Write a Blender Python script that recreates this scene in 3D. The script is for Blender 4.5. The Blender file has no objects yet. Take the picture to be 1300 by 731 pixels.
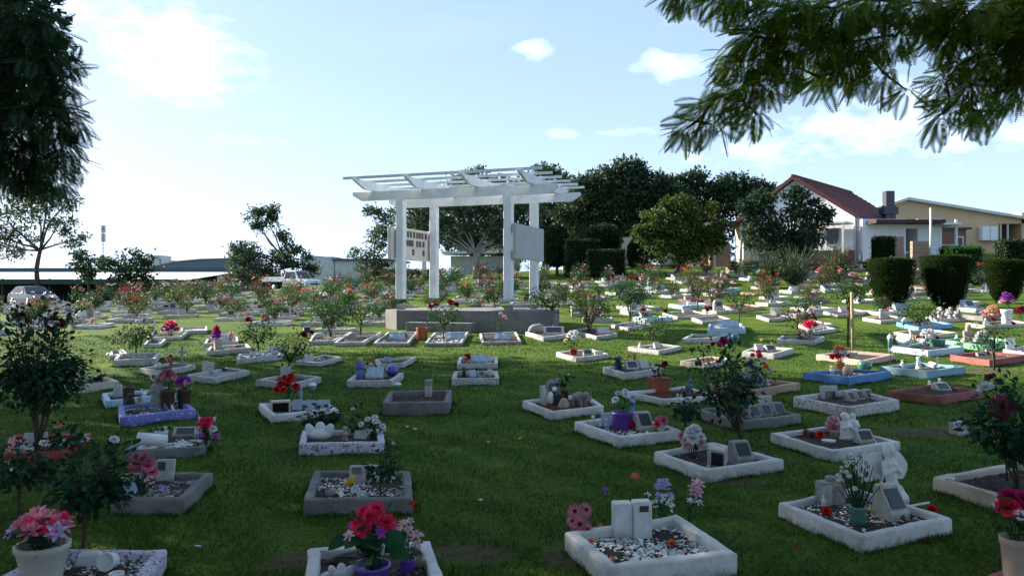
import bpy, math, random
import numpy as np
from mathutils import Vector, Matrix, Euler

# ------------------------------------------------------------------ camera, sky, sun, exposure
SC = bpy.context.scene
COL = SC.collection
EYE = 1.6
F = 1020.0          # focal length in pixels of the 1300 px wide photograph
cam = bpy.data.cameras.new('camera'); camo = bpy.data.objects.new('camera', cam); COL.objects.link(camo)
camo.location = (0, 0, EYE); camo.rotation_euler = (math.radians(90), 0, 0)
cam.lens = F/1300*36; cam.sensor_width = 36; cam.clip_start = .05; cam.clip_end = 4000
SC.camera = camo
SC.render.engine = 'CYCLES'
SC.view_settings.view_transform = 'Standard'; SC.view_settings.look = 'None'
SC.view_settings.exposure = 1.65; SC.view_settings.gamma = 1
SC.cycles.max_bounces = 6; SC.cycles.transparent_max_bounces = 8; SC.cycles.diffuse_bounces = 3

SUN_EL = math.radians(25); SUN_DIR = Vector((-.866*math.cos(SUN_EL), .5*math.cos(SUN_EL), math.sin(SUN_EL)))
sl = bpy.data.lights.new('sun', 'SUN'); sl.energy = 5.0; sl.angle = math.radians(.53); sl.color = (1, .93, .80)
so = bpy.data.objects.new('sun', sl); COL.objects.link(so); so.rotation_euler = SUN_DIR.to_track_quat('Z', 'Y').to_euler()
so.location = (-40, 20, 40)

W = bpy.data.worlds.new('World'); SC.world = W; W.use_nodes = True
def world():
    nt = W.node_tree; N = nt.nodes; L = nt.links
    N.clear()
    out = N.new('ShaderNodeOutputWorld'); bg = N.new('ShaderNodeBackground'); L.new(bg.outputs[0], out.inputs[0])
    bg.inputs['Strength'].default_value = .064
    sky = N.new('ShaderNodeTexSky'); sky.sky_type = 'NISHITA'; sky.sun_disc = False
    sky.sun_elevation = SUN_EL; sky.sun_rotation = math.atan2(SUN_DIR.x, SUN_DIR.y)
    sky.air_density = 1.0; sky.dust_density = 1.2; sky.ozone_density = 1.0
    tc = N.new('ShaderNodeTexCoord'); sep = N.new('ShaderNodeSeparateXYZ'); L.new(tc.outputs['Generated'], sep.inputs[0])
    def M(op, a, b=None, c=None, clamp=False):
        n = N.new('ShaderNodeMath'); n.operation = op; n.use_clamp = clamp
        for i, v in enumerate((a, b, c)):
            if v is None: continue
            if isinstance(v, (int, float)): n.inputs[i].default_value = v
            else: L.new(v, n.inputs[i])
        return n.outputs[0]
    az = M('ARCTAN2', sep.outputs[0], sep.outputs[1]); el = M('ARCSINE', sep.outputs[2])
    nz = N.new('ShaderNodeTexNoise'); nz.inputs['Scale'].default_value = 7; nz.inputs['Detail'].default_value = 9
    nz.inputs['Roughness'].default_value = .58; nz.inputs['Distortion'].default_value = .3
    mp = N.new('ShaderNodeMapping'); mp.inputs['Scale'].default_value = (1, 1, 2.2); L.new(tc.outputs['Generated'], mp.inputs[0]); L.new(mp.outputs[0], nz.inputs[0])
    n1 = M('SUBTRACT', nz.outputs[0], .5)
    nf = N.new('ShaderNodeTexNoise'); nf.inputs['Scale'].default_value = 26; nf.inputs['Detail'].default_value = 6; L.new(mp.outputs[0], nf.inputs[0])
    n1 = M('ADD', n1, M('MULTIPLY', M('SUBTRACT', nf.outputs[0], .5), .55))
    tot = None
    # clouds: centre and half size in pixels of the photograph, softness, density
    for (px, py, a, b, dens) in [(165, 85, 150, 62, 1.0), (60, 10, 90, 45, .95), (250, 70, 75, 22, .8), (322, 178, 85, 12, .5), (680, 63, 22, 9, .8),
                                 (848, 88, 50, 17, .95), (772, 169, 80, 9, .65), (1060, 168, 190, 45, 1.0), (1140, 130, 110, 35, .9),
                                 (1300, 170, 55, 28, .85), (1215, 211, 28, 11, .45), (905, 20, 80, 14, .2), (1700, 120, 260, 60, .9), (-300, 150, 300, 80, .9)]:
        t = (px-650)/F; v = (365.5-py)/F
        A = math.atan(t); E = math.atan(v*math.cos(A)); sa = a/F*math.cos(A)**2; sb = b/F*math.cos(A)
        dx = M('DIVIDE', M('SUBTRACT', az, A), sa); dy = M('DIVIDE', M('SUBTRACT', el, E), sb)
        r = M('SQRT', M('ADD', M('MULTIPLY', dx, dx), M('MULTIPLY', dy, dy)))
        q = M('ADD', M('SUBTRACT', 1.0, r), M('MULTIPLY', n1, 4.4))
        m = M('MULTIPLY', M('SMOOTH_MIN', M('MAXIMUM', M('MULTIPLY', q, 1.0), 0.0), 1.0, .2), dens)
        tot = m if tot is None else M('MAXIMUM', tot, m)
    # a thin veil of scattered clouds everywhere above the horizon
    nb = N.new('ShaderNodeTexNoise'); nb.inputs['Scale'].default_value = 2.2; nb.inputs['Detail'].default_value = 7; L.new(mp.outputs[0], nb.inputs[0])
    veil = M('MULTIPLY', M('MAXIMUM', M('SUBTRACT', nb.outputs[0], .56), 0.0), 1.0)
    tot = M('MAXIMUM', tot, M('MINIMUM', veil, .35))
    # white haze low over the horizon, stronger towards the sun
    low = M('POWER', M('SUBTRACT', 1.0, M('MINIMUM', M('MAXIMUM', el, 0.0), .5)), 9.0)
    tot = M('MINIMUM', M('MAXIMUM', tot, M('MULTIPLY', low, .85)), 1.0)
    mix = N.new('ShaderNodeMix'); mix.data_type = 'RGBA'
    L.new(tot, mix.inputs['Factor'])
    # pull the clear sky towards a paler cyan
    tint = N.new('ShaderNodeMix'); tint.data_type = 'RGBA'; tint.inputs['Factor'].default_value = .62
    L.new(sky.outputs[0], tint.inputs['A']); tint.inputs['B'].default_value = (2.9, 4.2, 6.3, 1)
    L.new(tint.outputs['Result'], mix.inputs['A']); mix.inputs['B'].default_value = (5.6, 7.2, 10.0, 1)
    L.new(mix.outputs['Result'], bg.inputs['Color'])
world()

# ------------------------------------------------------------------ terrain and pixel helpers
_kx = np.array([-400, -60, -40, -34, -20, 0, 18, 30, 60, 400.]); _kh = np.array([0, 0, .05, .25, 1.3, 2.7, 3.5, 4.0, 4.4, 4.6])
_gx = np.arange(-420, 421, 1.0); _gh = np.convolve(np.pad(np.interp(_gx, _kx, _kh), 8, mode='edge'), np.hanning(19)[1:-1]/np.hanning(19)[1:-1].sum(), mode='valid')
def H(x, y):
    x = np.asarray(x, float); y = np.asarray(y, float)
    s = np.clip(y, 0, 62)/60
    return np.interp(x, _gx, _gh)*s*s + .012*np.sin(x*1.3+.7*y) + .010*np.sin(y*1.9-.6*x)
def Hf(x, y): return float(H(x, y))
def P(px, py, dz=0.0):
    """point of the ground (raised by dz) seen at a pixel of the photograph"""
    t = (px-650)/F; v = (365.5-py)/F
    ys = np.linspace(1.5, 62, 2500); g = EYE+v*ys-(H(t*ys, ys)+dz)
    k = np.argmax(g <= 0) if (g <= 0).any() else len(ys)-1
    y = ys[k]
    return Vector((t*y, y, Hf(t*y, y)))
def at(px, py, d): return Vector(((px-650)/F*d, d, EYE+(365.5-py)/F*d))

R = random.Random(7)
rng = np.random.default_rng(11)

# ------------------------------------------------------------------ materials
MATS = {}
def mat(name, c, c2=None, scale=8, rough=.7, bump=0, spec=.3, metal=0, chips=None, chipamt=.42, island=0, transl=0, detail=6, chipscale=30, splash=0):
    if name in MATS: return MATS[name]
    m = bpy.data.materials.new(name); MATS[name] = m; m.use_nodes = True
    nt = m.node_tree; N = nt.nodes; L = nt.links
    b = N['Principled BSDF']; b.inputs['Roughness'].default_value = rough; b.inputs['Specular IOR Level'].default_value = spec
    b.inputs['Metallic'].default_value = metal
    col = None
    rgb = lambda q: (q[0], q[1], q[2], 1)
    tc = N.new('ShaderNodeTexCoord')
    if c2 is not None:
        nz = N.new('ShaderNodeTexNoise'); nz.inputs['Scale'].default_value = scale; nz.inputs['Detail'].default_value = detail
        nz.inputs['Roughness'].default_value = .65; L.new(tc.outputs['Object'], nz.inputs[0])
        cr = N.new('ShaderNodeValToRGB'); cr.color_ramp.elements[0].position = .32; cr.color_ramp.elements[1].position = .68
        cr.color_ramp.elements[0].color = rgb(c2); cr.color_ramp.elements[1].color = rgb(c)
        L.new(nz.outputs[0], cr.inputs[0]); col = cr.outputs[0]
    if chips is not None:
        n2 = N.new('ShaderNodeTexNoise'); n2.inputs['Scale'].default_value = chipscale; n2.inputs['Detail'].default_value = 5; L.new(tc.outputs['Object'], n2.inputs[0])
        r2 = N.new('ShaderNodeValToRGB'); r2.color_ramp.elements[0].position = chipamt; r2.color_ramp.elements[1].position = chipamt+.05
        L.new(n2.outputs[0], r2.inputs[0])
        mx = N.new('ShaderNodeMix'); mx.data_type = 'RGBA'; L.new(r2.outputs[0], mx.inputs['Factor'])
        mx.inputs['A'].default_value = rgb(chips)
        if col is not None: L.new(col, mx.inputs['B'])
        else: mx.inputs['B'].default_value = rgb(c)
        col = mx.outputs['Result']
    if splash:
        sp = N.new('ShaderNodeSeparateXYZ'); L.new(tc.outputs['Object'], sp.inputs[0])
        n4 = N.new('ShaderNodeTexNoise'); n4.inputs['Scale'].default_value = 16; n4.inputs['Detail'].default_value = 8; n4.inputs['Roughness'].default_value = .7; L.new(tc.outputs['Object'], n4.inputs[0])
        q1 = N.new('ShaderNodeMath'); q1.operation = 'MULTIPLY_ADD'; q1.inputs[1].default_value = -9; q1.inputs[2].default_value = .05; L.new(sp.outputs[2], q1.inputs[0])
        q2 = N.new('ShaderNodeMath'); q2.operation = 'MULTIPLY_ADD'; q2.inputs[1].default_value = 2.6; L.new(n4.outputs[0], q2.inputs[0])
        q3 = N.new('ShaderNodeMath'); q3.operation = 'SUBTRACT'; q3.use_clamp = True; q3.inputs[1].default_value = 1.0; L.new(q1.outputs[0], q2.inputs[2]); L.new(q2.outputs[0], q3.inputs[0])
        m5 = N.new('ShaderNodeMix'); m5.data_type = 'RGBA'; L.new(q3.outputs[0], m5.inputs['Factor']); L.new(col, m5.inputs['A']); m5.inputs['B'].default_value = (.10, .085, .055, 1); col = m5.outputs['Result']
    if island:
        g = N.new('ShaderNodeNewGeometry'); hs = N.new('ShaderNodeHueSaturation')
        mr = N.new('ShaderNodeMapRange'); mr.inputs['To Min'].default_value = 1-island; mr.inputs['To Max'].default_value = 1+island
        L.new(g.outputs['Random Per Island'], mr.inputs[0]); L.new(mr.outputs[0], hs.inputs['Value'])
        m2 = N.new('ShaderNodeMapRange'); m2.inputs['To Min'].default_value = .5-.03*island; m2.inputs['To Max'].default_value = .5+.05*island
        w = N.new('ShaderNodeMath'); w.operation = 'MULTIPLY'; w.inputs[1].default_value = 7.31; L.new(g.outputs['Random Per Island'], w.inputs[0])
        w2 = N.new('ShaderNodeMath'); w2.operation = 'FRACT'; L.new(w.outputs[0], w2.inputs[0]); L.new(w2.outputs[0], m2.inputs[0]); L.new(m2.outputs[0], hs.inputs['Hue'])
        if col is not None: L.new(col, hs.inputs['Color'])
        else: hs.inputs['Color'].default_value = rgb(c)
        col = hs.outputs[0]
    if col is None: b.inputs['Base Color'].default_value = rgb(c)
    else: L.new(col, b.inputs['Base Color'])
    if bump:
        n3 = N.new('ShaderNodeTexNoise'); n3.inputs['Scale'].default_value = scale*5; n3.inputs['Detail'].default_value = 8; L.new(tc.outputs['Object'], n3.inputs[0])
        bp = N.new('ShaderNodeBump'); bp.inputs['Strength'].default_value = bump; bp.inputs['Distance'].default_value = .02
        L.new(n3.outputs[0], bp.inputs['Height']); L.new(bp.outputs[0], b.inputs['Normal'])
    if transl:
        tr = N.new('ShaderNodeBsdfTranslucent'); ms = N.new('ShaderNodeMixShader'); ms.inputs[0].default_value = transl
        if col is not None: L.new(col, tr.inputs[0])
        else: tr.inputs[0].default_value = rgb(c)
        L.new(b.outputs[0], ms.inputs[1]); L.new(tr.outputs[0], ms.inputs[2]); L.new(ms.outputs[0], N['Material Output'].inputs[0])
    return m
dk = (.10, .09, .075)
mat('white_paint', (.68, .66, .64), (.44, .42, .39), 6, .6, .35, splash=1, chips=(.30, .27, .22), chipamt=.28)
mat('chipped_white', (.54, .53, .51), (.34, .33, .31), 7, .75, .5, splash=1, chips=(.24, .22, .19), chipamt=.38, chipscale=34)
mat('speckled', (.62, .60, .56), (.42, .40, .37), 9, .8, .6, chips=(.2, .18, .16), chipamt=.40, chipscale=48)
mat('lilac_chipped', (.62, .56, .66), (.45, .42, .5), 6, .7, .5, chips=(.20, .12, .13), chipamt=.41, chipscale=44)
mat('concrete', (.34, .32, .29), (.20, .19, .17), 5, .9, .6)
mat('dark_concrete', (.23, .215, .20), (.12, .115, .105), 5, .9, .7)
mat('plinth_concrete', (.21, .205, .20), (.11, .108, .105), 1.2, .9, .4, detail=10)
mat('cream_paint', (.60, .52, .40), (.42, .35, .27), 6, .7, .3, splash=1)
mat('tan_paint', (.50, .33, .22), (.34, .23, .16), 6, .75, .4)
mat('red_paint', (.42, .03, .03), (.24, .02, .02), 6, .5, .3, chips=(.2, .12, .1), chipamt=.33)
mat('brick_red', (.30, .10, .08), (.18, .06, .05), 6, .75, .4)
mat('blue_paint', (.10, .24, .52), (.07, .16, .38), 6, .45, .2)
mat('violet_blue', (.20, .20, .55), (.12, .12, .36), 6, .6, .4, chips=(.5, .5, .55), chipamt=.36)
mat('teal_paint', (.24, .40, .44), (.16, .28, .32), 6, .5, .2)
mat('pale_blue', (.42, .56, .66), (.30, .42, .52), 6, .5, .2)
mat('sky_blue', (.16, .38, .68), (.10, .26, .50), 6, .5, .2)
mat('green_paint', (.22, .52, .26), (.13, .34, .17), 6, .5, .2)
mat('pink_paint', (.62, .42, .36), (.45, .3, .26), 6, .6, .3)
mat('soil', (.075, .05, .036), (.03, .022, .017), 14, .95, 1)
mat('red_mulch', (.15, .045, .03), (.06, .02, .014), 30, .95, 1)
mat('dark_mulch', (.06, .045, .035), (.025, .02, .016), 30, .95, 1)
mat('pebble_white', (.66, .64, .61), None, rough=.7, island=.5)
mat('pebble_grey', (.30, .28, .26), None, rough=.8, island=.7)
mat('chip_red', (.16, .05, .033), None, rough=.9, island=.8)
mat('bark_chip', (.11, .08, .06), None, rough=.9, island=.8)
mat('marble', (.70, .69, .68), (.50, .50, .51), 11, .45, .1, detail=10)
mat('stone_white', (.54, .52, .49), (.34, .325, .30), 14, .75, .4, splash=1)
mat('stone_grey', (.36, .35, .34), (.22, .215, .21), 12, .8, .5)
mat('stone_pale_blue', (.36, .44, .50), (.26, .33, .38), 8, .6, .2)
mat('stone_tan', (.44, .36, .27), (.30, .24, .18), 10, .8, .4)
mat('black_plaque', (.02, .02, .022), (.035, .035, .04), 60, .25, 0, spec=.6)
mat('bronze_plaque', (.05, .035, .028), (.14, .10, .07), 90, .4, 0, spec=.5, metal=.3)
mat('statue_black', (.03, .028, .026), (.06, .055, .05), 14, .5)
mat('statue_white', (.80, .79, .77), (.60, .59, .57), 20, .6, .2)
mat('statue_grey', (.33, .32, .30), (.2, .19, .18), 20, .75, .4)
mat('statue_blue', (.07, .11, .30), (.13, .17, .34), 10, .5)
mat('statue_bluegrey', (.14, .20, .30), (.09, .13, .2), 16, .6)
mat('terracotta', (.36, .10, .05), (.26, .07, .04), 8, .75, .2)
mat('orange_glaze', (.55, .22, .04), (.42, .16, .03), 8, .3)
mat('brown_glaze', (.10, .06, .035), (.06, .035, .02), 8, .35)
mat('purple_pot', (.14, .055, .36), (.11, .045, .28), 4, .35, spec=.5)
mat('cream_pot', (.58, .55, .47), (.44, .41, .34), 5, .5, .1)
mat('blush_pot', (.55, .42, .34), (.45, .33, .27), 5, .5)
mat('glass_green', (.08, .20, .15), None, rough=.15, spec=.7)
mat('purple_ball', (.07, .045, .28), None, rough=.15, spec=.7)
mat('blue_ball', (.02, .16, .30), None, rough=.1, spec=.8)
mat('driftwood', (.20, .14, .10), (.12, .085, .06), 20, .8, .5)
mat('wood_stake', (.42, .30, .17), (.3, .2, .11), 12, .8, .3)
mat('metal_dark', (.06, .06, .065), None, rough=.5)
mat('plastic_white', (.72, .72, .72), None, rough=.35)
mat('bark', (.10, .075, .055), (.045, .035, .027), 12, .95, .8)
mat('bark_pale', (.30, .27, .24), (.16, .14, .12), 5, .95, .5)
mat('bark_rose', (.085, .06, .04), (.05, .045, .025), 12, .9, .4)
LF = dict(rough=.6, spec=.14, transl=.28)
mat('leaf_rose', (.036, .092, .023), None, island=.55, **LF)
mat('leaf_rose_dark', (.020, .062, .026), None, island=.5, **LF)
mat('leaf_rose_red', (.078, .062, .028), None, island=.6, **LF)
mat('leaf_yellow', (.095, .13, .022), None, island=.5, **LF)
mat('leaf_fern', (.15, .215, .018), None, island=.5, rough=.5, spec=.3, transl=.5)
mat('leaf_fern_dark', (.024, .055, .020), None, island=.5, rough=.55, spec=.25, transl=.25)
mat('leaf_gum', (.058, .088, .045), None, island=.55, **LF)
mat('leaf_dark', (.030, .056, .026), None, island=.55, **LF)
mat('leaf_citrus', (.055, .085, .018), None, island=.6, **LF)
mat('inner_shade', (.006, .010, .004), None, rough=1, spec=0)  # near-black core colour paints in the shade deep inside clipped foliage
mat('leaf_hedge', (.022, .040, .006), None, island=.6, rough=.8, spec=.05, transl=.3)
mat('leaf_pot', (.025, .10, .04), None, island=.4, **LF)
mat('grass_blade', (.038, .100, .016), (.066, .114, .020), scale=.9, island=.5, rough=.6, spec=.15, transl=.25)
BL = dict(rough=.6, spec=.15, transl=.25, island=.22)
mat('bloom_pink', (.66, .20, .28), **BL); mat('bloom_hot', (.78, .035, .13), **BL); mat('bloom_red', (.52, .012, .018), **BL)
mat('bloom_crimson', (.20, .008, .022), **BL); mat('bloom_magenta', (.42, .015, .12), **BL); mat('bloom_white', (.72, .70, .70), **BL)
mat('bloom_lilac', (.50, .40, .66), **BL); mat('bloom_purple', (.36, .06, .42), **BL); mat('bloom_coral', (.70, .16, .10), **BL)
mat('bloom_yellow', (.72, .42, .03), **BL); mat('bloom_peach', (.75, .42, .26), **BL); mat('bloom_blush', (.68, .42, .48), **BL)
mat('bloom_dusty', (.48, .17, .22), **BL)

# ------------------------------------------------------------------ object helpers
def tag(o, label=None, cat=None, group=None, kind=None):
    if label: o['label'] = label
    if cat: o['category'] = cat
    if group: o['group'] = group
    if kind: o['kind'] = kind
    return o
def thing(name, label, cat, loc=(0, 0, 0), rz=0, group=None):
    o = bpy.data.objects.new(name, None); COL.objects.link(o); o.location = loc; o.rotation_euler = (0, 0, rz); o.empty_display_size = .1
    return tag(o, label, cat, group)
def link(name, me, m, parent=None, loc=None, rot=None, sc=None):
    o = bpy.data.objects.new(name, me); COL.objects.link(o)
    if m and not me.materials: me.materials.append(MATS[m] if isinstance(m, str) else m)
    if parent: o.parent = parent
    if loc is not None: o.location = loc
    if rot is not None: o.rotation_euler = rot
    if sc is not None: o.scale = (sc, sc, sc) if isinstance(sc, (int, float)) else sc
    return o
def copy_tree(o, parent=None):
    c = o.copy(); COL.objects.link(c); c.parent = parent
    for ch in list(o.children): copy_tree(ch, c)
    return c
def mesh_np(name, V, Fc, smooth=False):
    V = np.asarray(V, np.float32); Fc = np.asarray(Fc, np.int32)
    me = bpy.data.meshes.new(name); me.vertices.add(len(V)); me.vertices.foreach_set('co', V.ravel())
    k = Fc.shape[1]; n = len(Fc)
    me.loops.add(n*k); me.loops.foreach_set('vertex_index', Fc.ravel())
    me.polygons.add(n); me.polygons.foreach_set('loop_start', np.arange(0, n*k, k, dtype=np.int32))
    me.polygons.foreach_set('loop_total', np.full(n, k, np.int32))
    if smooth: me.polygons.foreach_set('use_smooth', np.ones(n, bool))
    me.update(calc_edges=True); me.validate()
    return me
class MB:
    """collects shapes into one mesh"""
    def __init__(s): s.v = []; s.f = []; s.s = []
    def add(s, vs, fs, smooth=False):
        b = len(s.v); s.v += [tuple(v) for v in vs]; s.f += [tuple(i+b for i in f) for f in fs]; s.s += [smooth]*len(fs); return s
    def box(s, c, d, rz=0, M=None, bev=0):
        x, y, z = d[0]/2, d[1]/2, d[2]/2
        if bev:
            b = min(bev, x*.9, y*.9, z*.9); vs = []
            for sx in (-1, 1):
                for sy in (-1, 1):
                    for sz in (-1, 1): vs += [(sx*(x-b), sy*(y-b), sz*z), (sx*(x-b), sy*y, sz*(z-b)), (sx*x, sy*(y-b), sz*(z-b))]
            bm_f = _hull(vs)
        else:
            vs = [(-x, -y, -z), (x, -y, -z), (x, y, -z), (-x, y, -z), (-x, -y, z), (x, -y, z), (x, y, z), (-x, y, z)]
            bm_f = [(0, 3, 2, 1), (4, 5, 6, 7), (0, 1, 5, 4), (1, 2, 6, 5), (2, 3, 7, 6), (3, 0, 4, 7)]
        T = Matrix.Translation(c) @ Matrix.Rotation(rz, 4, 'Z') @ (M if M is not None else Matrix.Identity(4))
        return s.add([T @ Vector(v) for v in vs], bm_f)
    def prism(s, poly, ext, T=None):
        """poly: list of (x,z) extruded along y from -ext/2 to ext/2"""
        n = len(poly); vs = [(x, -ext/2, z) for x, z in poly]+[(x, ext/2, z) for x, z in poly]
        fs = [tuple(range(n)), tuple(range(2*n-1, n-1, -1))]+[(i, i+n, (i+1) % n+n, (i+1) % n) for i in range(n)]
        if T is not None: vs = [T @ Vector(v) for v in vs]
        return s.add(vs, fs)
    def slab(s, poly, z0, z1):
        n = len(poly); vs = [(x, y, z0) for x, y in poly]+[(x, y, z1) for x, y in poly]
        return s.add(vs, [tuple(range(n-1, -1, -1)), tuple(range(n, 2*n))]+[(i, (i+1) % n, (i+1) % n+n, i+n) for i in range(n)])
    def tube(s, pts, rad, n=6, cap=True):
        pts = [Vector(p) for p in pts]; vs = []; k = len(pts)
        if isinstance(rad, (int, float)): rad = [rad]*k
        for i, p in enumerate(pts):
            d = (pts[min(i+1, k-1)]-pts[max(i-1, 0)]).normalized()
            u = d.orthogonal().normalized() if i == 0 else (u-d*u.dot(d)).normalized()
            w = d.cross(u)
            for j in range(n):
                a = 2*math.pi*j/n; vs.append(p+(u*math.cos(a)+w*math.sin(a))*rad[i])
        fs = [(i*n+j, i*n+(j+1) % n, (i+1)*n+(j+1) % n, (i+1)*n+j) for i in range(k-1) for j in range(n)]
        if cap: fs += [tuple(range(n-1, -1, -1)), tuple(range((k-1)*n, k*n))]
        return s.add(vs, fs, True)
    def lathe(s, prof, n=16, T=None, flute=0):
        vs = []
        for r, z in prof:
            for j in range(n):
                a = 2*math.pi*j/n; q = r*(1+flute*math.cos(j*math.pi))
                vs.append((q*math.cos(a), q*math.sin(a), z))
        k = len(prof); fs = [(i*n+j, i*n+(j+1) % n, (i+1)*n+(j+1) % n, (i+1)*n+j) for i in range(k-1) for j in range(n)]
        if T is not None: vs = [T @ Vector(v) for v in vs]
        return s.add(vs, fs, True)
    def ball(s, c, r, n=12, m=8, T=None):
        if isinstance(r, (int, float)): r = (r, r, r)
        vs = [(c[0], c[1], c[2]-r[2])]; fs = []
        for i in range(1, m):
            p = -math.pi/2+math.pi*i/m
            for j in range(n):
                a = 2*math.pi*j/n; vs.append((c[0]+r[0]*math.cos(p)*math.cos(a), c[1]+r[1]*math.cos(p)*math.sin(a), c[2]+r[2]*math.sin(p)))
        vs.append((c[0], c[1], c[2]+r[2])); last = len(vs)-1
        fs += [(0, 1+(j+1) % n, 1+j) for j in range(n)]
        fs += [(1+i*n+j, 1+i*n+(j+1) % n, 1+(i+1)*n+(j+1) % n, 1+(i+1)*n+j) for i in range(m-2) for j in range(n)]
        fs += [(last, 1+(m-2)*n+j, 1+(m-2)*n+(j+1) % n) for j in range(n)]
        if T is not None: vs = [T @ Vector(v) for v in vs]
        return s.add(vs, fs, True)
    def mesh(s, name):
        me = bpy.data.meshes.new(name); me.from_pydata(s.v, [], s.f); me.polygons.foreach_set('use_smooth', s.s); me.update(); return me
    def build(s, name, m, parent=None, **k): return link(name, s.mesh(name), m, parent, **k)
import bmesh
def _hull(vs):
    bm = bmesh.new(); bv = [bm.verts.new(v) for v in vs]; bm.verts.index_update()
    bmesh.ops.convex_hull(bm, input=bv); bmesh.ops.dissolve_limit(bm, angle_limit=.01, verts=bm.verts, edges=bm.edges)
    bm.verts.index_update()
    idx = {v: i for i, v in enumerate(bv) if v.is_valid}
    fs = [tuple(idx[v] for v in f.verts) for f in bm.faces]; bm.free(); return fs
def scatter(name, tv, tf, mats3, pos, smooth=False):
    """copies of a small template (verts tv, faces tf) merged into one mesh"""
    tv = np.asarray(tv, float); tf = np.asarray(tf, int); n = len(pos)
    V = np.einsum('nij,kj->nki', mats3, tv)+np.asarray(pos)[:, None, :]
    Fc = tf[None]+(np.arange(n)*len(tv))[:, None, None]
    return mesh_np(name, V.reshape(-1, 3), Fc.reshape(-1, tf.shape[1]), smooth)
def rand_rot(n, g=None, flat=0.0):
    g = g or rng
    q = g.normal(size=(n, 4)); q /= np.linalg.norm(q, axis=1)[:, None]
    w, x, y, z = q.T
    return np.stack([1-2*(y*y+z*z), 2*(x*y-z*w), 2*(x*z+y*w), 2*(x*y+z*w), 1-2*(x*x+z*z), 2*(y*z-x*w), 2*(x*z-y*w), 2*(y*z+x*w), 1-2*(x*x+y*y)], 1).reshape(n, 3, 3)
def frame_dir(d, g=None, roll=None):
    """matrices whose y axis follows d"""
    g = g or rng
    d = d/np.linalg.norm(d, axis=1)[:, None]; n = len(d)
    a = g.normal(size=(n, 3)) if roll is None else np.tile(np.array(roll, float), (n, 1))+g.normal(size=(n, 3))*.35
    x = np.cross(d, a); x /= np.linalg.norm(x, axis=1)[:, None]+1e-9; z = np.cross(x, d)
    return np.stack([x, d, z], 2)
LEAF_V = [(0, 0, 0), (-.28, .45, .07), (0, 1, -.05), (.28, .45, .07)]; LEAF_F = [(0, 3, 2, 1)]
BROAD_V = [(0, 0, 0), (-.36, .42, .09), (0, .5, -.02), (.36, .42, .09), (-.22, .8, .03), (0, 1, -.09), (.22, .8, .03)]
BROAD_F = [(0, 2, 1), (0, 3, 2), (1, 2, 4), (2, 5, 4), (2, 6, 5), (3, 6, 2)]
def frond_template(n=13, L=1.0):
    v = []; f = []
    for i in range(n):
        s = .12+.85*i/(n-1); y = L*s; ln = .30*math.sin(math.pi*(.12+.80*s))*L+.05; z = -.16*s*s
        for sd in (-1, 1):
            b = len(v); w = .029
            ty = y+ln*.52; tx = sd*ln*.85; tz = z-ln*.12
            v += [(0, y, z), (tx*.5-sd*w*.3, (y+ty)/2+w, (z+tz)/2+.008), (tx, ty, tz), (tx*.5+sd*w*.3, (y+ty)/2-w, (z+tz)/2+.008)]; f.append((b, b+1, b+2, b+3))
    b = len(v); v += [(-.006, 0, 0), (.006, 0, 0), (.003, L*.98, -.155), (-.003, L*.98, -.155)]; f.append((b, b+1, b+2, b+3))
    return v, f

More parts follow.
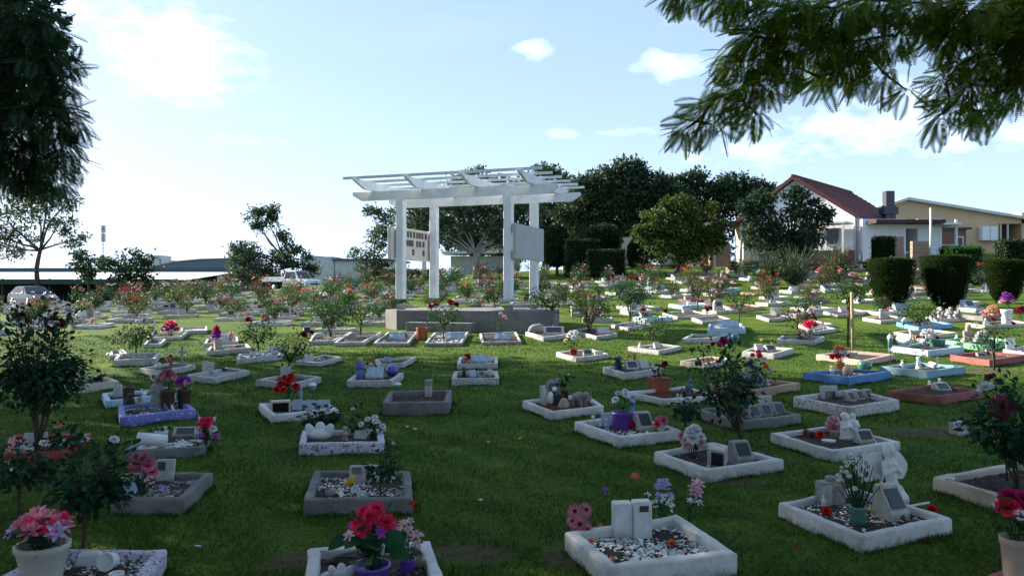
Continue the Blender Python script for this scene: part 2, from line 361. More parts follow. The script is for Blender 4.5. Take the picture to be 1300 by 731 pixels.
# ------------------------------------------------------------------ ground
def lawn_material():
    m = bpy.data.materials.new('lawn'); m.use_nodes = True; nt = m.node_tree; N = nt.nodes; L = nt.links; b = N['Principled BSDF']
    b.inputs['Roughness'].default_value = .95; b.inputs['Specular IOR Level'].default_value = .1
    tc = N.new('ShaderNodeTexCoord')
    def noise(s, d=8, r=.6, sc=(1, 1, 1)):
        n = N.new('ShaderNodeTexNoise'); n.inputs['Scale'].default_value = s; n.inputs['Detail'].default_value = d; n.inputs['Roughness'].default_value = r
        mp = N.new('ShaderNodeMapping'); mp.inputs['Scale'].default_value = sc; L.new(tc.outputs['Object'], mp.inputs[0]); L.new(mp.outputs[0], n.inputs[0]); return n.outputs[0]
    def ramp(f, a, ca, b_, cb):
        r = N.new('ShaderNodeValToRGB'); r.color_ramp.elements[0].position = a; r.color_ramp.elements[0].color = (*ca, 1); r.color_ramp.elements[1].position = b_; r.color_ramp.elements[1].color = (*cb, 1)
        L.new(f, r.inputs[0]); return r.outputs[0]
    def mix(f, a, b_, t='MIX'):
        x = N.new('ShaderNodeMix'); x.data_type = 'RGBA'; x.blend_type = t
        if isinstance(f, float): x.inputs['Factor'].default_value = f
        else: L.new(f, x.inputs['Factor'])
        for k, v in (('A', a), ('B', b_)):
            if isinstance(v, tuple): x.inputs[k].default_value = (*v, 1)
            else: L.new(v, x.inputs[k])
        return x.outputs['Result']
    c = ramp(noise(.55, 8), .34, (.050, .106, .014), .68, (.122, .172, .020))
    fine = ramp(noise(34, 6, .7, (1, .5, 1)), .3, (.45, .5, .4), .7, (1.35, 1.3, 1.2))
    c = mix(1.0, c, fine, 'MULTIPLY')
    med = ramp(noise(4, 6, .6), .35, (.62, .68, .6), .65, (1.0, .96, .9)); c = mix(1.0, c, med, 'MULTIPLY')
    # worn earth: scattered small patches and a few at known spots
    w = ramp(noise(1.1, 9, .7), .62, (0, 0, 0), .72, (1, 1, 1))
    sep = N.new('ShaderNodeSeparateXYZ'); L.new(tc.outputs['Object'], sep.inputs[0])
    jn = noise(2.5, 6, .7)
    def Mt(op, a, b_=None):
        n = N.new('ShaderNodeMath'); n.operation = op
        for i, v in enumerate((a, b_)):
            if v is None: continue
            if isinstance(v, (int, float)): n.inputs[i].default_value = v
            else: L.new(v, n.inputs[i])
        return n.outputs[0]
    tot = Mt('MULTIPLY', w, .6)
    for (px, py, rx, ry) in EARTH:
        p = P(px, py)
        dx = Mt('DIVIDE', Mt('SUBTRACT', sep.outputs[0], p.x), rx); dy = Mt('DIVIDE', Mt('SUBTRACT', sep.outputs[1], p.y), ry)
        r = Mt('SQRT', Mt('ADD', Mt('MULTIPLY', dx, dx), Mt('MULTIPLY', dy, dy)))
        q = Mt('ADD', Mt('SUBTRACT', 1.0, r), Mt('MULTIPLY', Mt('SUBTRACT', jn, .5), 2.6))
        n = N.new('ShaderNodeMath'); n.operation = 'MULTIPLY'; n.use_clamp = True; n.inputs[1].default_value = 2.0; L.new(q, n.inputs[0])
        tot = Mt('MAXIMUM', tot, Mt('MULTIPLY', n.outputs[0], .85))
    earth = ramp(noise(9, 8), .3, (.05, .036, .022), .7, (.13, .10, .062))
    c = mix(tot, c, earth)
    L.new(c, b.inputs['Base Color'])
    bp = N.new('ShaderNodeBump'); bp.inputs['Strength'].default_value = .8; bp.inputs['Distance'].default_value = .03
    L.new(noise(28, 8, .7), bp.inputs['Height']); L.new(bp.outputs[0], b.inputs['Normal'])
    return m
EARTH = [(1215, 548, 1.1, .30), (600, 705, .32, .25), (1240, 470, 1.3, .5), (715, 705, .18, .3), (1010, 562, .4, .2), (200, 460, .5, .2), (372, 712, .2, .2), (950, 612, .3, .1)]
def ground():
    u = np.linspace(-1, 1, 241); xs = 60*u*.55+np.sign(u)*(np.abs(u)**6)*440; 
    v = np.linspace(0, 1, 261); ys = -12+85*v+(v**9)*700
    X, Y = np.meshgrid(xs, ys); Z = H(X, Y)
    V = np.stack([X, Y, Z], -1).reshape(-1, 3); n = len(xs)
    i = np.arange(len(ys)-1)[:, None]*n+np.arange(n-1)[None]; i = i.ravel()
    o = link('ground', mesh_np('ground', V, np.stack([i, i+1, i+n+1, i+n], 1), True), lawn_material()); tag(o, kind='structure')
ground()

# ------------------------------------------------------------------ trees
def tube_between(mb, a, b, r0, r1, bend=.08, n=6, k=5):
    a = Vector(a); b = Vector(b); L = (b-a).length; pts = []
    off = Vector((R.uniform(-1, 1), R.uniform(-1, 1), R.uniform(-.3, .6)))*L*bend
    for i in range(k+1):
        t = i/k; pts.append(a.lerp(b, t)+off*math.sin(math.pi*t)+Vector((R.uniform(-1, 1), R.uniform(-1, 1), R.uniform(-1, 1)))*L*.012*(0 < i < k))
    mb.tube(pts, [r0+(r1-r0)*i/k for i in range(k+1)], n); return pts
def tree(name, label, base, lumps, leaf, leafmat, barkmat, n_per=900, trunk_r=.2, fork=None, group=None, stems=1, fill=.55, twigs=3, cluster=14, cat='tree', droop=0):
    """lumps: (centre Vector, rx, rz); leaves gather in clusters through each lump's volume"""
    base = Vector(base); root = thing(name, label, cat, base, 0, group)
    tb = MB(); tot = Vector((0, 0, 0))
    for c, a, b in lumps: tot += c
    mid = tot/len(lumps); fk = fork if fork is not None else base.lerp(mid, .45)
    starts = []
    for s in range(stems):
        f = Vector(fk)+(Vector((R.uniform(-1, 1), R.uniform(-1, 1), 0))*(fk-base).length*.22 if stems > 1 else Vector())
        tube_between(tb, base-base+Vector((R.uniform(-.3, .3)*(stems > 1), 0, -.1)), f-base, trunk_r, trunk_r*.6, .04, 8, 6); starts.append(f)
    pos = []; dirs = []
    subs = []
    for c, a, b in lumps:
        for _ in range(3):
            v = Vector((R.gauss(0, 1), R.gauss(0, 1), R.gauss(.35, .8))).normalized(); k = R.uniform(.30, .58); subs.append((c+Vector((v.x*a, v.y*a, v.z*b))*R.uniform(.9, 1.3), a*k, b*k))
    lumps = [(c, a, b, 1) for c, a, b in lumps]+[(c, a, b, 0) for c, a, b in subs]
    for c, a, b, main in lumps:
        s = min(starts, key=lambda q: (q-c).length)
        pts = tube_between(tb, s-base, c-base, trunk_r*.42, trunk_r*.10, .10, 6, 6) if main else None
        for t in range(twigs if main else 0):
            d = Vector((R.gauss(0, 1), R.gauss(0, 1), R.gauss(0.2, .8))).normalized(); e = c-base+Vector((d.x*a, d.y*a, d.z*b))*.8
            tube_between(tb, pts[R.choice([3, 4, 5])], e, trunk_r*.12, trunk_r*.03, .15, 4, 4)
        a *= 1.02; b *= 1.02; vol = n_per*1.9*(a*a*b)**(2/3)
        m = max(int(vol/cluster), 6)
        q = rng.normal(size=(m, 3)); q /= np.linalg.norm(q, axis=1)[:, None]; q *= (rng.uniform(fill**3, 1, m)**(1/3))[:, None]*rng.uniform(.82, 1.12, (m, 1))
        cc = q*np.array([a, a, b]); cs = rng.uniform(.10, .24, m)*min(a, b, 2.0)+leaf*.6
        p = (cc[:, None, :]+rng.normal(size=(m, cluster, 3))*cs[:, None, None]*np.array([1, 1, .6])).reshape(-1, 3)
        dd = np.repeat(q, cluster, 0)+rng.normal(size=(m*cluster, 3))*.8+np.array([0, 0, -droop])
        pos.append(p+np.array(c-base)); dirs.append(dd)
    tb.build('trunk', barkmat, root)
    pos = np.concatenate(pos); dirs = np.concatenate(dirs)
    Mx = frame_dir(dirs)*(rng.uniform(.6, 1.25, len(pos))*leaf)[:, None, None]
    link('crown', scatter('crown', LEAF_V, LEAF_F, Mx, pos), leafmat, root)
    return root
def lp(d, *ls, depth=.5):
    out = []
    for l in ls:
        px, py, r = l[:3]; rz = l[3] if len(l) > 3 else r
        dd = d+R.uniform(-1, 1)*r/F*d*depth; out.append((at(px, py, dd), r/F*dd, rz/F*dd))
    return out
def gp(px, d):
    x = (px-650)/F*d; return Vector((x, d, Hf(x, d)-.05))

# far trees along the back of the garden
tree('gum_tree', 'tall slender gum tree with airy crown standing behind the dark car', gp(50, 72), lp(72, (40, 262, 22, 14), (10, 278, 22, 16), (85, 258, 16, 12), (72, 285, 18, 10), (92, 305, 14, 9), (12, 318, 20, 12), (60, 246, 10, 8), (30, 300, 12, 9), (-30, 290, 30, 20)),
     .30, 'leaf_gum', 'bark', 120, .27, fork=at(51, 318, 72), twigs=7, fill=.2, cluster=12)
tree('shade_tree', 'small dark tree with layered crown beside the carport roof', gp(166, 58), lp(57, (165, 328, 16, 9), (150, 340, 14, 8), (182, 342, 14, 9), (170, 352, 16, 8), (155, 355, 12, 8)), .25, 'leaf_dark', 'bark', 240, .2, fork=at(166, 358, 58))
tree('shade_tree', 'thin open tree left of the small dark tree, in front of the carport', gp(112, 58), lp(58, (108, 325, 9, 6), (122, 335, 10, 7), (98, 342, 10, 7), (118, 350, 9, 6)), .25, 'leaf_gum', 'bark', 120, .12, fork=at(112, 352, 58), twigs=5)
tree('leaning_gum_tree', 'leaning gum tree with high bent branch rising beside the white pickup truck', gp(378, 78), lp(78, (322, 274, 10, 10), (338, 266, 11, 7), (330, 290, 9, 6), (345, 282, 9, 7), (362, 302, 9, 9), (370, 318, 10, 9), (352, 330, 14, 8), (310, 318, 18, 9), (325, 330, 17, 9), (303, 335, 12, 9), (385, 335, 13, 10), (400, 345, 8, 6), (318, 348, 24, 9), (345, 348, 18, 8), (300, 322, 9, 7)),
     .30, 'leaf_gum', 'bark', 210, .24, fork=at(372, 338, 78), twigs=3, fill=.3)
tree('shade_tree', 'pale green tree low behind the white warehouse near the pergola', gp(466, 82), lp(82, (462, 322, 14, 8), (480, 300, 13, 12), (492, 285, 13, 16), (478, 268, 9, 8), (470, 340, 18, 10), (500, 310, 12, 14)), .32, 'leaf_gum', 'bark', 170, .2, twigs=4, fill=.3)
# spreading tree with pale limbs behind the pergola
tree('spreading_tree', 'wide spreading tree with bare pale limbs behind the pergola', gp(603, 57), lp(59, (560, 268, 26, 16), (600, 262, 30, 15), (640, 270, 24, 15), (575, 288, 22, 10), (625, 288, 26, 10), (540, 285, 20, 12), (655, 292, 18, 12), (668, 265, 22, 16), (520, 272, 18, 14), (545, 300, 14, 8), (640, 308, 14, 8), (668, 300, 16, 12)), .30, 'leaf_gum', 'bark_pale', 230, .2, fork=at(603, 322, 57), stems=4, twigs=6, fill=.35)
tree('gum_tree', 'tall gum tree whose crown shows above the pergola roof', gp(690, 74), lp(74, (690, 222, 17, 10), (712, 232, 14, 12), (676, 240, 16, 12), (700, 252, 20, 14), (716, 262, 12, 16), (680, 262, 20, 14), (695, 282, 24, 14), (720, 290, 16, 18), (690, 305, 22, 14)), .34, 'leaf_gum', 'bark', 230, .3, twigs=4, fill=.3)
tree('gum_tree', 'gum tree with broken top behind the middle of the pergola roof', gp(600, 76), lp(76, (600, 225, 16, 8), (585, 240, 22, 12), (620, 242, 22, 12), (560, 256, 22, 14), (600, 262, 24, 14), (640, 262, 20, 14), (540, 275, 20, 16), (570, 296, 26, 12), (610, 300, 26, 12), (650, 305, 26, 14), (530, 298, 20, 12), (590, 312, 30, 9), (655, 322, 20, 10)), .34, 'leaf_gum', 'bark', 210, .28, twigs=4, fill=.3)
tree('broad_tree', 'broad dark tree with domed crown right of the pergola', gp(778, 64), lp(65, (760, 238, 26, 16), (795, 228, 26, 15), (825, 238, 26, 17), (745, 258, 24, 18), (780, 258, 30, 20), (820, 262, 28, 20), (735, 280, 20, 16), (765, 285, 24, 16), (805, 292, 26, 16), (850, 250, 20, 16)), .32, 'leaf_dark', 'bark', 420, .34, stems=3, fill=.5)
tree('broad_tree', 'dark gum tree with ragged top between the domed tree and the house', gp(880, 68), lp(68, (868, 236, 16, 11), (885, 230, 14, 10), (860, 258, 22, 16), (895, 252, 20, 16), (915, 245, 16, 14), (932, 236, 16, 10), (950, 240, 16, 9), (925, 262, 22, 16), (880, 280, 22, 16), (955, 262, 18, 14), (972, 240, 8, 7)), .32, 'leaf_dark', 'bark', 330, .3, stems=2, fill=.4)
tree('citrus_tree', 'green citrus-like tree with yellowish leaves behind the rose garden', gp(862, 52), lp(52, (866, 256, 9, 7), (850, 262, 9, 7), (828, 274, 9, 6), (902, 268, 9, 7), (913, 290, 9, 9), (817, 290, 7, 7), (865, 270, 16, 11), (845, 280, 15, 10), (885, 278, 15, 10), (832, 295, 12, 9), (865, 292, 18, 12), (896, 294, 12, 10), (850, 305, 20, 10), (885, 305, 20, 10), (835, 312, 18, 12), (862, 318, 20, 12), (890, 316, 18, 12), (908, 306, 10, 12), (822, 300, 12, 14)), .24, 'leaf_citrus', 'bark', 420, .16, stems=4, fill=.6)
tree('broad_tree', 'dense dark tree covering the front of the white house', gp(1003, 46), lp(46.5, (1012, 246, 6, 6), (964, 252, 6, 6), (1047, 272, 6, 6), (1036, 262, 6, 5), (946, 264, 6, 6), (966, 266, 11, 9), (984, 276, 13, 12), (1010, 266, 12, 11), (1030, 280, 11, 9), (958, 288, 11, 12), (990, 300, 18, 13), (1022, 300, 14, 11), (1040, 282, 9, 9), (1008, 250, 10, 7), (975, 252, 8, 5), (950, 272, 8, 8), (968, 305, 18, 14), (1000, 312, 20, 12), (1028, 308, 14, 14), (985, 318, 20, 8)), .22, 'leaf_dark', 'bark', 560, .2, stems=3, fill=.6)
tree('broad_tree', 'dark tree filling the gap beside the veranda of the white house', gp(905, 60), lp(60, (905, 300, 10, 14), (915, 315, 12, 12), (898, 285, 12, 12), (935, 300, 6, 10)), .28, 'leaf_dark', 'bark', 330, .18, fill=.5)
tree('gum_tree', 'distant gum tree low on the skyline behind the pergola posts', gp(745, 84), lp(84, (725, 300, 24, 20), (755, 300, 28, 22), (790, 308, 30, 20), (825, 310, 26, 18), (700, 315, 26, 18)), .36, 'leaf_dark', 'bark', 260, .25, stems=3, fill=.5)

# clipped shrubs
def clipped(name, label, base, prof, leafmat, n, leaf, group=None, trunk=.08, square=False, rz=0, cat='topiary'):
    """dense clipped foliage over a lathed or square body; prof: (radius, height)"""
    root = thing(name, label, cat, base, rz, group)
    MB().tube([(0, 0, -.1), (.01, 0, prof[0][1]*.6), (0, 0, prof[-1][1]*.6)], [trunk, trunk*.9, trunk*.6]).build('trunk', 'bark', root)
    zs = np.array([p[1] for p in prof]); rs = np.array([p[0] for p in prof])
    seg = np.hypot(np.diff(zs), np.diff(rs))*(rs[1:]+rs[:-1]+.05); k = rng.choice(len(seg), n, p=seg/seg.sum()); t = rng.random(n)
    z = zs[k]+(zs[k+1]-zs[k])*t; r = rs[k]+(rs[k+1]-rs[k])*t; a = rng.random(n)*2*np.pi
    lump = 1+.010*np.sin(a*3+z*4)+.03*np.sin(a*5-z*7+1)
    if square: sc = 1/np.maximum(abs(np.cos(a)), abs(np.sin(a)))
    else: sc = 1
    r = r*lump*sc*rng.uniform(.90, 1.03, n)
    pos = np.stack([r*np.cos(a), r*np.sin(a), z+rng.normal(size=n)*.02], 1)
    nrm = np.stack([np.cos(a), np.sin(a), np.where(k >= len(seg)-1, 1.6, .25)], 1)+rng.normal(size=(n, 3))*.7
    Mx = frame_dir(nrm)*(rng.uniform(.6, 1.3, n)*leaf)[:, None, None]
    link('foliage', scatter('foliage', LEAF_V, LEAF_F, Mx, pos), leafmat, root)
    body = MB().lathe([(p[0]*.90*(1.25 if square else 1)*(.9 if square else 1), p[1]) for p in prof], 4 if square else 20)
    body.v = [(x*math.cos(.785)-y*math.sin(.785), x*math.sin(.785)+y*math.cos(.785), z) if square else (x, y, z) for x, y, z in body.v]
    body.build('shade_core', 'inner_shade', root)
    return root
for px, pyb, pyt, w, lab in [(1131, 391, 329, 56, 'left-hand clipped vase-shaped conifer standing before the white annexe'), (1201, 391, 325, 57, 'clipped vase-shaped conifer in the middle of the three'), (1276, 385, 331, 44, 'smallest clipped vase-shaped conifer at the edge of the lawn')]:
    b = P(px, pyb); s = b.y/F; h = (pyb-pyt)*s; r = w/2*s
    clipped('clipped_conifer', lab, b, [(r*.42, h*.02), (r*.74, h*.22), (r*.90, h*.5), (r*.98, h*.8), (r*1.0, h*.985), (.02, h)], 'leaf_hedge', 9000, .05, 'clipped vase-shaped conifers on the lawn')
for px, d, pyt, pyb, w, lab in [(765, 56, 285, 342, 50, 'round clipped shrub with domed top near the dark trees'), (707, 56, 286, 342, 32, 'tall narrow clipped shrub next to the pergola post'), (810, 55, 303, 340, 26, 'small umbrella-shaped clipped shrub right of the domed one')]:
    b = gp(px, d); s = d/F; h = EYE+(365.5-pyt)*s-b.z; r = w/2*s; z0 = h-(r*1.5 if w > 40 else h*.8)
    clipped('clipped_shrub', lab, b, [(.05, z0), (r*.8, z0+.1), (r, z0+(h-z0)*.45), (r*.9, z0+(h-z0)*.75), (r*.6, z0+(h-z0)*.93), (.02, h)], 'leaf_dark', 4200, .13, 'clipped shrubs by the dark trees', .12)
def hedge(label, px0, px1, pyt, d, thick=1.0, lm='leaf_dark', leaf=.12, n=3500, hm=None):
    a = gp(px0, d); b = gp(px1, d); c = (a+b)/2; w = b.x-a.x; h = EYE+(365.5-pyt)/F*d-c.z
    if hm: h = hm
    root = thing('hedge', label, 'hedge', c, 0)
    MB().box((0, 0, h/2-.05), (w*.93, thick*.9, h-.06)).build('shade_core', 'inner_shade', root)
    f = rng.choice(3, n, p=[.5, .25, .25]); u = rng.uniform(-.5, .5, n); v = rng.uniform(0, 1, n)
    pos = np.where((f == 0)[:, None], np.stack([u*w, np.full(n, -thick/2), v*h], 1), np.where((f == 1)[:, None], np.stack([u*w, (v-.5)*thick, np.full(n, h)], 1), np.stack([np.sign(u)*w/2, (rng.random(n)-.5)*thick, v*h], 1)))
    pos += rng.normal(size=(n, 3))*.04
    link('foliage', scatter('foliage', LEAF_V, LEAF_F, frame_dir(rng.normal(size=(n, 3)))*(rng.uniform(.6, 1.2, n)*leaf)[:, None, None], pos), lm, root)
    return root
hedge('dark clipped block hedge behind the right pergola post', 718, 760, 305, 54)
hedge('low dark clipped hedge between the shrubs', 745, 792, 318, 53)
hedge('square green hedge in front of the annexe door', 1110, 1132, 302, 44, 1.0, 'leaf_hedge', .09, 2600)
hedge('bushy hedge below the pole at the annexe corner', 1200, 1238, 314, 42, 1.5, 'leaf_rose', .12, 2600)
hedge('dark hedge in front of the beige building', 1268, 1310, 306, 44, 1.0, 'leaf_dark', .12, 2600)
hedge('low grey-green scrub behind the white pickup truck', 296, 392, 349, 84, 3.0, 'leaf_gum', .30, 3200)
hedge('dark scrub closing the view below the grey shed', 470, 562, 344, 80, 3.0, 'leaf_gum', .30, 2600)
def tuft(label, px, d, pyt, w, lm, nm='feathery_shrub', n=1500):
    b = gp(px, d); s = d/F; h = EYE+(365.5-pyt)*s-b.z; r = w/2*s
    root = thing(nm, label, 'shrub', b, R.random()*6)
    MB().tube([(0, 0, -.05), (.03, 0, h*.3)], [.06, .04]).build('stem', 'bark', root)
    a = rng.random(n)*6.28; sp = rng.uniform(.1, 1, n); dirs = np.stack([np.cos(a)*sp, np.sin(a)*sp, rng.uniform(.4, 1.2, n)], 1)
    st = rng.uniform(0, .8, (n, 1))*dirs*h; T = [(0, 0, 0), (-.035, .5, 0), (0, 1, -.05), (.035, .5, 0)]
    T = [(x*1.1, y, z) for x, y, z in T]
    ln = rng.uniform(.10, .26, n)*h
    link('foliage', scatter('foliage', T, LEAF_F, frame_dir(dirs)*ln[:, None, None], st*np.array([r/h*1.2, r/h*1.2, 1])), lm, root); return root
tuft('spiky grey-green shrub in front of the dark tree by the house', 1008, 42, 314, 60, 'leaf_gum')
tuft('tall feathery shrub at the corner of the house porch', 1060, 43, 309, 36, 'leaf_gum')
tuft('spiky shrub between the tree and the porch steps', 975, 42, 319, 44, 'leaf_hedge')

# ------------------------------------------------------------------ the near fern-leaved trees
FV, FF = frond_template(13)
def fronds(lumps, n_per, L, droop=.7, out=None):
    pos = []; D = []
    for c, a, b in lumps:
        n = max(int(n_per*(a*a*b)**(2/3)), 12)
        q = rng.normal(size=(n, 3)); q /= np.linalg.norm(q, axis=1)[:, None]; r = rng.uniform(.1, 1, (n, 1))**(1/2.2)
        pos.append(q*r*np.array([a, a, b])+np.array(c)); d = q+rng.normal(size=(n, 3))*.45+np.array([0, 0, -droop])
        if out is not None: d = d+np.array(out)
        D.append(d)
    pos = np.concatenate(pos); D = np.concatenate(D); n = len(pos)
    return frame_dir(D, roll=(0, 0, 1))*(rng.uniform(.65, 1.2, n)*L)[:, None, None], pos
def big_tree(label, base, trunk_top, hang, bulk, L_h, n_h, n_b, lm, r=.35, out=None, leafb=.3):
    root = thing('fern_leaved_tree', label, 'tree', base); base = Vector(base); tb = MB()
    tube_between(tb, Vector((0, 0, -.2)), Vector(trunk_top)-base, r, r*.75, .03, 10, 6)
    tt = Vector(trunk_top)-base
    for c, a, b in bulk: tube_between(tb, tt, c-base, r*.4, r*.12, .1, 6, 6)
    bc = [c for c, a, b in bulk]
    for i, (c, a, b) in enumerate(hang):
        prev = min([q[0] for q in hang[:i]], key=lambda q: (q-c).length) if i else min(bc, key=lambda q: (q-c).length)
        tube_between(tb, prev-base, c-base, .016, .008, .12, 5, 5)
    tb.build('trunk', 'bark', root)
    if hang:
        Mx, pos = fronds(hang, n_h, L_h, out=out); link('hanging_fronds', scatter('hanging_fronds', FV, FF, Mx, pos-np.array(base)), lm, root)
    pos = []
    for c, a, b in bulk:
        n = int(n_b*(a*a*b)**(2/3)); q = rng.normal(size=(n, 3)); q /= np.linalg.norm(q, axis=1)[:, None]
        pos.append(q*(rng.uniform(.15, 1, (n, 1))**.5)*np.array([a, a, b])+np.array(c-base))
    pos = np.concatenate(pos); n = len(pos)
    Mx = frame_dir(rng.normal(size=(n, 3))+np.array([0, 0, -.5]))*(rng.uniform(.7, 1.3, n)*leafb)[:, None, None]
    link('crown', scatter('crown', [(x*1.5, y, z) for x, y, z in LEAF_V], LEAF_F, Mx, pos), lm, root)
    return root
# left tree: its crown edge hangs into the frame, its shade covers the foreground
hangL = lp(17, (40, 20, 34, 28), (20, 60, 46, 32), (62, 75, 30, 26), (30, 110, 50, 30), (75, 115, 22, 20), (78, 148, 26, 16), (40, 150, 44, 24), (15, 180, 40, 26), (70, 180, 26, 16), (80, 205, 20, 12), (38, 210, 40, 24), (60, 228, 24, 14), (10, 215, 36, 22), (-40, 60, 60, 50), (-40, 140, 60, 50), (-40, 200, 50, 30), (100, 158, 8, 6), (88, 95, 10, 14), (68, 40, 14, 16))
bulkL = [(Vector((-14.5, 17.5, 8)), 4.2, 3.4), (Vector((-14, 18, 12)), 4.6, 3.4), (Vector((-15, 12.5, 9.5)), 4.6, 3.6), (Vector((-15.5, 12.5, 13)), 4, 3), (Vector((-15.5, 20, 10.5)), 3.2, 3.2), (Vector((-17, 16, 6.5)), 3.6, 2.6), (Vector((-14.8, 10, 6.5)), 3.2, 2.6), (Vector((-15.6, 21.5, 8.5)), 3.4, 3.4), (Vector((-16, 22.5, 12.5)), 3.6, 3.2), (Vector((-13.5, 15, 15.5)), 4, 2.4)]
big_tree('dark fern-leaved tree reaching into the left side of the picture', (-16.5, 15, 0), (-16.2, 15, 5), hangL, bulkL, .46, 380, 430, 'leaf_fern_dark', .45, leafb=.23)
bulkL2 = [(Vector((-5, -6, 6)), 3.6, 3), (Vector((0, -8, 5)), 4, 3), (Vector((-9, 7, 9.5)), 2.6, 1.8), (Vector((-9, -3, 6)), 3.6, 3.4), (Vector((-12, 0, 5)), 3.4, 3), (Vector((-12, 5.5, 7)), 4, 3), (Vector((-13, 5.5, 10)), 4, 3), (Vector((-9.5, 2.5, 6.5)), 3, 2.4), (Vector((-14, 8, 8.5)), 3.4, 3)]  # unseen crown, added beside and behind the camera to block sky light
big_tree('unseen dark fern-leaved tree added at the left to shade the foreground', (-12, 4.2, 0), (-12, 4.4, 4.2), [], bulkL2, .4, 0, 150, 'leaf_fern_dark', .35)
hangR = lp(7.6, *[(a, b-14, c*.82)+tuple(e*.8 for e in d) for a, b, c, *d in [(930, 6, 40, 12), (880, 3, 26, 7), (1000, 25, 46, 26), (1060, 25, 50, 30), (1120, 15, 40, 22), (1180, 20, 40, 26), (1240, 30, 44, 34), (1290, 40, 40, 40), (960, 60, 30, 20), (1000, 70, 30, 22), (940, 92, 26, 12), (975, 95, 24, 14), (925, 82, 14, 8), (1050, 70, 36, 26), (1100, 65, 30, 28), (1070, 105, 34, 12), (1120, 105, 18, 14), (1040, 112, 16, 8),
          (960, 118, 24, 9), (930, 132, 26, 12), (900, 150, 24, 11), (885, 168, 16, 9), (950, 150, 20, 10), (975, 130, 14, 10), (960, 160, 8, 8), (868, 180, 7, 4), (905, 172, 12, 6), (1140, 60, 12, 24), (1200, 60, 22, 20), (1240, 85, 26, 24), (1285, 90, 30, 34), (1215, 100, 18, 14), (1200, 120, 14, 12), (1235, 130, 22, 18), (1280, 130, 24, 18), (1205, 150, 18, 12), (1190, 163, 12, 6), (1235, 155, 20, 9), (1262, 155, 12, 6), (1320, 60, 40, 50), (1320, 0, 60, 40), (1296, 120, 8, 30), (1175, 50, 14, 8), (1150, 128, 6, 4), (860, 2, 12, 4), (1010, 100, 10, 8)]])
bulkR = [(Vector((1.2, 3.6, 7.0)), 2.4, 1.2), (Vector((4.5, 3.2, 6.8)), 2.6, 1.3), (Vector((6.5, 2, 6)), 2.8, 1.8), (Vector((3, 1.5, 6.8)), 3, 1.8), (Vector((0, 1, 6.6)), 3, 1.7), (Vector((4, -2, 6)), 3, 2), (Vector((-2.6, 4.2, 7.4)), 2.2, 1.3), (Vector((8, 5, 6.4)), 2.2, 1.6), (Vector((-1, -3, 6.5)), 3.4, 2), (Vector((-3.5, 0, 7)), 3, 1.8), (Vector((8, -3, 5)), 3.4, 2.6)]  # crown extended out of view overhead to darken the ground below
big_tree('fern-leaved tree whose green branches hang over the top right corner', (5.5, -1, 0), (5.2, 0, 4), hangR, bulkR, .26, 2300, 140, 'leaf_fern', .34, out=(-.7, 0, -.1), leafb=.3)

# ------------------------------------------------------------------ pergola
YAW = math.radians(-20)
def pergola():
    C0 = Vector((-1.32, 24.6, 0)); ztop = .95
    zg = Hf(-1.3, 23)-.15
    pl = thing('pergola_plinth', 'low grey concrete plinth with cut corners under the white pergola', 'plinth', (C0.x, C0.y, zg), YAW)
    poly = [(-2.3, -1.05), (-1.55, -1.75), (2.5, -1.75), (3.0, -1.05), (2.5, 1.3), (1.9, 2.0), (-1.5, 2.0), (-2.3, 1.3)]
    MB().slab(poly, 0, ztop-zg).build('plinth_body', 'plinth_concrete', pl)
    st = thing('plinth_step', 'long low concrete step at the front of the plinth', 'step', (C0.x, C0.y, zg), YAW)
    MB().box((.0, -2.0, .19), (2.0, .46, .38), bev=.01).build('step_block', 'dark_concrete', st)
    pg = thing('pergola', 'white timber pergola with two memorial wall panels between its posts', 'pergola', (C0.x, C0.y, ztop), YAW)
    mat('pergola_white', (.78, .80, .83), (.62, .64, .67), 3, .55, .1)
    hp = 3.30
    for u, v in ((-1.72, -1.15), (1.72, -1.15), (-1.72, 1.15), (1.72, 1.15)):
        p = MB().box((u, v, hp/2+.16), (.24, .24, hp-.32), bev=.012).build('post', 'pergola_white', pg)
        MB().box((u, v, .08), (.20, .20, .16)).build('post_foot', 'concrete', p)
    for v in (-1.15, 1.15):
        MB().prism([(-3.05, hp), (2.95, hp), (3.2, hp+.17), (3.2, hp+.27), (-3.35, hp+.27), (-3.35, hp+.17)], .12, Matrix.Translation((0, v-.0, 0))).build('beam', 'pergola_white', pg)
    z0 = hp+.272
    for u in (-2.62, -.95, .75, 2.45):
        poly = [(-2.35, z0+.20), (-2.35, z0+.25), (2.35, z0+.25), (2.35, z0+.20), (1.85, z0), (-1.75, z0)]
        T = Matrix.Translation((u, 0, 0)) @ Matrix.Rotation(math.radians(90), 4, 'Z')
        MB().prism(poly, .09, T).build('rafter', 'pergola_white', pg)
    for i, v in enumerate((-2.2, -1.25, -.35, .55, 1.4, 2.2)):
        MB().box((0, v, z0+.253+.035), (6.1, .09, .07)).build('batten', 'pergola_white', pg)
    mat('panel_beige', (.66, .61, .57), (.56, .51, .47), 2, .8, .1)
    mat('panel_shaded', (.42, .43, .44), (.34, .35, .36), 2, .8, .2)  # shade on the right panel is put into its greyer colour
    # left memorial wall: inner face carries rows of dark plaques
    lw = MB().box((-1.95, 0, 2.0), (.12, 2.9, .98), bev=.01).build('memorial_panel', 'panel_beige', pg)
    cols = [-1.02, -.82, -.58, -.38, -.18, .04, .26, .44, .62, .86]
    rows = {0: cols, 1: [-1.02, -.56, -.40, -.24, -.08, .26, .46, .70], 2: [-.02, .70]}
    for r, cs in rows.items():
        for v in cs: MB().box((-1.885, v, 2.31-r*.27), (.016, .13, .19)).build('plaque', 'bronze_plaque', lw)
    rw = MB().box((1.95, -.05, 1.98), (.12, 2.6, 1.0), bev=.01).build('memorial_panel', 'panel_shaded', pg)
    return C0
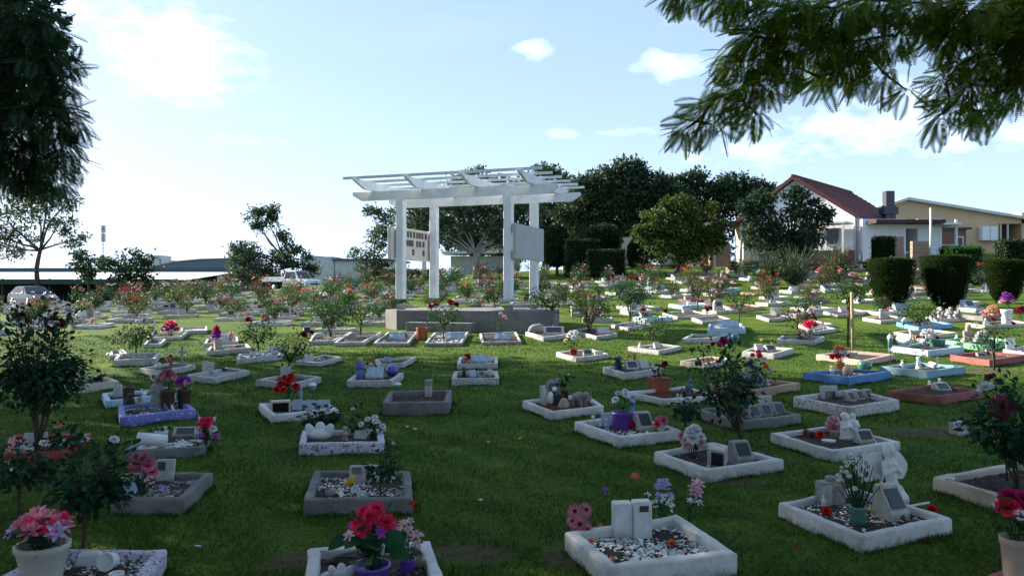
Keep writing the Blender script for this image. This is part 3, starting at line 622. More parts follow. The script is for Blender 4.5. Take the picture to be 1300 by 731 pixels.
PC = pergola()

# ------------------------------------------------------------------ buildings on the rise
mat('house_white', (.78, .79, .83), (.68, .69, .74), 1.2, .8, .05); mat('roof_red', (.125, .026, .026), (.08, .018, .018), 3, .75, .3)
mat('beige_wall', (.62, .43, .26), (.54, .37, .22), .8, .85, .1); mat('trim_white', (.62, .62, .60), (.5, .5, .48), 3, .6); mat('window_dark', (.02, .028, .04), None, rough=.15, spec=.4)
mat('maroon', (.06, .022, .02), (.04, .015, .013), 3, .6); mat('brick_tan', (.34, .24, .17), (.24, .16, .11), 10, .85, .2); mat('brick_brown', (.24, .12, .09), (.14, .07, .055), 12, .9, .2)
mat('gravel_grey', (.30, .28, .25), (.2, .19, .17), 14, .9, .4); mat('fascia_green', (.025, .055, .045), None, rough=.6); mat('roof_slate', (.10, .14, .17), (.07, .10, .13), 2, .5)
mat('shed_white', (.60, .60, .60), (.50, .50, .50), 1.5, .6); mat('interior_shade', (.02, .022, .025), (.035, .035, .035), 2, .9); mat('far_tan', (.28, .22, .18), (.2, .16, .13), 3, .9)  # near-black back surfaces paint in the shade of open bays and recesses
def basis(o, a):
    """matrix with x along the gable wall (towards the right), y along the ridge (away), at point o"""
    c, s = math.cos(a), math.sin(a)
    return Matrix(((c, s, 0, o[0]), (-s, c, 0, o[1]), (0, 0, 1, o[2]), (0, 0, 0, 1)))
def house():
    g = 3.45; T = basis((19.3, 55, g), math.radians(40)); root = thing('white_house', 'white gabled house with a dark red tiled roof on the rise', 'house', (19.3, 55, g), -math.radians(40))
    e, ap, w, L = 2.95, 5.68, 4.0, 12.0      # eave, apex, half width, length
    MB().prism([(-w+.1, -.5), (w-.1, -.5), (w-.1, e-.05), (0, ap-.12), (-w+.1, e-.05)], L-.3, Matrix.Translation((0, L/2, 0))).build('wall', 'house_white', root)
    rf = MB()
    for s in (-1, 1):
        poly = [(0, ap), (s*(w+.25), e-.17), (s*(w+.25), e-.05), (0, ap+.14)]
        rf.prism(poly if s > 0 else poly[::-1], L+.5, Matrix.Translation((0, L/2, 0)))
    # tile courses as ribs
    for k in range(13):
        t = (k+.5)/13
        for s in (-1, 1): rf.box((s*(w+.2)*t, L/2, ap+.15-(ap-e+.19)*t*1.0), (.10, L+.5, .05))
    r = rf.build('roof', 'roof_red', root)
    MB().box((0, L/2, ap+.15), (.2, L+.56, .12)).build('ridge_cap', 'roof_red', r)
    ba = MB()
    for s in (-1, 1):
        poly = [(0, ap-.14), (s*(w+.25), e-.31), (s*(w+.25), e-.17), (0, ap)]
        ba.prism(poly if s > 0 else poly[::-1], .05, Matrix.Translation((0, -.24, 0)))
    ba.build('barge_board', 'maroon', root)
    MB().tube([(0, -.2, ap-.75), (0, .1, ap-.75)], .10, 8).build('gable_vent', 'window_dark', root)
    # porch under a small awning on the gable side, brick base
    MB().box((2.0, -.9, 2.35), (3.9, 1.8, .12)).build('awning', 'trim_white', root)
    for x in (.2, 3.8): MB().box((x, -1.7, 1.1), (.12, .12, 2.4)).build('awning_post', 'trim_white', root)
    MB().box((2.0, -.62, .15), (4.0, 1.2, .9)).build('brick_base', 'brick_brown', root)
    for x in (2.6, -2.4):
        f = MB().box((x, -.0+.10, 1.55), (.95, .16, 1.15)).build('window', 'trim_white', root)
        MB().box((x, .015, 1.55), (.78, .03, .98)).build('pane', 'window_dark', f)
    f = MB().box((w-.1, 1.5, 1.3), (.08, .6, 1.6)).build('window', 'trim_white', root); MB().box((w-.05, 1.5, 1.3), (.03, .45, 1.4)).build('pane', 'window_dark', f)
    MB().tube([(w-.02, .1, -.2), (w-.02, .1, e-.2)], .05, 8).build('downpipe', 'trim_white', root)
    # veranda on the far left of the gable
    va = thing('veranda', 'open veranda with a dark red roof left of the white house', 'veranda', (15.2, 55.5, g))
    MB().box((0, 0, 2.55), (3.4, 2.6, .25)).build('roof', 'maroon', va)
    for x in (-1.5, .3): MB().box((x, -1.1, 1.0), (.14, .14, 2.9)).build('post', 'trim_white', va)
    MB().box((1.1, .2, 1.1), (1.1, 2.0, 2.7)).build('wall', 'cream_paint', va); MB().box((-1.1, -.9, .35), (1.4, .5, 1.5)).build('low_wall', 'brick_tan', va)
house()
def annexe():
    d = 52; g = 3.35; o = at(1150, 365, d); root = thing('annexe', 'low white annexe with dark red flat roof and open doorway', 'outbuilding', (o.x, d, g))
    s = d/F; X = lambda px: (px-1150)*s; Z = lambda py: EYE+(365.5-py)*s-g
    b = MB(); b.box(((X(1095)+X(1150))/2, 1.5, Z(305)), (X(1150)-X(1095), 3, Z(285)+.4)); b.box(((X(1165)+X(1196))/2, 1.5, Z(305)), (X(1196)-X(1165), 3, Z(285)+.4)); b.box((X(1157.5), 1.5, Z(287.5)), (X(1165)-X(1150), 3, .25)); b.box((X(1157), 2.9, Z(305)), (1, .1, Z(290)))
    b.v = [(x, y, z) for x, y, z in b.v]; b.build('wall', 'house_white', root)
    MB().box((X(1143), .8, Z(283)), (X(1186)-X(1100), 4.4, .22)).build('roof', 'maroon', root)
    MB().box((X(1195), .6, Z(286)), (X(1206)-X(1184), 4.0, .14)).build('skillion_roof', 'trim_white', root)
    MB().box((X(1203), -1.0, Z(306)), (.14, .14, Z(288)+.4)).build('roof_post', 'trim_white', root)
    MB().box((X(1188), -1.1, Z(318)), (1.7, .04, .04)).box((X(1188), -1.1, Z(312)), (1.7, .04, .04)).box((X(1188), -1.1, Z(324)), (1.7, .04, .04)).build('handrail', 'trim_white', root)
    for a, c, lab in ((1125, 1146, 'tan block screen wall beside the square hedge'), (1157, 1181, 'tan block screen wall next to the white pole')):
        q = gp((a+c)/2, 46); q.z += .05; sc = 46/F; t = MB(); h = EYE+(365.5-(300 if a < 1150 else 306))*sc-q.z
        for k in range(9): t.box((0, 0, h*(k+.5)/9), ((c-a)*sc, .3, h/9-.03))
        t.box((0, 0, h/2), ((c-a)*sc-.06, .24, h-.04)); o2 = t.build('screen_wall', 'brick_tan'); o2.location = q; tag(o2, lab, 'wall')
    q = gp(1181.5, 44); h = EYE+(365.5-264)/F*44-q.z; o3 = MB().tube([(0, 0, -.1), (0, 0, h)], [.07, .06], 8).build('pole', 'trim_white'); o3.location = q; tag(o3, 'slim white pole standing in front of the annexe roof', 'pole')
annexe()
def beige():
    d = 66; g = 3.9; o = at(1200, 365, d); root = thing('beige_building', 'long beige building with low pitched roof and white fascia', 'building', (o.x, d, g)); s = d/F
    X = lambda px: (px-1200)*s; Z = lambda py: EYE+(365.5-py)*s-g
    MB().prism([(X(1092), -.6), (X(1268), -.6), (X(1268), Z(272)), (X(1150), Z(254)), (X(1092), Z(269))], 10, Matrix.Translation((0, 5, 0))).build('wall', 'beige_wall', root)
    MB().prism([(X(1268), Z(284)), (X(1420), Z(284)), (X(1420), Z(300)), (X(1420), Z(297)), (X(1268), Z(272))][:1]+[(X(1300), Z(284)), (X(1300), Z(277)), (X(1268), Z(272))], 10, Matrix.Translation((0, 5, 0))).build('recess_head', 'beige_wall', root)
    MB().box((X(1345), 5, Z(310)), (X(1390)-X(1294), 10, 5.2)).build('end_wall', 'beige_wall', root)
    MB().box((X(1282), 4, Z(305)), (2.2, .2, 4)).build('recess_wall', 'interior_shade', root)
    for px in (1272, 1281): MB().box((X(px), .2, Z(306)), (.12, .12, 3.4)).build('recess_post', 'trim_white', root)
    MB().box((X(1270), .1, Z(321)), (X(1275)-X(1262), .1, 1.0)).build('gate_panel', 'trim_white', root)
    rf = MB()
    for a, b in (((1086, 272), (1150, 252)), ((1150, 252), (1400, 293))):
        rf.prism([(X(a[0]), Z(a[1])-.16), (X(b[0]), Z(b[1])-.16), (X(b[0]), Z(b[1])+.06), (X(a[0]), Z(a[1])+.06)], 11, Matrix.Translation((0, 5, 0)))
    rf.build('roof', 'trim_white', root)
    MB().box((X(1251), -.35, Z(297)), (1.25, .6, 1.15), bev=.03).build('cooling_unit', 'plastic_white', root)
    MB().box((X(1251)+.0, -.66, Z(297)), (.03, .02, 1.1)).build('unit_seam', 'gravel_grey', root)
    MB().box((X(1206), 3, Z(258)), (.7, .6, .5)).build('roof_vent', 'metal_dark', root); MB().box((X(1226), 3, Z(262)), (.5, .5, .3)).build('roof_vent', 'metal_dark', root)
    q = at(1212, 302, 60); r2 = thing('brick_outhouse', 'small brown brick outhouse with a white window behind the annexe', 'outbuilding', (q.x, 60, 3.9))
    MB().box((0, 1, .8), (1.7, 2, 2.6)).build('wall', 'brick_brown', r2); MB().box((.1, 1, 2.15), (2.2, 2.4, .14)).build('roof', 'metal_dark', r2); f = MB().box((.35, -.02, 1.1), (.6, .06, .9)).build('window', 'trim_white', r2); MB().box((.35, -.06, 1.1), (.4, .03, .7)).build('pane', 'window_dark', f)
    f = at(1128, 262, 57); fl = thing('flue', 'dark square chimney flue rising behind the red roof', 'chimney', (f.x, 57, 5.5))
    MB().box((0, 0, .9), (.7, .7, 2.0)).build('flue_base', 'metal_dark', fl); MB().box((0, 0, 1.55), (1.0, .9, .5)).build('flue_collar', 'metal_dark', fl); MB().box((0, 0, 2.05+.25), (.62, .62, 1.3), bev=.03).build('flue_head', 'metal_dark', fl)
beige()

# ------------------------------------------------------------------ left carport, far sheds, mast, vehicles
def sheds():
    d = 72; s = d/F; root = thing('carport', 'long low carport with dark green fascia and shaded bays at the left', 'carport', (at(100, 365, d).x, d, 0)); cx = at(100, 365, d).x
    X = lambda px: (px-650)*s-cx; Z = lambda py: EYE+(365.5-py)*s
    MB().box(((X(-160)+X(225))/2, 0, Z(357.5)), (X(225)-X(-160), .25, Z(354.5)-Z(361))).build('fascia', 'fascia_green', root)
    MB().prism([(-.1, Z(355)-.04), (12, 3.25-.04), (12, 3.25), (-.1, Z(355))], X(240)-X(-160), Matrix.Translation(((X(-160)+X(240))/2, 0, 0)) @ Matrix.Rotation(math.radians(90), 4, 'Z')).build('roof', 'plastic_white', root)
    MB().box(((X(-160)+X(225))/2, 9.6, Z(372)), (X(225)-X(-160), .2, 3.4)).build('back_wall', 'interior_shade', root)
    for px in (-120, -60, 0, 60, 125, 178, 222): MB().box((X(px), .4, Z(372)), (.16, .16, 2.6)).build('post', 'fascia_green', root)
    MB().box((X(255), 3, Z(370)), (X(305)-X(225)-.2, 6, Z(357)-Z(383))).build('end_store', 'far_tan', root)
    r2 = thing('long_shed', 'white walled long shed with slate blue roof edge behind the carport', 'shed', (cx, 96, 0)); s2 = 96/F
    X2 = lambda px: (px-650)*s2-cx; Z2 = lambda py: EYE+(365.5-py)*s2
    MB().box(((X2(-200)+X2(305))/2, 5, Z2(360)), (X2(305)-X2(-200), 10, Z2(346)-Z2(374))).build('wall', 'shed_white', r2)
    MB().box(((X2(-200)+X2(308))/2, 5, Z2(343.5)), (X2(308)-X2(-200), 11, Z2(340)-Z2(346.5))).build('roof', 'roof_slate', r2)
    r3 = thing('curved_roof_hall', 'hall with low curved navy roof beyond the long shed', 'building', (at(270, 365, 120).x, 120, 0)); s3 = 120/F
    Z3 = lambda py: EYE+(365.5-py)*s3
    MB().prism([(-6.5, 0), (6, 0), (6, Z3(331)), (4, Z3(330)), (0, Z3(331)), (-3.5, Z3(334)), (-6.5, Z3(340))], 10).build('hall_body', 'roof_slate', r3)
    MB().prism([(-6.7, Z3(340)), (-3.5, Z3(334)), (0, Z3(331)), (4, Z3(330)), (6.2, Z3(331)), (6.2, Z3(330)), (4, Z3(329)), (0, Z3(330)), (-3.5, Z3(332.8)), (-6.7, Z3(339))], 10.4).build('roof_edge', 'gravel_grey', r3)
    # distant block and mast
    q = at(202, 335, 260); b = MB().box((0, 0, 5), (4.5, 8, 14)).box((3.2, 0, 4), (2.5, 8, 13)).build('distant_block', 'shed_white'); b.location = (q.x, 260, 0); tag(b, 'pale distant block just above the long shed roof', 'building')
    q = at(131, 340, 180); ms = thing('radio_mast', 'thin lattice radio mast with small antennas on the skyline', 'mast', (q.x, 180, 0)); h = EYE+(365.5-287)/F*180
    t = MB()
    for sx, sy in ((-.3, -.2), (.3, -.2), (0, .35)): t.tube([(sx, sy, 0), (sx*.5, sy*.5, h)], .06, 4)
    for k in range(20): z = h*k/20; t.tube([(-.3+.15*k/20, -.2, z), (.3-.15*k/20, -.2, z+h/20)], .035, 4)
    t.build('lattice', 'gravel_grey', ms)
    for z in (.98, .93, .86, .80): MB().box((.25, 0, h*z), (.5, .25, .9)).box((-.25, 0, h*z), (.3, .25, .9)).build('antenna', 'shed_white', ms)
    # white warehouse
    d4 = 98; s4 = d4/F; cx4 = at(440, 365, d4).x; Z4 = lambda py: EYE+(365.5-py)*s4; X4 = lambda px: (px-650)*s4-cx4
    w = thing('warehouse', 'white gabled warehouse behind the pickup truck', 'warehouse', (cx4, d4, 0))
    MB().box(((X4(383)+X4(424))/2, 6, Z4(345)), (X4(424)-X4(383), 12, Z4(326)-Z4(364))).build('wall', 'shed_white', w)
    MB().prism([(X4(383), Z4(326)), (X4(424), Z4(326)), (X4(424), Z4(327)), (X4(388), Z4(323.5))][::-1], 12, Matrix.Translation((0, 6, 0))).build('gable', 'shed_white', w)
    MB().box(((X4(425)+X4(500))/2, 6, Z4(350)), (X4(500)-X4(425), 12, Z4(331)-Z4(369))).build('wing_wall', 'shed_white', w)
    MB().box(((X4(422)+X4(505))/2, 6, Z4(329.5)), (X4(505)-X4(422), 12.6, Z4(328.5)-Z4(331))).build('roof', 'roof_slate', w)
    # grey shed behind the pergola
    d5 = 72; s5 = d5/F; cx5 = at(610, 365, d5).x; Z5 = lambda py: EYE+(365.5-py)*s5; X5 = lambda px: (px-650)*s5-cx5
    v = thing('corrugated_shed', 'pale grey corrugated shed with white flat roof seen through the pergola', 'shed', (cx5, d5, Z5(350)))
    zb = Z5(350)
    t = MB()
    for k in range(36):
        x0 = X5(572)+(X5(660)-X5(572))*k/36; t.box((x0+.07, 0, (Z5(325)-zb)/2), (.09, .1, Z5(325)-zb))
    t.box(((X5(572)+X5(660))/2, 1.6, (Z5(325)-zb)/2), (X5(660)-X5(572), 3.1, Z5(325)-zb)); t.build('wall', 'shed_white', v)
    MB().box(((X5(562)+X5(630))/2, 1, Z5(321)-zb), (X5(630)-X5(562), 3.8, .22)).build('roof', 'trim_white', v); MB().box(((X5(592)+X5(664))/2, .5, Z5(319)-zb), (X5(664)-X5(592), 3.0, .35)).build('gable_band', 'trim_white', v)
    for px in (539, 551): MB().box((X5(px), -.2, (Z5(330)-zb)/2), (.35, .35, Z5(326)-zb)).build('gate_post', 'trim_white', v)
    MB().box((X5(545), -.2, Z5(323)-zb), (1.5, .4, .2)).build('gate_head', 'trim_white', v)
    w2 = thing('garden_wall', 'low cream garden wall glimpsed between the citrus tree trunks', 'wall', gp(745, 60))
    MB().box((2.6, 0, 1.2), (1.6, .3, 2.6)).box((0, 0, .75), (3.6, .3, 1.6)).build('wall_face', 'cream_paint', w2)
    q = gp(880, 61); MB().box((0, 0, .9), (4.6, .3, 3.0)).build('wall_face', 'cream_paint', thing('garden_wall', 'taller pale wall behind the citrus tree stems', 'wall', q))
sheds()

def car_like(name, label, cat, d, px_c, yaw, profile, glass, width, wheels, bodymat, kind, zoff=0):
    """profile: side outline (x forward, z) of the body; glass: outline of the cabin"""
    x = (px_c-650)/F*d; g = Hf(x, d)+zoff; root = thing(name, label, cat, (x, d, g), yaw)
    def loft(poly, w, inset_top, zsplit):
        n = len(poly); vs = []
        for k, (fy, ins) in enumerate(((-1, 1), (-.92, 0), (.92, 0), (1, 1))):
            for (px, pz) in poly:
                tuck = inset_top*max(0, (pz-zsplit))
                y = fy*w/2-math.copysign(tuck, fy); vs.append((px*(.985 if ins else 1), y, pz-(.02 if ins else 0)))
        fs = [tuple(range(n)), tuple(range(4*n-1, 3*n-1, -1))]
        for k in range(3): fs += [(k*n+i, (k+1)*n+i, (k+1)*n+(i+1) % n, k*n+(i+1) % n) for i in range(n)]
        return vs, fs
    v, f = loft(profile, width, .12, .6); body = MB().add(v, f).build('body', bodymat, root)
    v, f = loft(glass, width-.06, .32, .85); cab = MB().add(v, f).build('cabin', bodymat, root)
    # glazing, each pane a few mm proud of the cabin
    gx0 = min(p[0] for p in glass); gx1 = max(p[0] for p in glass); zt = max(p[1] for p in glass); zb = min(p[1] for p in glass)
    tops = sorted([p[0] for p in glass if p[1] > zt-.06])
    ty = lambda z, o: (width-.06)/2-.32*max(0, z-.85)+o
    spans = [(tops[0]+.02, (tops[0]+tops[-1])/2-.04), ((tops[0]+tops[-1])/2+.04, tops[-1]-.02)] if kind == 'car' else [(tops[0]+.05, tops[-1]-.02)]
    za, zc = zb+.06, zt-.08
    for sgn in (-1, 1):
        for i, (a, b) in enumerate(spans):
            a0 = a-(.32 if i == 0 and kind == 'car' else 0); b0 = b+(.42 if i == len(spans)-1 else 0)
            MB().add([(a0, sgn*ty(za, .012), za), (b0, sgn*ty(za, .012), za), (b, sgn*ty(zc, .012), zc), (a, sgn*ty(zc, .012), zc)], [(0, 1, 2, 3)]).build('side_window', 'window_dark', root)
    fr = sorted([p for p in glass], key=lambda p: -p[0])
    A, B = fr[0], [p for p in glass if p[1] > zt-.03][-1] if kind else None
    B = max([p for p in glass if p[1] > zt-.06], key=lambda p: p[0])
    n = Vector((A[0]-B[0], 0, A[1]-B[1])); nn = Vector((-n.z, 0, n.x)).normalized()*-.015
    if nn.z < 0: nn = -nn
    pts = []
    for (q, t) in ((.08, 1), (.92, 1), (.92, -1), (.08, -1)):
        p = Vector((B[0], 0, B[1])).lerp(Vector((A[0], 0, A[1])), q)+nn; pts.append((p.x+.012, t*(ty(p.z, -.1)), p.z))
    MB().add(pts, [(0, 1, 2, 3)]).build('windscreen', 'window_dark', root)
    for wx in wheels:
        for sgn in (-1, 1):
            w = link('wheel', MB().mesh('e'), None, root); w.data = MB().lathe([(.02, -.1), (.30, -.1), (.33, -.05), (.33, .05), (.30, .1), (.02, .1)], 20, Matrix.Rotation(math.radians(90), 4, 'X')).mesh('wheel'); w.data.materials.append(MATS['metal_dark']); w.location = (wx, sgn*(width/2-.1), .33)
            MB().lathe([(.02, -.112), (.19, -.112), (.20, -.10), (.2, .10), (.19, .112), (.02, .112)], 16, Matrix.Rotation(math.radians(90), 4, 'X')).build('rim', 'shed_white', w)
    xf = max(p[0] for p in profile)
    for sgn in (-1, 1):
        MB().box((xf-.10, sgn*(width/2-.28), .66), (.22, .36, .15), bev=.04).build('headlight', 'plastic_white', root)
        MB().box((.75, sgn*(width/2+.06), .98), (.12, .16, .12), bev=.03).build('mirror', bodymat, root)
    MB().box((xf+.005, 0, .60), (.03, .8, .12)).build('grille', 'metal_dark', root)
    MB().box((xf+.02, 0, .38), (.08, width*.92, .2), bev=.03).build('bumper', bodymat, root)
    return root
mat('car_paint', (.05, .06, .11), None, rough=.25, spec=.5); mat('ute_white', (.66, .66, .66), None, rough=.3, spec=.5)
prof = [(-2.15, .30), (-2.2, .62), (-2.1, .92), (-1.5, .97), (.75, .95), (1.6, .82), (2.1, .68), (2.18, .45), (2.1, .28), (1.72, .28), (1.6, .58), (1.3, .68), (1.0, .58), (.88, .28), (-.95, .28), (-1.05, .58), (-1.35, .68), (-1.65, .58), (-1.78, .28)]
glass = [(-1.95, .93), (-1.25, 1.40), (-.9, 1.44), (.15, 1.42), (.95, .94)]
car_like('parked_car', 'dark blue sedan parked in front of the shaded carport', 'car', 57, 42, math.radians(-38), prof, glass, 1.75, (-1.35, 1.3), 'car_paint', 'car')
prof2 = [(-.6, .40), (-.6, 1.0), (.95, 1.02), (1.7, .98), (2.2, .86), (2.3, .5), (2.2, .36), (1.85, .36), (1.75, .66), (1.45, .76), (1.15, .66), (1.0, .36)]
glass2 = [(-.6, .98), (-.5, 1.62), (-.2, 1.68), (.6, 1.66), (1.25, 1.0)]
ute = car_like('pickup_truck', 'white tray-back pickup truck parked behind the rose garden', 'truck', 66, 375, math.radians(-34), prof2, glass2, 1.75, (-1.6, 1.45), 'ute_white', 'ute', zoff=-.2)
MB().box((-1.85, 0, .84), (2.35, 1.85, .10)).box((-1.85, -.90, 1.04), (2.35, .05, .30)).box((-1.85, .90, 1.04), (2.35, .05, .30)).box((-3.0, 0, 1.04), (.05, 1.75, .30)).build('tray', 'ute_white', ute)
MB().tube([(-.72, -.8, .9), (-.72, -.8, 1.72), (-.72, .8, 1.72), (-.72, .8, .9)], .03, 6).build('headboard', 'ute_white', ute)

# ------------------------------------------------------------------ grave borders
POLYS = []     # outlines of what stands on the lawn, so that no grass grows through
ROUND = [0, .012, .02]
def border_mesh(P4, O, h, w, bed, n=7, rough=.005):
    """mitred kerb round a four-sided outline (top outer edge), following the ground"""
    P4 = [Vector((p.x, p.y, 0)) for p in P4]; c = sum(P4, Vector())/4
    def inset(d):
        out = []
        for i in range(4):
            a, b, e = P4[i-1], P4[i], P4[(i+1) % 4]; u = (b-a).normalized(); v = (e-b).normalized()
            nu = Vector((-u.y, u.x, 0)); nv = Vector((-v.y, v.x, 0))
            if nu.dot(c-b) < 0: nu = -nu
            if nv.dot(c-b) < 0: nv = -nv
            k = nu+nv; out.append(b+k*(d/max(k.dot(nu), .3)))
        return out
    b = min(.016 if n > 6 and rough > .0022 else .008, w*.3)
    prof = [(-.004, -.12), (0, .01), (.002, h-b), (b*.35, h-b*.3), (b, h), (w-b, h), (w-b*.35, h-b*.3), (w-.002, h-b), (w, bed-.03)]
    V = []; fs = []
    for d, z in prof:
        q = inset(d)
        for i in range(4):
            for k in range(n):
                p = q[i].lerp(q[(i+1) % 4], k/n); jx = R.gauss(0, rough) if z > 0 else 0; jz = R.gauss(0, rough) if z > .02 else 0
                V.append((p.x-O.x+jx, p.y-O.y+jx, Hf(p.x, p.y)-O.z+z+jz))
    m = 4*n
    for r in range(len(prof)-1):
        for i in range(m): fs.append((r*m+i, r*m+(i+1) % m, (r+1)*m+(i+1) % m, (r+1)*m+i))
    mb = MB().add(V, fs, rough > .0022); inner = inset(w-.002)
    return mb, inner
def pebbles(inner, O, bed, n, size, patches=None):
    """positions of stones in a bed"""
    a = np.array([[p.x, p.y] for p in inner]); u = rng.random((n, 2))
    p = (a[0]*(1-u[:, :1])+a[1]*u[:, :1])*(1-u[:, 1:])+(a[3]*(1-u[:, :1])+a[2]*u[:, :1])*u[:, 1:]
    if patches is not None:
        keep = np.ones(n, bool); f = np.sin(p[:, 0]*7+patches)*np.cos(p[:, 1]*9+patches*2)+rng.normal(size=n)*.35
        p = p[f > -.25]; n = len(p)
    return np.stack([p[:, 0]-O.x, p[:, 1]-O.y, H(p[:, 0], p[:, 1])-O.z+bed+size*.25], 1)
PEB_V = [(1, 0, 0), (.3, .8, 0), (-.8, .5, 0), (-.7, -.6, 0), (.4, -.9, 0), (.1, .1, .6), (0, 0, -.5)]
PEB_F = [(0, 1, 5), (1, 2, 5), (2, 3, 5), (3, 4, 5), (4, 0, 5)]
def bed_part(root, inner, O, bed, kind, near):
    soil = {'white': 'dark_mulch', 'grey': 'soil', 'mulch': 'red_mulch', 'soil': 'soil', 'mixed': 'soil', 'bark': 'dark_mulch', 'concrete': 'concrete'}[kind]
    n = 9; V = []; a = [Vector((p.x, p.y, 0)) for p in inner]
    for j in range(n):
        for i in range(n):
            p = a[0].lerp(a[1], i/(n-1)).lerp(a[3].lerp(a[2], i/(n-1)), j/(n-1)); e = min(i, j, n-1-i, n-1-j) == 0
            V.append((p.x-O.x, p.y-O.y, Hf(p.x, p.y)-O.z+bed+(0 if e else R.gauss(.004, .007))))
    g = MB().add(V, [(j*n+i, j*n+i+1, (j+1)*n+i+1, (j+1)*n+i) for j in range(n-1) for i in range(n-1)], True).build('bed', soil, root)
    cnt, size, pm, pat = {'white': (1900, .019, 'pebble_white', 1), 'grey': (1400, .016, 'pebble_grey', 1), 'mulch': (1300, .018, 'chip_red', None), 'soil': (180, .012, 'pebble_grey', 1), 'mixed': (900, .017, 'pebble_white', 1), 'bark': (900, .018, 'bark_chip', None), 'concrete': (40, .01, 'pebble_grey', 1)}[kind]
    if near < 1: cnt = int(cnt*.28); size *= 1.7
    pos = pebbles(inner, O, bed, cnt, size, R.random()*6 if pat else None)
    if len(pos):
        Mx = rand_rot(len(pos))*.35+np.eye(3)[None]*.65; sc = rng.uniform(.5, 1.5, (len(pos), 1, 1))*size*np.array([1, .75, .7])[None, None, :]
        st = (.45, 1, .45) if 'chip' in pm else None
        T = np.array(PEB_V)*(np.array([1.6, .45, .5]) if 'chip' in pm else 1)
        o = link('gravel' if 'pebble' in pm else 'bark_chips', scatter('gravel', T, PEB_F, Mx*sc, pos), pm, root); o['kind'] = 'stuff'
def grave(q, m, label, bed='soil', h=.11, w=.085, near=1, group=None, bedz=None):
    """q: pixel corners of the top outline: back-left, back-right, front-right, front-left"""
    w *= .84; h *= .94; pts = [P(a, b, h) for a, b in q]; O = sum(pts, Vector())/4; O.z = Hf(O.x, O.y)
    root = thing('grave_border', label, 'grave border', O, 0, group); bz = h*.55 if bedz is None else bedz
    mb, inner = border_mesh(pts, O, h, w, bz, rough=.0026 if near else .002); mb.build('kerb', m, root); bed_part(root, inner, O, bz, bed, near)
    POLYS.append([(p.x, p.y) for p in pts]); root['_bz'] = bz
    return root
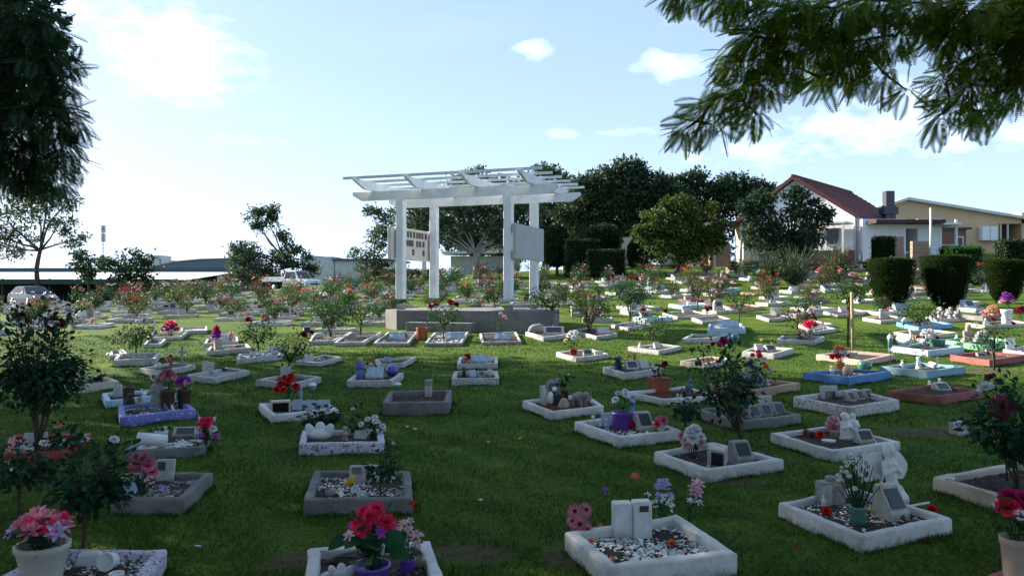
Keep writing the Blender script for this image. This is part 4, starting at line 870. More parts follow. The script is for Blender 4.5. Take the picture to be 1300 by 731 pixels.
GR = [  # corners, kerb material, label, bed, height, kerb width
 ([(62, 697), (212, 697), (172, 758), (-42, 755)], 'lilac_chipped', 'chipped blue-white grave border with the fluted pot of pink lilies', 'mixed', .12, .085),
 ([(392, 696), (546, 686), (577, 765), (381, 765)], 'white_paint', 'white grave border with dark scuffs around the purple flowerpots', 'soil', .12, .085),
 ([(717, 675), (860, 653), (936, 702), (772, 722)], 'white_paint', 'thick white grave border filled with white pebbles around the double marble tablet', 'white', .13, .09),
 ([(988, 638), (1085, 618), (1209, 657), (1094, 681)], 'white_paint', 'white grave border around the angel statue and baby\'s-breath jar', 'mixed', .11, .065),
 ([(1184, 605), (1290, 586), (1425, 616), (1310, 641)], 'cream_paint', 'cream grave border under the magenta rose bush', 'bark', .12, .085),
 ([(1238, 735), (1315, 708), (1420, 745), (1330, 780)], 'red_paint', 'red-edged grave border under the blush vase of roses', 'soil', .10, .08),
 ([(178, 599), (270, 599), (232, 634), (141, 634)], 'dark_concrete', 'dark concrete grave border with the dusty pink bouquet and small photo frame', 'grey', .12, .07),
 ([(398, 597), (521, 597), (525, 633), (385, 635)], 'dark_concrete', 'dark concrete grave border with white stones and yellow flowers', 'mixed', .12, .08),
 ([(830, 573), (905, 560), (995, 583), (897, 597)], 'white_paint', 'white grave border with tilted marble block and white roses', 'soil', .11, .075),
 ([(978, 549), (1054, 540), (1143, 560), (1057, 573)], 'white_paint', 'white grave border around the white cherub pair', 'soil', .11, .075),
 ([(184, 549), (270, 546), (259, 567), (155, 573)], 'dark_concrete', 'grey grave border with the fallen white cylinder vase', 'white', .10, .07),
 ([(12, 552), (116, 550), (82, 573), (4, 576)], 'red_paint', 'bright red grave border filled with white pebbles', 'white', .10, .08),
 ([(150, 515), (232, 508), (249, 519), (152, 530)], 'violet_blue', 'violet-blue grave border crowded with pots and pink hydrangeas', 'mixed', .12, .08),
 ([(129, 499), (208, 493), (224, 499), (134, 509)], 'pale_blue', 'pale blue grave border behind the violet-blue one', 'soil', .11, .08),
 ([(76, 482), (130, 477), (151, 483), (80, 492)], 'cream_paint', 'cream grave border beside the big dark rose bush', 'soil', .13, .07),
 ([(177, 467), (219, 460), (249, 463), (202, 471)], 'chipped_white', 'worn white grave border with the tall pale cross', 'soil', .11, .08),
 ([(236, 476), (287, 466), (317, 470), (273, 480)], 'chipped_white', 'worn white grave border with one upright stone and a dark figurine', 'concrete', .11, .08),
 ([(149, 450), (204, 447), (198, 455), (144, 457)], 'chipped_white', 'whitish grave border with a small rose bush and two pale tablets', 'soil', .14, .08),
 ([(140, 446), (158, 443), (162, 449), (139, 451)], 'stone_white', 'little white grave border heaped with pale stones', 'white', .10, .07),
 ([(186, 432), (211, 430), (204, 436), (182, 437)], 'stone_white', 'small white grave border with a round-topped marker, sunlit lawn behind', 'soil', .10, .07),
 ([(190, 425), (238, 421), (231, 427), (184, 429)], 'stone_white', 'long white grave border with the white cross and red-purple flowers', 'soil', .10, .07),
 ([(230, 416), (263, 414), (263, 419), (229, 420)], 'chipped_white', 'flat white slab border behind the white cross', 'concrete', .12, .07),
 ([(262, 430), (302, 427), (303, 433), (259, 436)], 'chipped_white', 'white grave border with the magenta hydrangea', 'soil', .11, .07),
 ([(266, 440), (314, 436), (319, 441), (262, 446)], 'chipped_white', 'white grave border with a leaning brown stone', 'soil', .11, .07),
 ([(303, 449), (352, 444), (360, 450), (300, 456)], 'chipped_white', 'white grave border strewn with pale blocks under a rose bush', 'white', .11, .07),
 ([(324, 482), (368, 474), (408, 478), (373, 487)], 'chipped_white', 'white grave border with an upright stone, behind the red rose bouquet', 'soil', .12, .08),
 ([(375, 458), (411, 450), (434, 453), (406, 460)], 'chipped_white', 'white grave border under a single dark rose', 'grey', .10, .07),
 ([(328, 512), (411, 508), (428, 518), (345, 527)], 'white_paint', 'white grave border with the red rose bouquet and three tablets', 'soil', .11, .075),
 ([(383, 546), (486, 544), (489, 561), (379, 563)], 'lilac_chipped', 'peeling white grave border with the white winged dish and cherub', 'soil', .12, .08),
 ([(450, 475), (513, 473), (497, 483), (440, 483)], 'stone_white', 'white grave border with the blue robed figure and purple ball', 'soil', .12, .075),
 ([(494, 496), (574, 495), (570, 510), (485, 511)], 'dark_concrete', 'tall dark concrete grave border with the narrow white post', 'soil', .17, .08),
 ([(476, 456), (528, 453), (513, 461), (482, 462)], 'stone_white', 'white grave border with one small white tablet', 'soil', .10, .07),
 ([(583, 453), (632, 453), (632, 461), (580, 462)], 'stone_white', 'white grave border with the red flower, behind another', 'grey', .11, .07),
 ([(576, 471), (632, 471), (634, 480), (573, 481)], 'chipped_white', 'white grave border with a speckled ball and small tablets', 'soil', .12, .08),
 ([(492, 421), (530, 421), (519, 435), (474, 435)], 'chipped_white', 'grey-white grave border left of the terracotta pot', 'grey', .10, .07),
 ([(551, 422), (595, 421), (586, 435), (539, 435)], 'stone_white', 'pale grave border right of the terracotta pot, in front of the step', 'white', .10, .07),
 ([(609, 423), (655, 421), (662, 433), (612, 434)], 'stone_white', 'pale grave border in front of the middle of the plinth', 'soil', .09, .06),
 ([(444, 422), (485, 421), (462, 434), (424, 435)], 'chipped_white', 'grey-white grave border with a round marker left of the plinth', 'soil', .10, .07),
 ([(398, 423), (447, 421), (424, 432), (392, 433)], 'chipped_white', 'grey-white grave border under the leafy rose bush', 'grey', .10, .07),
 ([(667, 421), (697, 417), (723, 424), (690, 428)], 'stone_white', 'pale grave border with a big round boulder', 'soil', .12, .07),
 ([(724, 419), (748, 415), (784, 423), (757, 427)], 'stone_white', 'pale grave border with a slanted stone right of the plinth', 'soil', .11, .07),
 ([(706, 447), (752, 443), (773, 449), (731, 454)], 'stone_white', 'sunlit white grave border with the red pot of white flowers', 'soil', .10, .07),
 ([(797, 440), (838, 436), (865, 439), (836, 445)], 'stone_white', 'sunlit white grave border with tiny animal figurines', 'soil', .10, .07),
 ([(765, 466), (812, 461), (842, 467), (793, 474)], 'stone_white', 'white grave border with the black dog statue', 'soil', .13, .08),
 ([(663, 508), (745, 500), (767, 515), (701, 523)], 'white_paint', 'white grave border of red mulch with the elephant figurine', 'mulch', .11, .065),
 ([(729, 535), (802, 526), (866, 546), (786, 555)], 'white_paint', 'white grave border crowded with ornaments around the purple pot', 'mixed', .12, .075),
 ([(795, 497), (868, 490), (913, 502), (842, 507)], 'white_paint', 'white grave border of red mulch with the rust planter', 'mulch', .10, .065),
 ([(776, 412), (804, 408), (826, 411), (797, 416)], 'stone_white', 'white grave border with dark red flowers behind the sunlit lawn', 'grey', .10, .07),
 ([(878, 424), (926, 424), (906, 429), (866, 430)], 'stone_white', 'empty white grave border with a stone rim only', 'soil', .13, .07),
 ([(900, 411), (941, 410), (947, 418), (898, 419)], 'pale_blue', 'pale blue grave border with a blue slab', 'concrete', .13, .07),
 ([(863, 458), (902, 452), (930, 455), (894, 462)], 'cream_paint', 'cream grave border of red chips behind the dark rose bush', 'mulch', .11, .07),
 ([(901, 487), (960, 480), (1016, 486), (956, 496)], 'tan_paint', 'tan grave border with an ornate grey stone and mixed bouquet', 'soil', .12, .08),
 ([(942, 446), (963, 438), (1008, 442), (982, 449)], 'stone_white', 'white grave border with two tilted tablets', 'soil', .12, .07),
 ([(882, 519), (962, 512), (1017, 526), (938, 535)], 'dark_concrete', 'grey concrete grave border with a row of tilted dark plaques', 'soil', .12, .07),
 ([(993, 426), (1047, 427), (1034, 432), (986, 431)], 'stone_white', 'white grave border with a vase of hot pink flowers', 'soil', .12, .06),
 ([(1036, 450), (1082, 445), (1136, 450), (1096, 458)], 'pink_paint', 'pinkish tan grave border with the timber stake', 'soil', .12, .07),
 ([(1019, 472), (1078, 468), (1131, 471), (1078, 479)], 'blue_paint', 'bright blue grave border with the orange pot', 'grey', .14, .07),
 ([(1116, 465), (1170, 460), (1226, 465), (1177, 471)], 'teal_paint', 'teal grave border with a solar stake at its corner', 'soil', .14, .07),
 ([(1127, 439), (1178, 434), (1224, 440), (1178, 445)], 'pale_blue', 'light blue grave border with white swans', 'soil', .13, .07),
 ([(1196, 431), (1247, 427), (1287, 432), (1248, 439)], 'green_paint', 'light green grave border with a seated stone figure', 'soil', .13, .07),
 ([(1206, 450), (1250, 445), (1305, 450), (1256, 457)], 'brick_red', 'dull red grave border behind the lower red one', 'soil', .14, .07),
 ([(1127, 496), (1186, 487), (1248, 495), (1192, 503)], 'brick_red', 'dull red grave border of bark with tiny white figurines', 'bark', .13, .05),
 ([(1007, 503), (1085, 493), (1142, 507), (1079, 517)], 'speckled', 'rough speckled grave border with an upright plaque and three dark tablets', 'soil', .15, .08),
 ([(1273, 443), (1310, 437), (1352, 443), (1312, 450)], 'chipped_white', 'white grave border at the end of the row beside the green one', 'white', .14, .07),
 ([(1138, 409), (1180, 405), (1210, 411), (1166, 415)], 'sky_blue', 'bright sky-blue grave border around a leafy rose bush', 'soil', .12, .07),
 ([(1134, 421), (1180, 418), (1216, 422), (1165, 427)], 'cream_paint', 'plain cream grave border between the sky-blue and light blue ones', 'soil', .12, .07),
 ([(1175, 402), (1205, 399), (1226, 403), (1188, 406)], 'pink_paint', 'pinkish grave border crowded with little statues under the middle clipped conifer', 'grey', .11, .07),
 ([(1226, 410), (1285, 406), (1312, 410), (1250, 413)], 'cream_paint', 'cream grave border with white pot of purple flowers', 'soil', .11, .07),
 ([(1095, 403), (1130, 400), (1153, 404), (1118, 407)], 'cream_paint', 'cream grave border with a fallen white slab left of the conifers', 'soil', .11, .07),
 ([(1045, 395), (1083, 392), (1102, 395), (1063, 400)], 'stone_white', 'pale grave border with a white block before the first conifer', 'soil', .11, .07),
 ([(1013, 411), (1035, 407), (1058, 411), (1028, 416)], 'chipped_white', 'greyish white grave border beside the hot pink flowers', 'grey', .11, .07),
 ([(1030, 418), (1048, 414), (1062, 417), (1034, 421)], 'chipped_white', 'small greyish border directly behind the vase of hot pink flowers', 'grey', .10, .07),
 ([(960, 400), (984, 397), (1003, 402), (976, 405)], 'stone_white', 'white grave border with a tilted white slab in mid lawn', 'soil', .11, .07),
 ([(841, 397), (880, 394), (908, 399), (860, 402)], 'stone_white', 'long white grave border with a white wedge in mid lawn', 'soil', .11, .07),
 ([(878, 403), (912, 400), (928, 405), (892, 408)], 'stone_white', 'bright white grave border with a spray of dusty flowers', 'soil', .12, .07),
 ([(916, 387), (945, 385), (968, 389), (930, 393)], 'tan_paint', 'orange-tan grave border with a brown slab in mid lawn', 'soil', .12, .07),
]
graves = []
for i, (q, m, lab, bed, h, w) in enumerate(GR):
    graves.append(grave(q, m, lab, bed, h, w, near=1 if q[2][1] > 490 else 0))
graves_xy = [tuple(g.location[:2]) for g in graves]

# ------------------------------------------------------------------ ornaments
def base(px, py, dz=.06):
    p = P(px, py, dz); p.z += dz-.012; return p
def px_size(p): return p.y/F
def put(name, px, py, label, cat, group=None, rz=0, dz=.06):
    p = base(px, py, dz); return thing(name, label, cat, p, rz, group), px_size(p)
def wedge_mb(w, h, d, top=.45, bev=0):
    """slanted memorial: deep at the foot, narrow at the top, face towards -y"""
    return MB().prism([(-d/2, 0), (d/2, 0), (d/2, h), (d/2-d*top, h), (-d/2, h*.25)], w, Matrix.Rotation(math.radians(90), 4, 'Z') @ Matrix.Identity(4))
def slant(px, py, wp, hp, label, m='stone_white', plaque='black_plaque', rz=.35, deep=.8, dz=.06, group=None, cat='memorial stone', tilt=0, oval=False):
    o, s = put('memorial_stone', px, py, label, cat, group, rz, dz); w, h = wp*s, hp*s; d = h*deep
    b = MB(); b.add([(-w/2, -d/2, 0), (w/2, -d/2, 0), (w/2, d/2, 0), (-w/2, d/2, 0), (-w/2, -d/2, h*.28), (w/2, -d/2, h*.28), (w/2, d/2, h), (-w/2, d/2, h), (-w/2, d*.15, h), (w/2, d*.15, h)],
          [(3, 2, 1, 0), (0, 1, 5, 4), (4, 5, 9, 8), (8, 9, 6, 7), (3, 7, 6, 2), (1, 2, 6, 9, 5), (0, 4, 8, 7, 3)])
    st = b.build('stone', m, o)
    if plaque:
        A = Vector((0, -d/2, h*.28)); B = Vector((0, d*.15, h)); n = Vector((0, -(B-A).z, (B-A).y)).normalized()
        c = A.lerp(B, .5)+n*.003; u = (B-A).normalized(); hw = w*.36; hh = (B-A).length*.36
        pl = [c+Vector((sx*hw, 0, 0))+u*sy*hh+n*k for k in (0, .006) for sx, sy in ((-1, -1), (1, -1), (1, 1), (-1, 1))]
        MB().add(pl, [(3, 2, 1, 0), (4, 5, 6, 7), (0, 1, 5, 4), (1, 2, 6, 5), (2, 3, 7, 6), (3, 0, 4, 7)]).build('plaque', plaque, o)
    if oval: MB().ball((w*.12, -d/2-.001, h*.13), (w*.13, .006, h*.10)).build('oval_photo', 'bronze_plaque', o)
    o.rotation_euler.x = tilt
    return o
def tablet(px, py, wp, hp, label, m='marble', plaque=None, rz=0, tilt=-.12, t=.05, dz=.06, round_top=False, group=None, cat='headstone', roll=0):
    o, s = put('headstone', px, py, label, cat, group, rz, dz); w, h = wp*s, hp*s
    if round_top:
        pr = [(-w/2, 0), (w/2, 0)]+[(w/2*math.cos(a), h-w/2*.8+w/2*.8*math.sin(a)) for a in [k*math.pi/8 for k in range(9)]]
        MB().prism(pr, t).build('slab', m, o)
    else: MB().box((0, 0, h/2), (w, t, h), bev=.008).build('slab', m, o)
    if plaque:
        pw, ph, cx, cz = plaque if isinstance(plaque, tuple) else (.6, .5, 0, .55)
        MB().box((cx*w, -t/2-.002, cz*h), (pw*w, .006, ph*h)).build('plaque', 'black_plaque', o)
    o.rotation_euler.x = tilt; o.rotation_euler.y = roll
    return o
def book(px, py, wp, hp, label, m='stone_pale_blue', rz=0, dz=.06, group=None):
    o, s = put('memorial_book', px, py, label, 'memorial stone', group, rz, dz); w, h = wp*s, hp*s; d = h*.9
    MB().add([(-w/2, -d/2, 0), (w/2, -d/2, 0), (w/2, d/2, 0), (-w/2, d/2, 0), (-w/2, -d/2, h*.2), (w/2, -d/2, h*.2), (w/2, d/2, h*.95), (-w/2, d/2, h*.95)], [(3, 2, 1, 0), (0, 1, 5, 4), (4, 5, 6, 7), (2, 3, 7, 6), (1, 2, 6, 5), (0, 4, 7, 3)]).build('wedge', m, o)
    for s_ in (-1, 1):
        vs = []
        for i in range(5):
            u = i/4; z = .05*w*math.sin(math.pi*min(u*1.1, 1))+.004
            for y, zz in ((-d/2, h*.2), (d/2, h*.95)): vs.append((s_*w/2*u*.96, y*.94, zz+z*.9+(0)))
        MB().add(vs, [(2*i, 2*i+1, 2*i+3, 2*i+2) for i in range(4)]).build('page', m, o)
    return o
def cross(px, py, wp, hp, label, m='stone_white', rz=0, dz=.06, foot=True):
    o, s = put('cross', px, py, label, 'cross', None, rz, dz); w, h = wp*s, hp*s; t = w*.26
    MB().box((0, 0, h/2), (t, t*.7, h), bev=.006).build('upright', m, o); MB().box((0, 0, h*.70), (w, t*.66, t*.95), bev=.006).build('arm', m, o)
    if foot: MB().box((0, 0, .03), (w*1.1, w*.7, .09), bev=.01).build('foot_block', m, o)
    return o
BLOBS = {}
def blob(key, prims, vox=.02, deci=None):
    """one continuous carved figure: overlapping volumes fused by a voxel remesh; unit height"""
    if key in BLOBS: return BLOBS[key]
    mb = MB()
    for p in prims:
        if p[0] == 's': mb.ball(p[1], p[2], 14, 10, Matrix.Translation((0, 0, 0)) if len(p) < 4 else Matrix.Translation(p[1]) @ Euler(p[3]).to_matrix().to_4x4() @ Matrix.Translation(-Vector(p[1])))
        elif p[0] == 'c':
            a, b = Vector(p[1]), Vector(p[2]); mb.tube([a, a.lerp(b, .5), b], [p[3], (p[3]+p[4])/2, p[4]], 12); mb.ball(a, p[3], 12, 8); mb.ball(b, p[4], 12, 8)
        elif p[0] == 'l': mb.lathe(p[1], 18); mb.f.append(tuple(range(len(mb.v)-1, len(mb.v)-19, -1))); mb.s.append(False); n0 = len(mb.v)-18*len(p[1]); mb.f.append(tuple(range(n0, n0+18))[::-1]); mb.s.append(False)
    o = mb.build('tmp', None); md = o.modifiers.new('r', 'REMESH'); md.mode = 'VOXEL'; md.voxel_size = vox; md.use_smooth_shade = True
    m2 = o.modifiers.new('s', 'SMOOTH'); m2.factor = .5; m2.iterations = 2
    dg = bpy.context.evaluated_depsgraph_get(); me = bpy.data.meshes.new_from_object(o.evaluated_get(dg)); me.name = key
    bpy.data.objects.remove(o); BLOBS[key] = me; return me
def fig(key):
    """carved figurine meshes of unit height, standing at the origin and facing -y"""
    A = {
     'cherub': [('l', [(.24, 0), (.25, .04), (.22, .12), (.17, .3), (.16, .45), (.17, .58), (.12, .68)]), ('s', (0, -.02, .82), (.14, .14, .16)), ('s', (0, .03, .88), (.16, .15, .13)), ('s', (0, -.155, .80), (.02, .025, .02)), ('c', (-.17, 0, .62), (-.2, -.12, .45), .06, .05), ('c', (-.2, -.12, .45), (-.03, -.2, .52), .05, .04), ('c', (.17, 0, .62), (.2, -.12, .45), .06, .05), ('c', (.2, -.12, .45), (.03, -.2, .52), .05, .04), ('s', (-.1, -.12, .1), (.1, .16, .08)), ('s', (.1, -.12, .1), (.1, .16, .08))],
     'robed': [('l', [(.22, 0), (.23, .05), (.19, .3), (.15, .52), (.18, .68), (.10, .78)]), ('s', (0, -.01, .88), (.09, .10, .12)), ('s', (0, .03, .88), (.11, .11, .135)), ('c', (-.17, 0, .68), (-.19, -.08, .5), .06, .06), ('c', (-.19, -.08, .5), (0, -.17, .58), .05, .035), ('c', (.17, 0, .68), (.19, -.08, .5), .06, .06), ('c', (.19, -.08, .5), (0, -.17, .58), .05, .035)],
     'sitting_dog': [('s', (0, .10, .28), (.20, .28, .28)), ('c', (0, .02, .35), (0, -.10, .62), .19, .14), ('s', (0, -.13, .80), (.15, .17, .15)), ('c', (0, -.22, .76), (0, -.36, .72), .09, .06), ('c', (-.10, -.14, .5), (-.10, -.24, .03), .07, .055), ('c', (.10, -.14, .5), (.10, -.24, .03), .07, .055), ('s', (-.17, 0, .1), (.09, .22, .1)), ('s', (.17, 0, .1), (.09, .22, .1)), ('c', (-.12, -.08, .88), (-.18, -.05, .72), .05, .04), ('c', (.12, -.08, .88), (.18, -.05, .72), .05, .04), ('c', (0, .34, .12), (.12, .46, .18), .06, .03)],
     'elephant': [('s', (0, .1, .6), (.32, .46, .30)), ('s', (0, -.36, .72), (.2, .22, .22)), ('c', (0, -.52, .68), (0, -.62, .45), .09, .07), ('c', (0, -.62, .45), (0, -.72, .62), .06, .05), ('c', (0, -.72, .62), (0, -.72, .98), .05, .03), ('s', (-.22, -.28, .74), (.05, .16, .18)), ('s', (.22, -.28, .74), (.05, .16, .18)), ('c', (-.17, -.15, .45), (-.17, -.16, .06), .11, .10), ('c', (.17, -.15, .45), (.17, -.16, .06), .11, .10), ('c', (-.17, .38, .45), (-.17, .38, .06), .12, .10), ('c', (.17, .38, .45), (.17, .38, .06), .12, .10), ('c', (0, .55, .6), (0, .62, .35), .03, .02)],
     'swan': [('s', (0, .12, .28), (.24, .40, .22)), ('s', (0, .42, .42), (.14, .2, .10), (-.5, 0, 0)), ('c', (0, -.18, .3), (0, -.34, .55), .09, .06), ('c', (0, -.34, .55), (0, -.24, .85), .06, .05), ('c', (0, -.24, .85), (0, -.38, .92), .05, .065), ('c', (0, -.38, .92), (0, -.54, .84), .05, .02), ('l', [(.16, 0), (.18, .1), (.1, .2)])],
     'bird': [('s', (0, .04, .42), (.2, .26, .38), (.35, 0, 0)), ('s', (0, -.10, .84), (.13, .15, .14)), ('c', (0, -.22, .84), (0, -.32, .82), .04, .015), ('c', (0, .22, .25), (0, .36, .05), .1, .05), ('l', [(.15, 0), (.15, .05), (.08, .12)])],
     'lying_dog': [('s', (0, 0, .35), (.7, .32, .34)), ('s', (-.62, -.12, .5), (.26, .24, .26)), ('c', (-.78, -.16, .42), (-.98, -.2, .34), .14, .10), ('c', (-.5, -.25, .14), (-.95, -.32, .10), .12, .10), ('c', (-.4, .2, .14), (-.85, .1, .10), .12, .1), ('s', (.5, -.12, .3), (.3, .28, .28)), ('c', (.35, -.32, .12), (.7, -.36, .1), .12, .1), ('c', (-.52, .05, .7), (-.5, .14, .5), .09, .06), ('c', (-.62, -.33, .66), (-.58, -.38, .46), .08, .05), ('c', (.75, .1, .2), (1.0, -.1, .1), .08, .05)],
     'rabbit': [('s', (0, .06, .3), (.2, .27, .28)), ('s', (0, -.16, .58), (.15, .17, .15)), ('c', (-.06, -.10, .7), (-.09, -.04, .95), .05, .035), ('c', (.06, -.10, .7), (.09, -.04, .95), .05, .035), ('c', (-.09, -.22, .25), (-.09, -.28, .04), .06, .05), ('c', (.09, -.22, .25), (.09, -.28, .04), .06, .05), ('s', (-.16, .06, .1), (.08, .2, .1)), ('s', (.16, .06, .1), (.08, .2, .1))],
     'boulder': [('s', (0, 0, .42), (.55, .4, .46)), ('s', (.2, .05, .5), (.35, .35, .42)), ('s', (-.25, -.05, .3), (.35, .32, .34))],
     'seated': [('s', (0, .05, .14), (.32, .3, .16)), ('c', (0, .08, .2), (0, .02, .62), .2, .16), ('s', (0, -.02, .82), (.14, .14, .17)), ('c', (-.18, .02, .6), (-.26, -.14, .36), .07, .06), ('c', (-.26, -.14, .36), (-.06, -.28, .3), .06, .05), ('c', (.18, .02, .6), (.26, -.14, .36), .07, .06), ('c', (.26, -.14, .36), (.06, -.28, .3), .06, .05), ('c', (-.1, 0, .18), (-.34, -.24, .12), .13, .09), ('c', (.1, 0, .18), (.34, -.24, .12), .13, .09), ('c', (-.34, -.24, .1), (.08, -.36, .07), .08, .06), ('c', (.34, -.24, .1), (-.08, -.36, .07), .08, .06)],
     'shell': [('s', (0, 0, .3), (.6, .25, .3)), ('s', (-.45, -.05, .5), (.25, .1, .42), (0, -.5, 0)), ('s', (.45, -.05, .5), (.25, .1, .42), (0, .5, 0)), ('s', (0, .1, .6), (.28, .14, .36))],
     'angel': [('l', [(.25, 0), (.27, .03), (.24, .10), (.18, .22), (.13, .38), (.115, .48), (.13, .56), (.14, .64), (.08, .70)]), ('s', (.02, -.16, .10), (.20, .18, .10)), ('c', (-.10, -.10, .25), (-.12, -.22, .05), .09, .08), ('c', (.10, -.10, .22), (.14, -.22, .05), .08, .07),
               ('c', (0, .0, .66), (0, -.01, .78), .055, .05), ('s', (0, -.03, .85), (.075, .085, .10)), ('s', (0, -.115, .845), (.012, .018, .016)), ('s', (0, .02, .87), (.105, .10, .105)), ('s', (-.075, 0, .80), (.045, .06, .09)), ('s', (.075, 0, .80), (.045, .06, .09)), ('s', (0, .05, .93), (.06, .06, .05)),
               ('c', (-.13, 0, .62), (-.17, -.08, .47), .048, .042), ('c', (-.17, -.08, .47), (-.02, -.17, .56), .040, .028), ('c', (.13, 0, .62), (.17, -.08, .47), .048, .042), ('c', (.17, -.08, .47), (.02, -.17, .58), .040, .028), ('s', (0, -.18, .59), (.03, .025, .055))],
    }
    return blob(key, A[key], .018 if key in ('angel', 'cherub', 'elephant', 'lying_dog', 'sitting_dog') else .026)
def figurine(key, px, py, hp, label, m='statue_white', rz=0, dz=.06, group=None, name=None, cat='figurine', sx=1):
    p = base(px, py, dz); s = px_size(p)*hp; o = link(name or 'figurine', fig(key).copy() if fig(key).materials and fig(key).materials[0] != MATS[m] else fig(key), None)
    if not o.data.materials: o.data.materials.append(MATS[m])
    else: o.data.materials[0] = MATS[m]
    o.location = p; o.scale = (s*sx, s, s); o.rotation_euler = (0, 0, rz); tag(o, label, cat, group); return o
# flower heads -----------------------------------------------------
def petal(V, Fc, L, w, a0, a1, az, z0=0, pts=3, point=.2, cup=.0):
    """petal starting at angle a0 from the axis and bending to a1"""
    b = len(V); x = 0; z = z0; ca, sa = math.cos(az), math.sin(az)
    for k in range(pts+1):
        t = k/pts; a = a0+(a1-a0)*t
        if k: x += math.sin(a)*L/pts; z += math.cos(a)*L/pts
        ww = w*(math.sin(math.pi*(.15+.62*t))+.0)*(1 if t < .99 else point+.35)
        for s in (-1, 1): V.append((x*ca-s*ww/2*sa, x*sa+s*ww/2*ca, z+cup*L*.2))
    for k in range(pts): i = b+2*k; Fc.append((i, i+2, i+3, i+1))
BM = {}
def bloom_mesh(kind, m):
    key = (kind, m)
    if key in BM: return BM[key]
    V = []; Fc = []; r = random.Random(hash(kind) % 1000 if False else len(kind))
    if kind == 'rose':
        for ring, (n, L, a0, a1, w) in enumerate([(3, .55, .05, -.2, .45), (5, .7, .25, .1, .6), (6, .85, .55, .6, .75), (7, 1.0, .95, 1.25, .85), (7, 1.05, 1.3, 1.75, .9)]):
            for k in range(n): petal(V, Fc, L, w, a0, a1+r.uniform(-.1, .1), 6.283*(k+ring*.37)/n, 0)
    elif kind == 'carnation':
        for ring, (n, L, a0) in enumerate([(6, .6, .1), (9, .8, .45), (11, .95, .85), (12, 1.0, 1.25), (10, .95, 1.65)]):
            for k in range(n): petal(V, Fc, L, .42, a0+r.uniform(-.15, .15), a0+r.uniform(.0, .5), 6.283*(k+r.random()*.5)/n, 0, point=.9)
    elif kind == 'daisy':
        for n, L, a0 in ((20, 1.0, 1.45), (15, .72, 1.0), (9, .35, .5)):
            for k in range(n): petal(V, Fc, L, .16, a0, a0+.35, 6.283*(k+r.random()*.4)/n, 0, point=.4)
    elif kind == 'lily':
        for n, L, a0, z in ((6, 1.0, .9, 0), (6, .75, .5, .02)):
            for k in range(n): petal(V, Fc, L, .36, a0, a0+.75, 6.283*(k+z*20)/n, z, pts=4, point=-.3)
    elif kind == 'spray':
        for j in range(16):
            a = r.random()*6.28; q = r.random()**.5; ox, oy, oz = q*math.cos(a), q*math.sin(a), .9*(1-q*q)+r.uniform(-.1, .1)
            for k in range(5):
                b = len(V); petal(V, Fc, .30, .26, 1.0, 1.5, 6.283*k/5+j, 0, pts=2)
                for i in range(b, len(V)): V[i] = (V[i][0]+ox, V[i][1]+oy, V[i][2]+oz)
    elif kind == 'bud':
        for k in range(4): petal(V, Fc, .9, .6, .35, -.3, 6.283*k/4, 0)
    me = bpy.data.meshes.new('bloom'); me.from_pydata(V, [], Fc); me.update(); me.materials.append(MATS[m]); BM[key] = me; return me
def add_bloom(root, kind, m, p, r, d=(0, -.4, .8), name='bloom'):
    o = bpy.data.objects.new(name, bloom_mesh(kind, m)); COL.objects.link(o); o.parent = root; o.location = p; o.scale = (r, r, r)
    o.rotation_euler = (Vector(d).normalized().to_track_quat('Z', 'Y') @ Euler((0, 0, R.random()*6.28)).to_quaternion()).to_euler(); return o
def leaves_np(root, pos, dirs, size, m, name='leaves', T=None):
    T = T or (BROAD_V, BROAD_F)
    return link(name, scatter(name, T[0], T[1], frame_dir(np.array(dirs), roll=(0, 0, 1))*(rng.uniform(.7, 1.25, len(pos))*size)[:, None, None], np.array(pos)), m, root)
def pot_profile(r, h, flare=1.25, lip=1.0):
    return [(.01, 0), (r/flare, 0), (r/flare*1.03, h*.1), (r*.96, h*.85), (r*1.03*lip, h*.88), (r*1.06*lip, h), (r*.97*lip, h), (r*.90, h*.82), (.01, h*.8)]
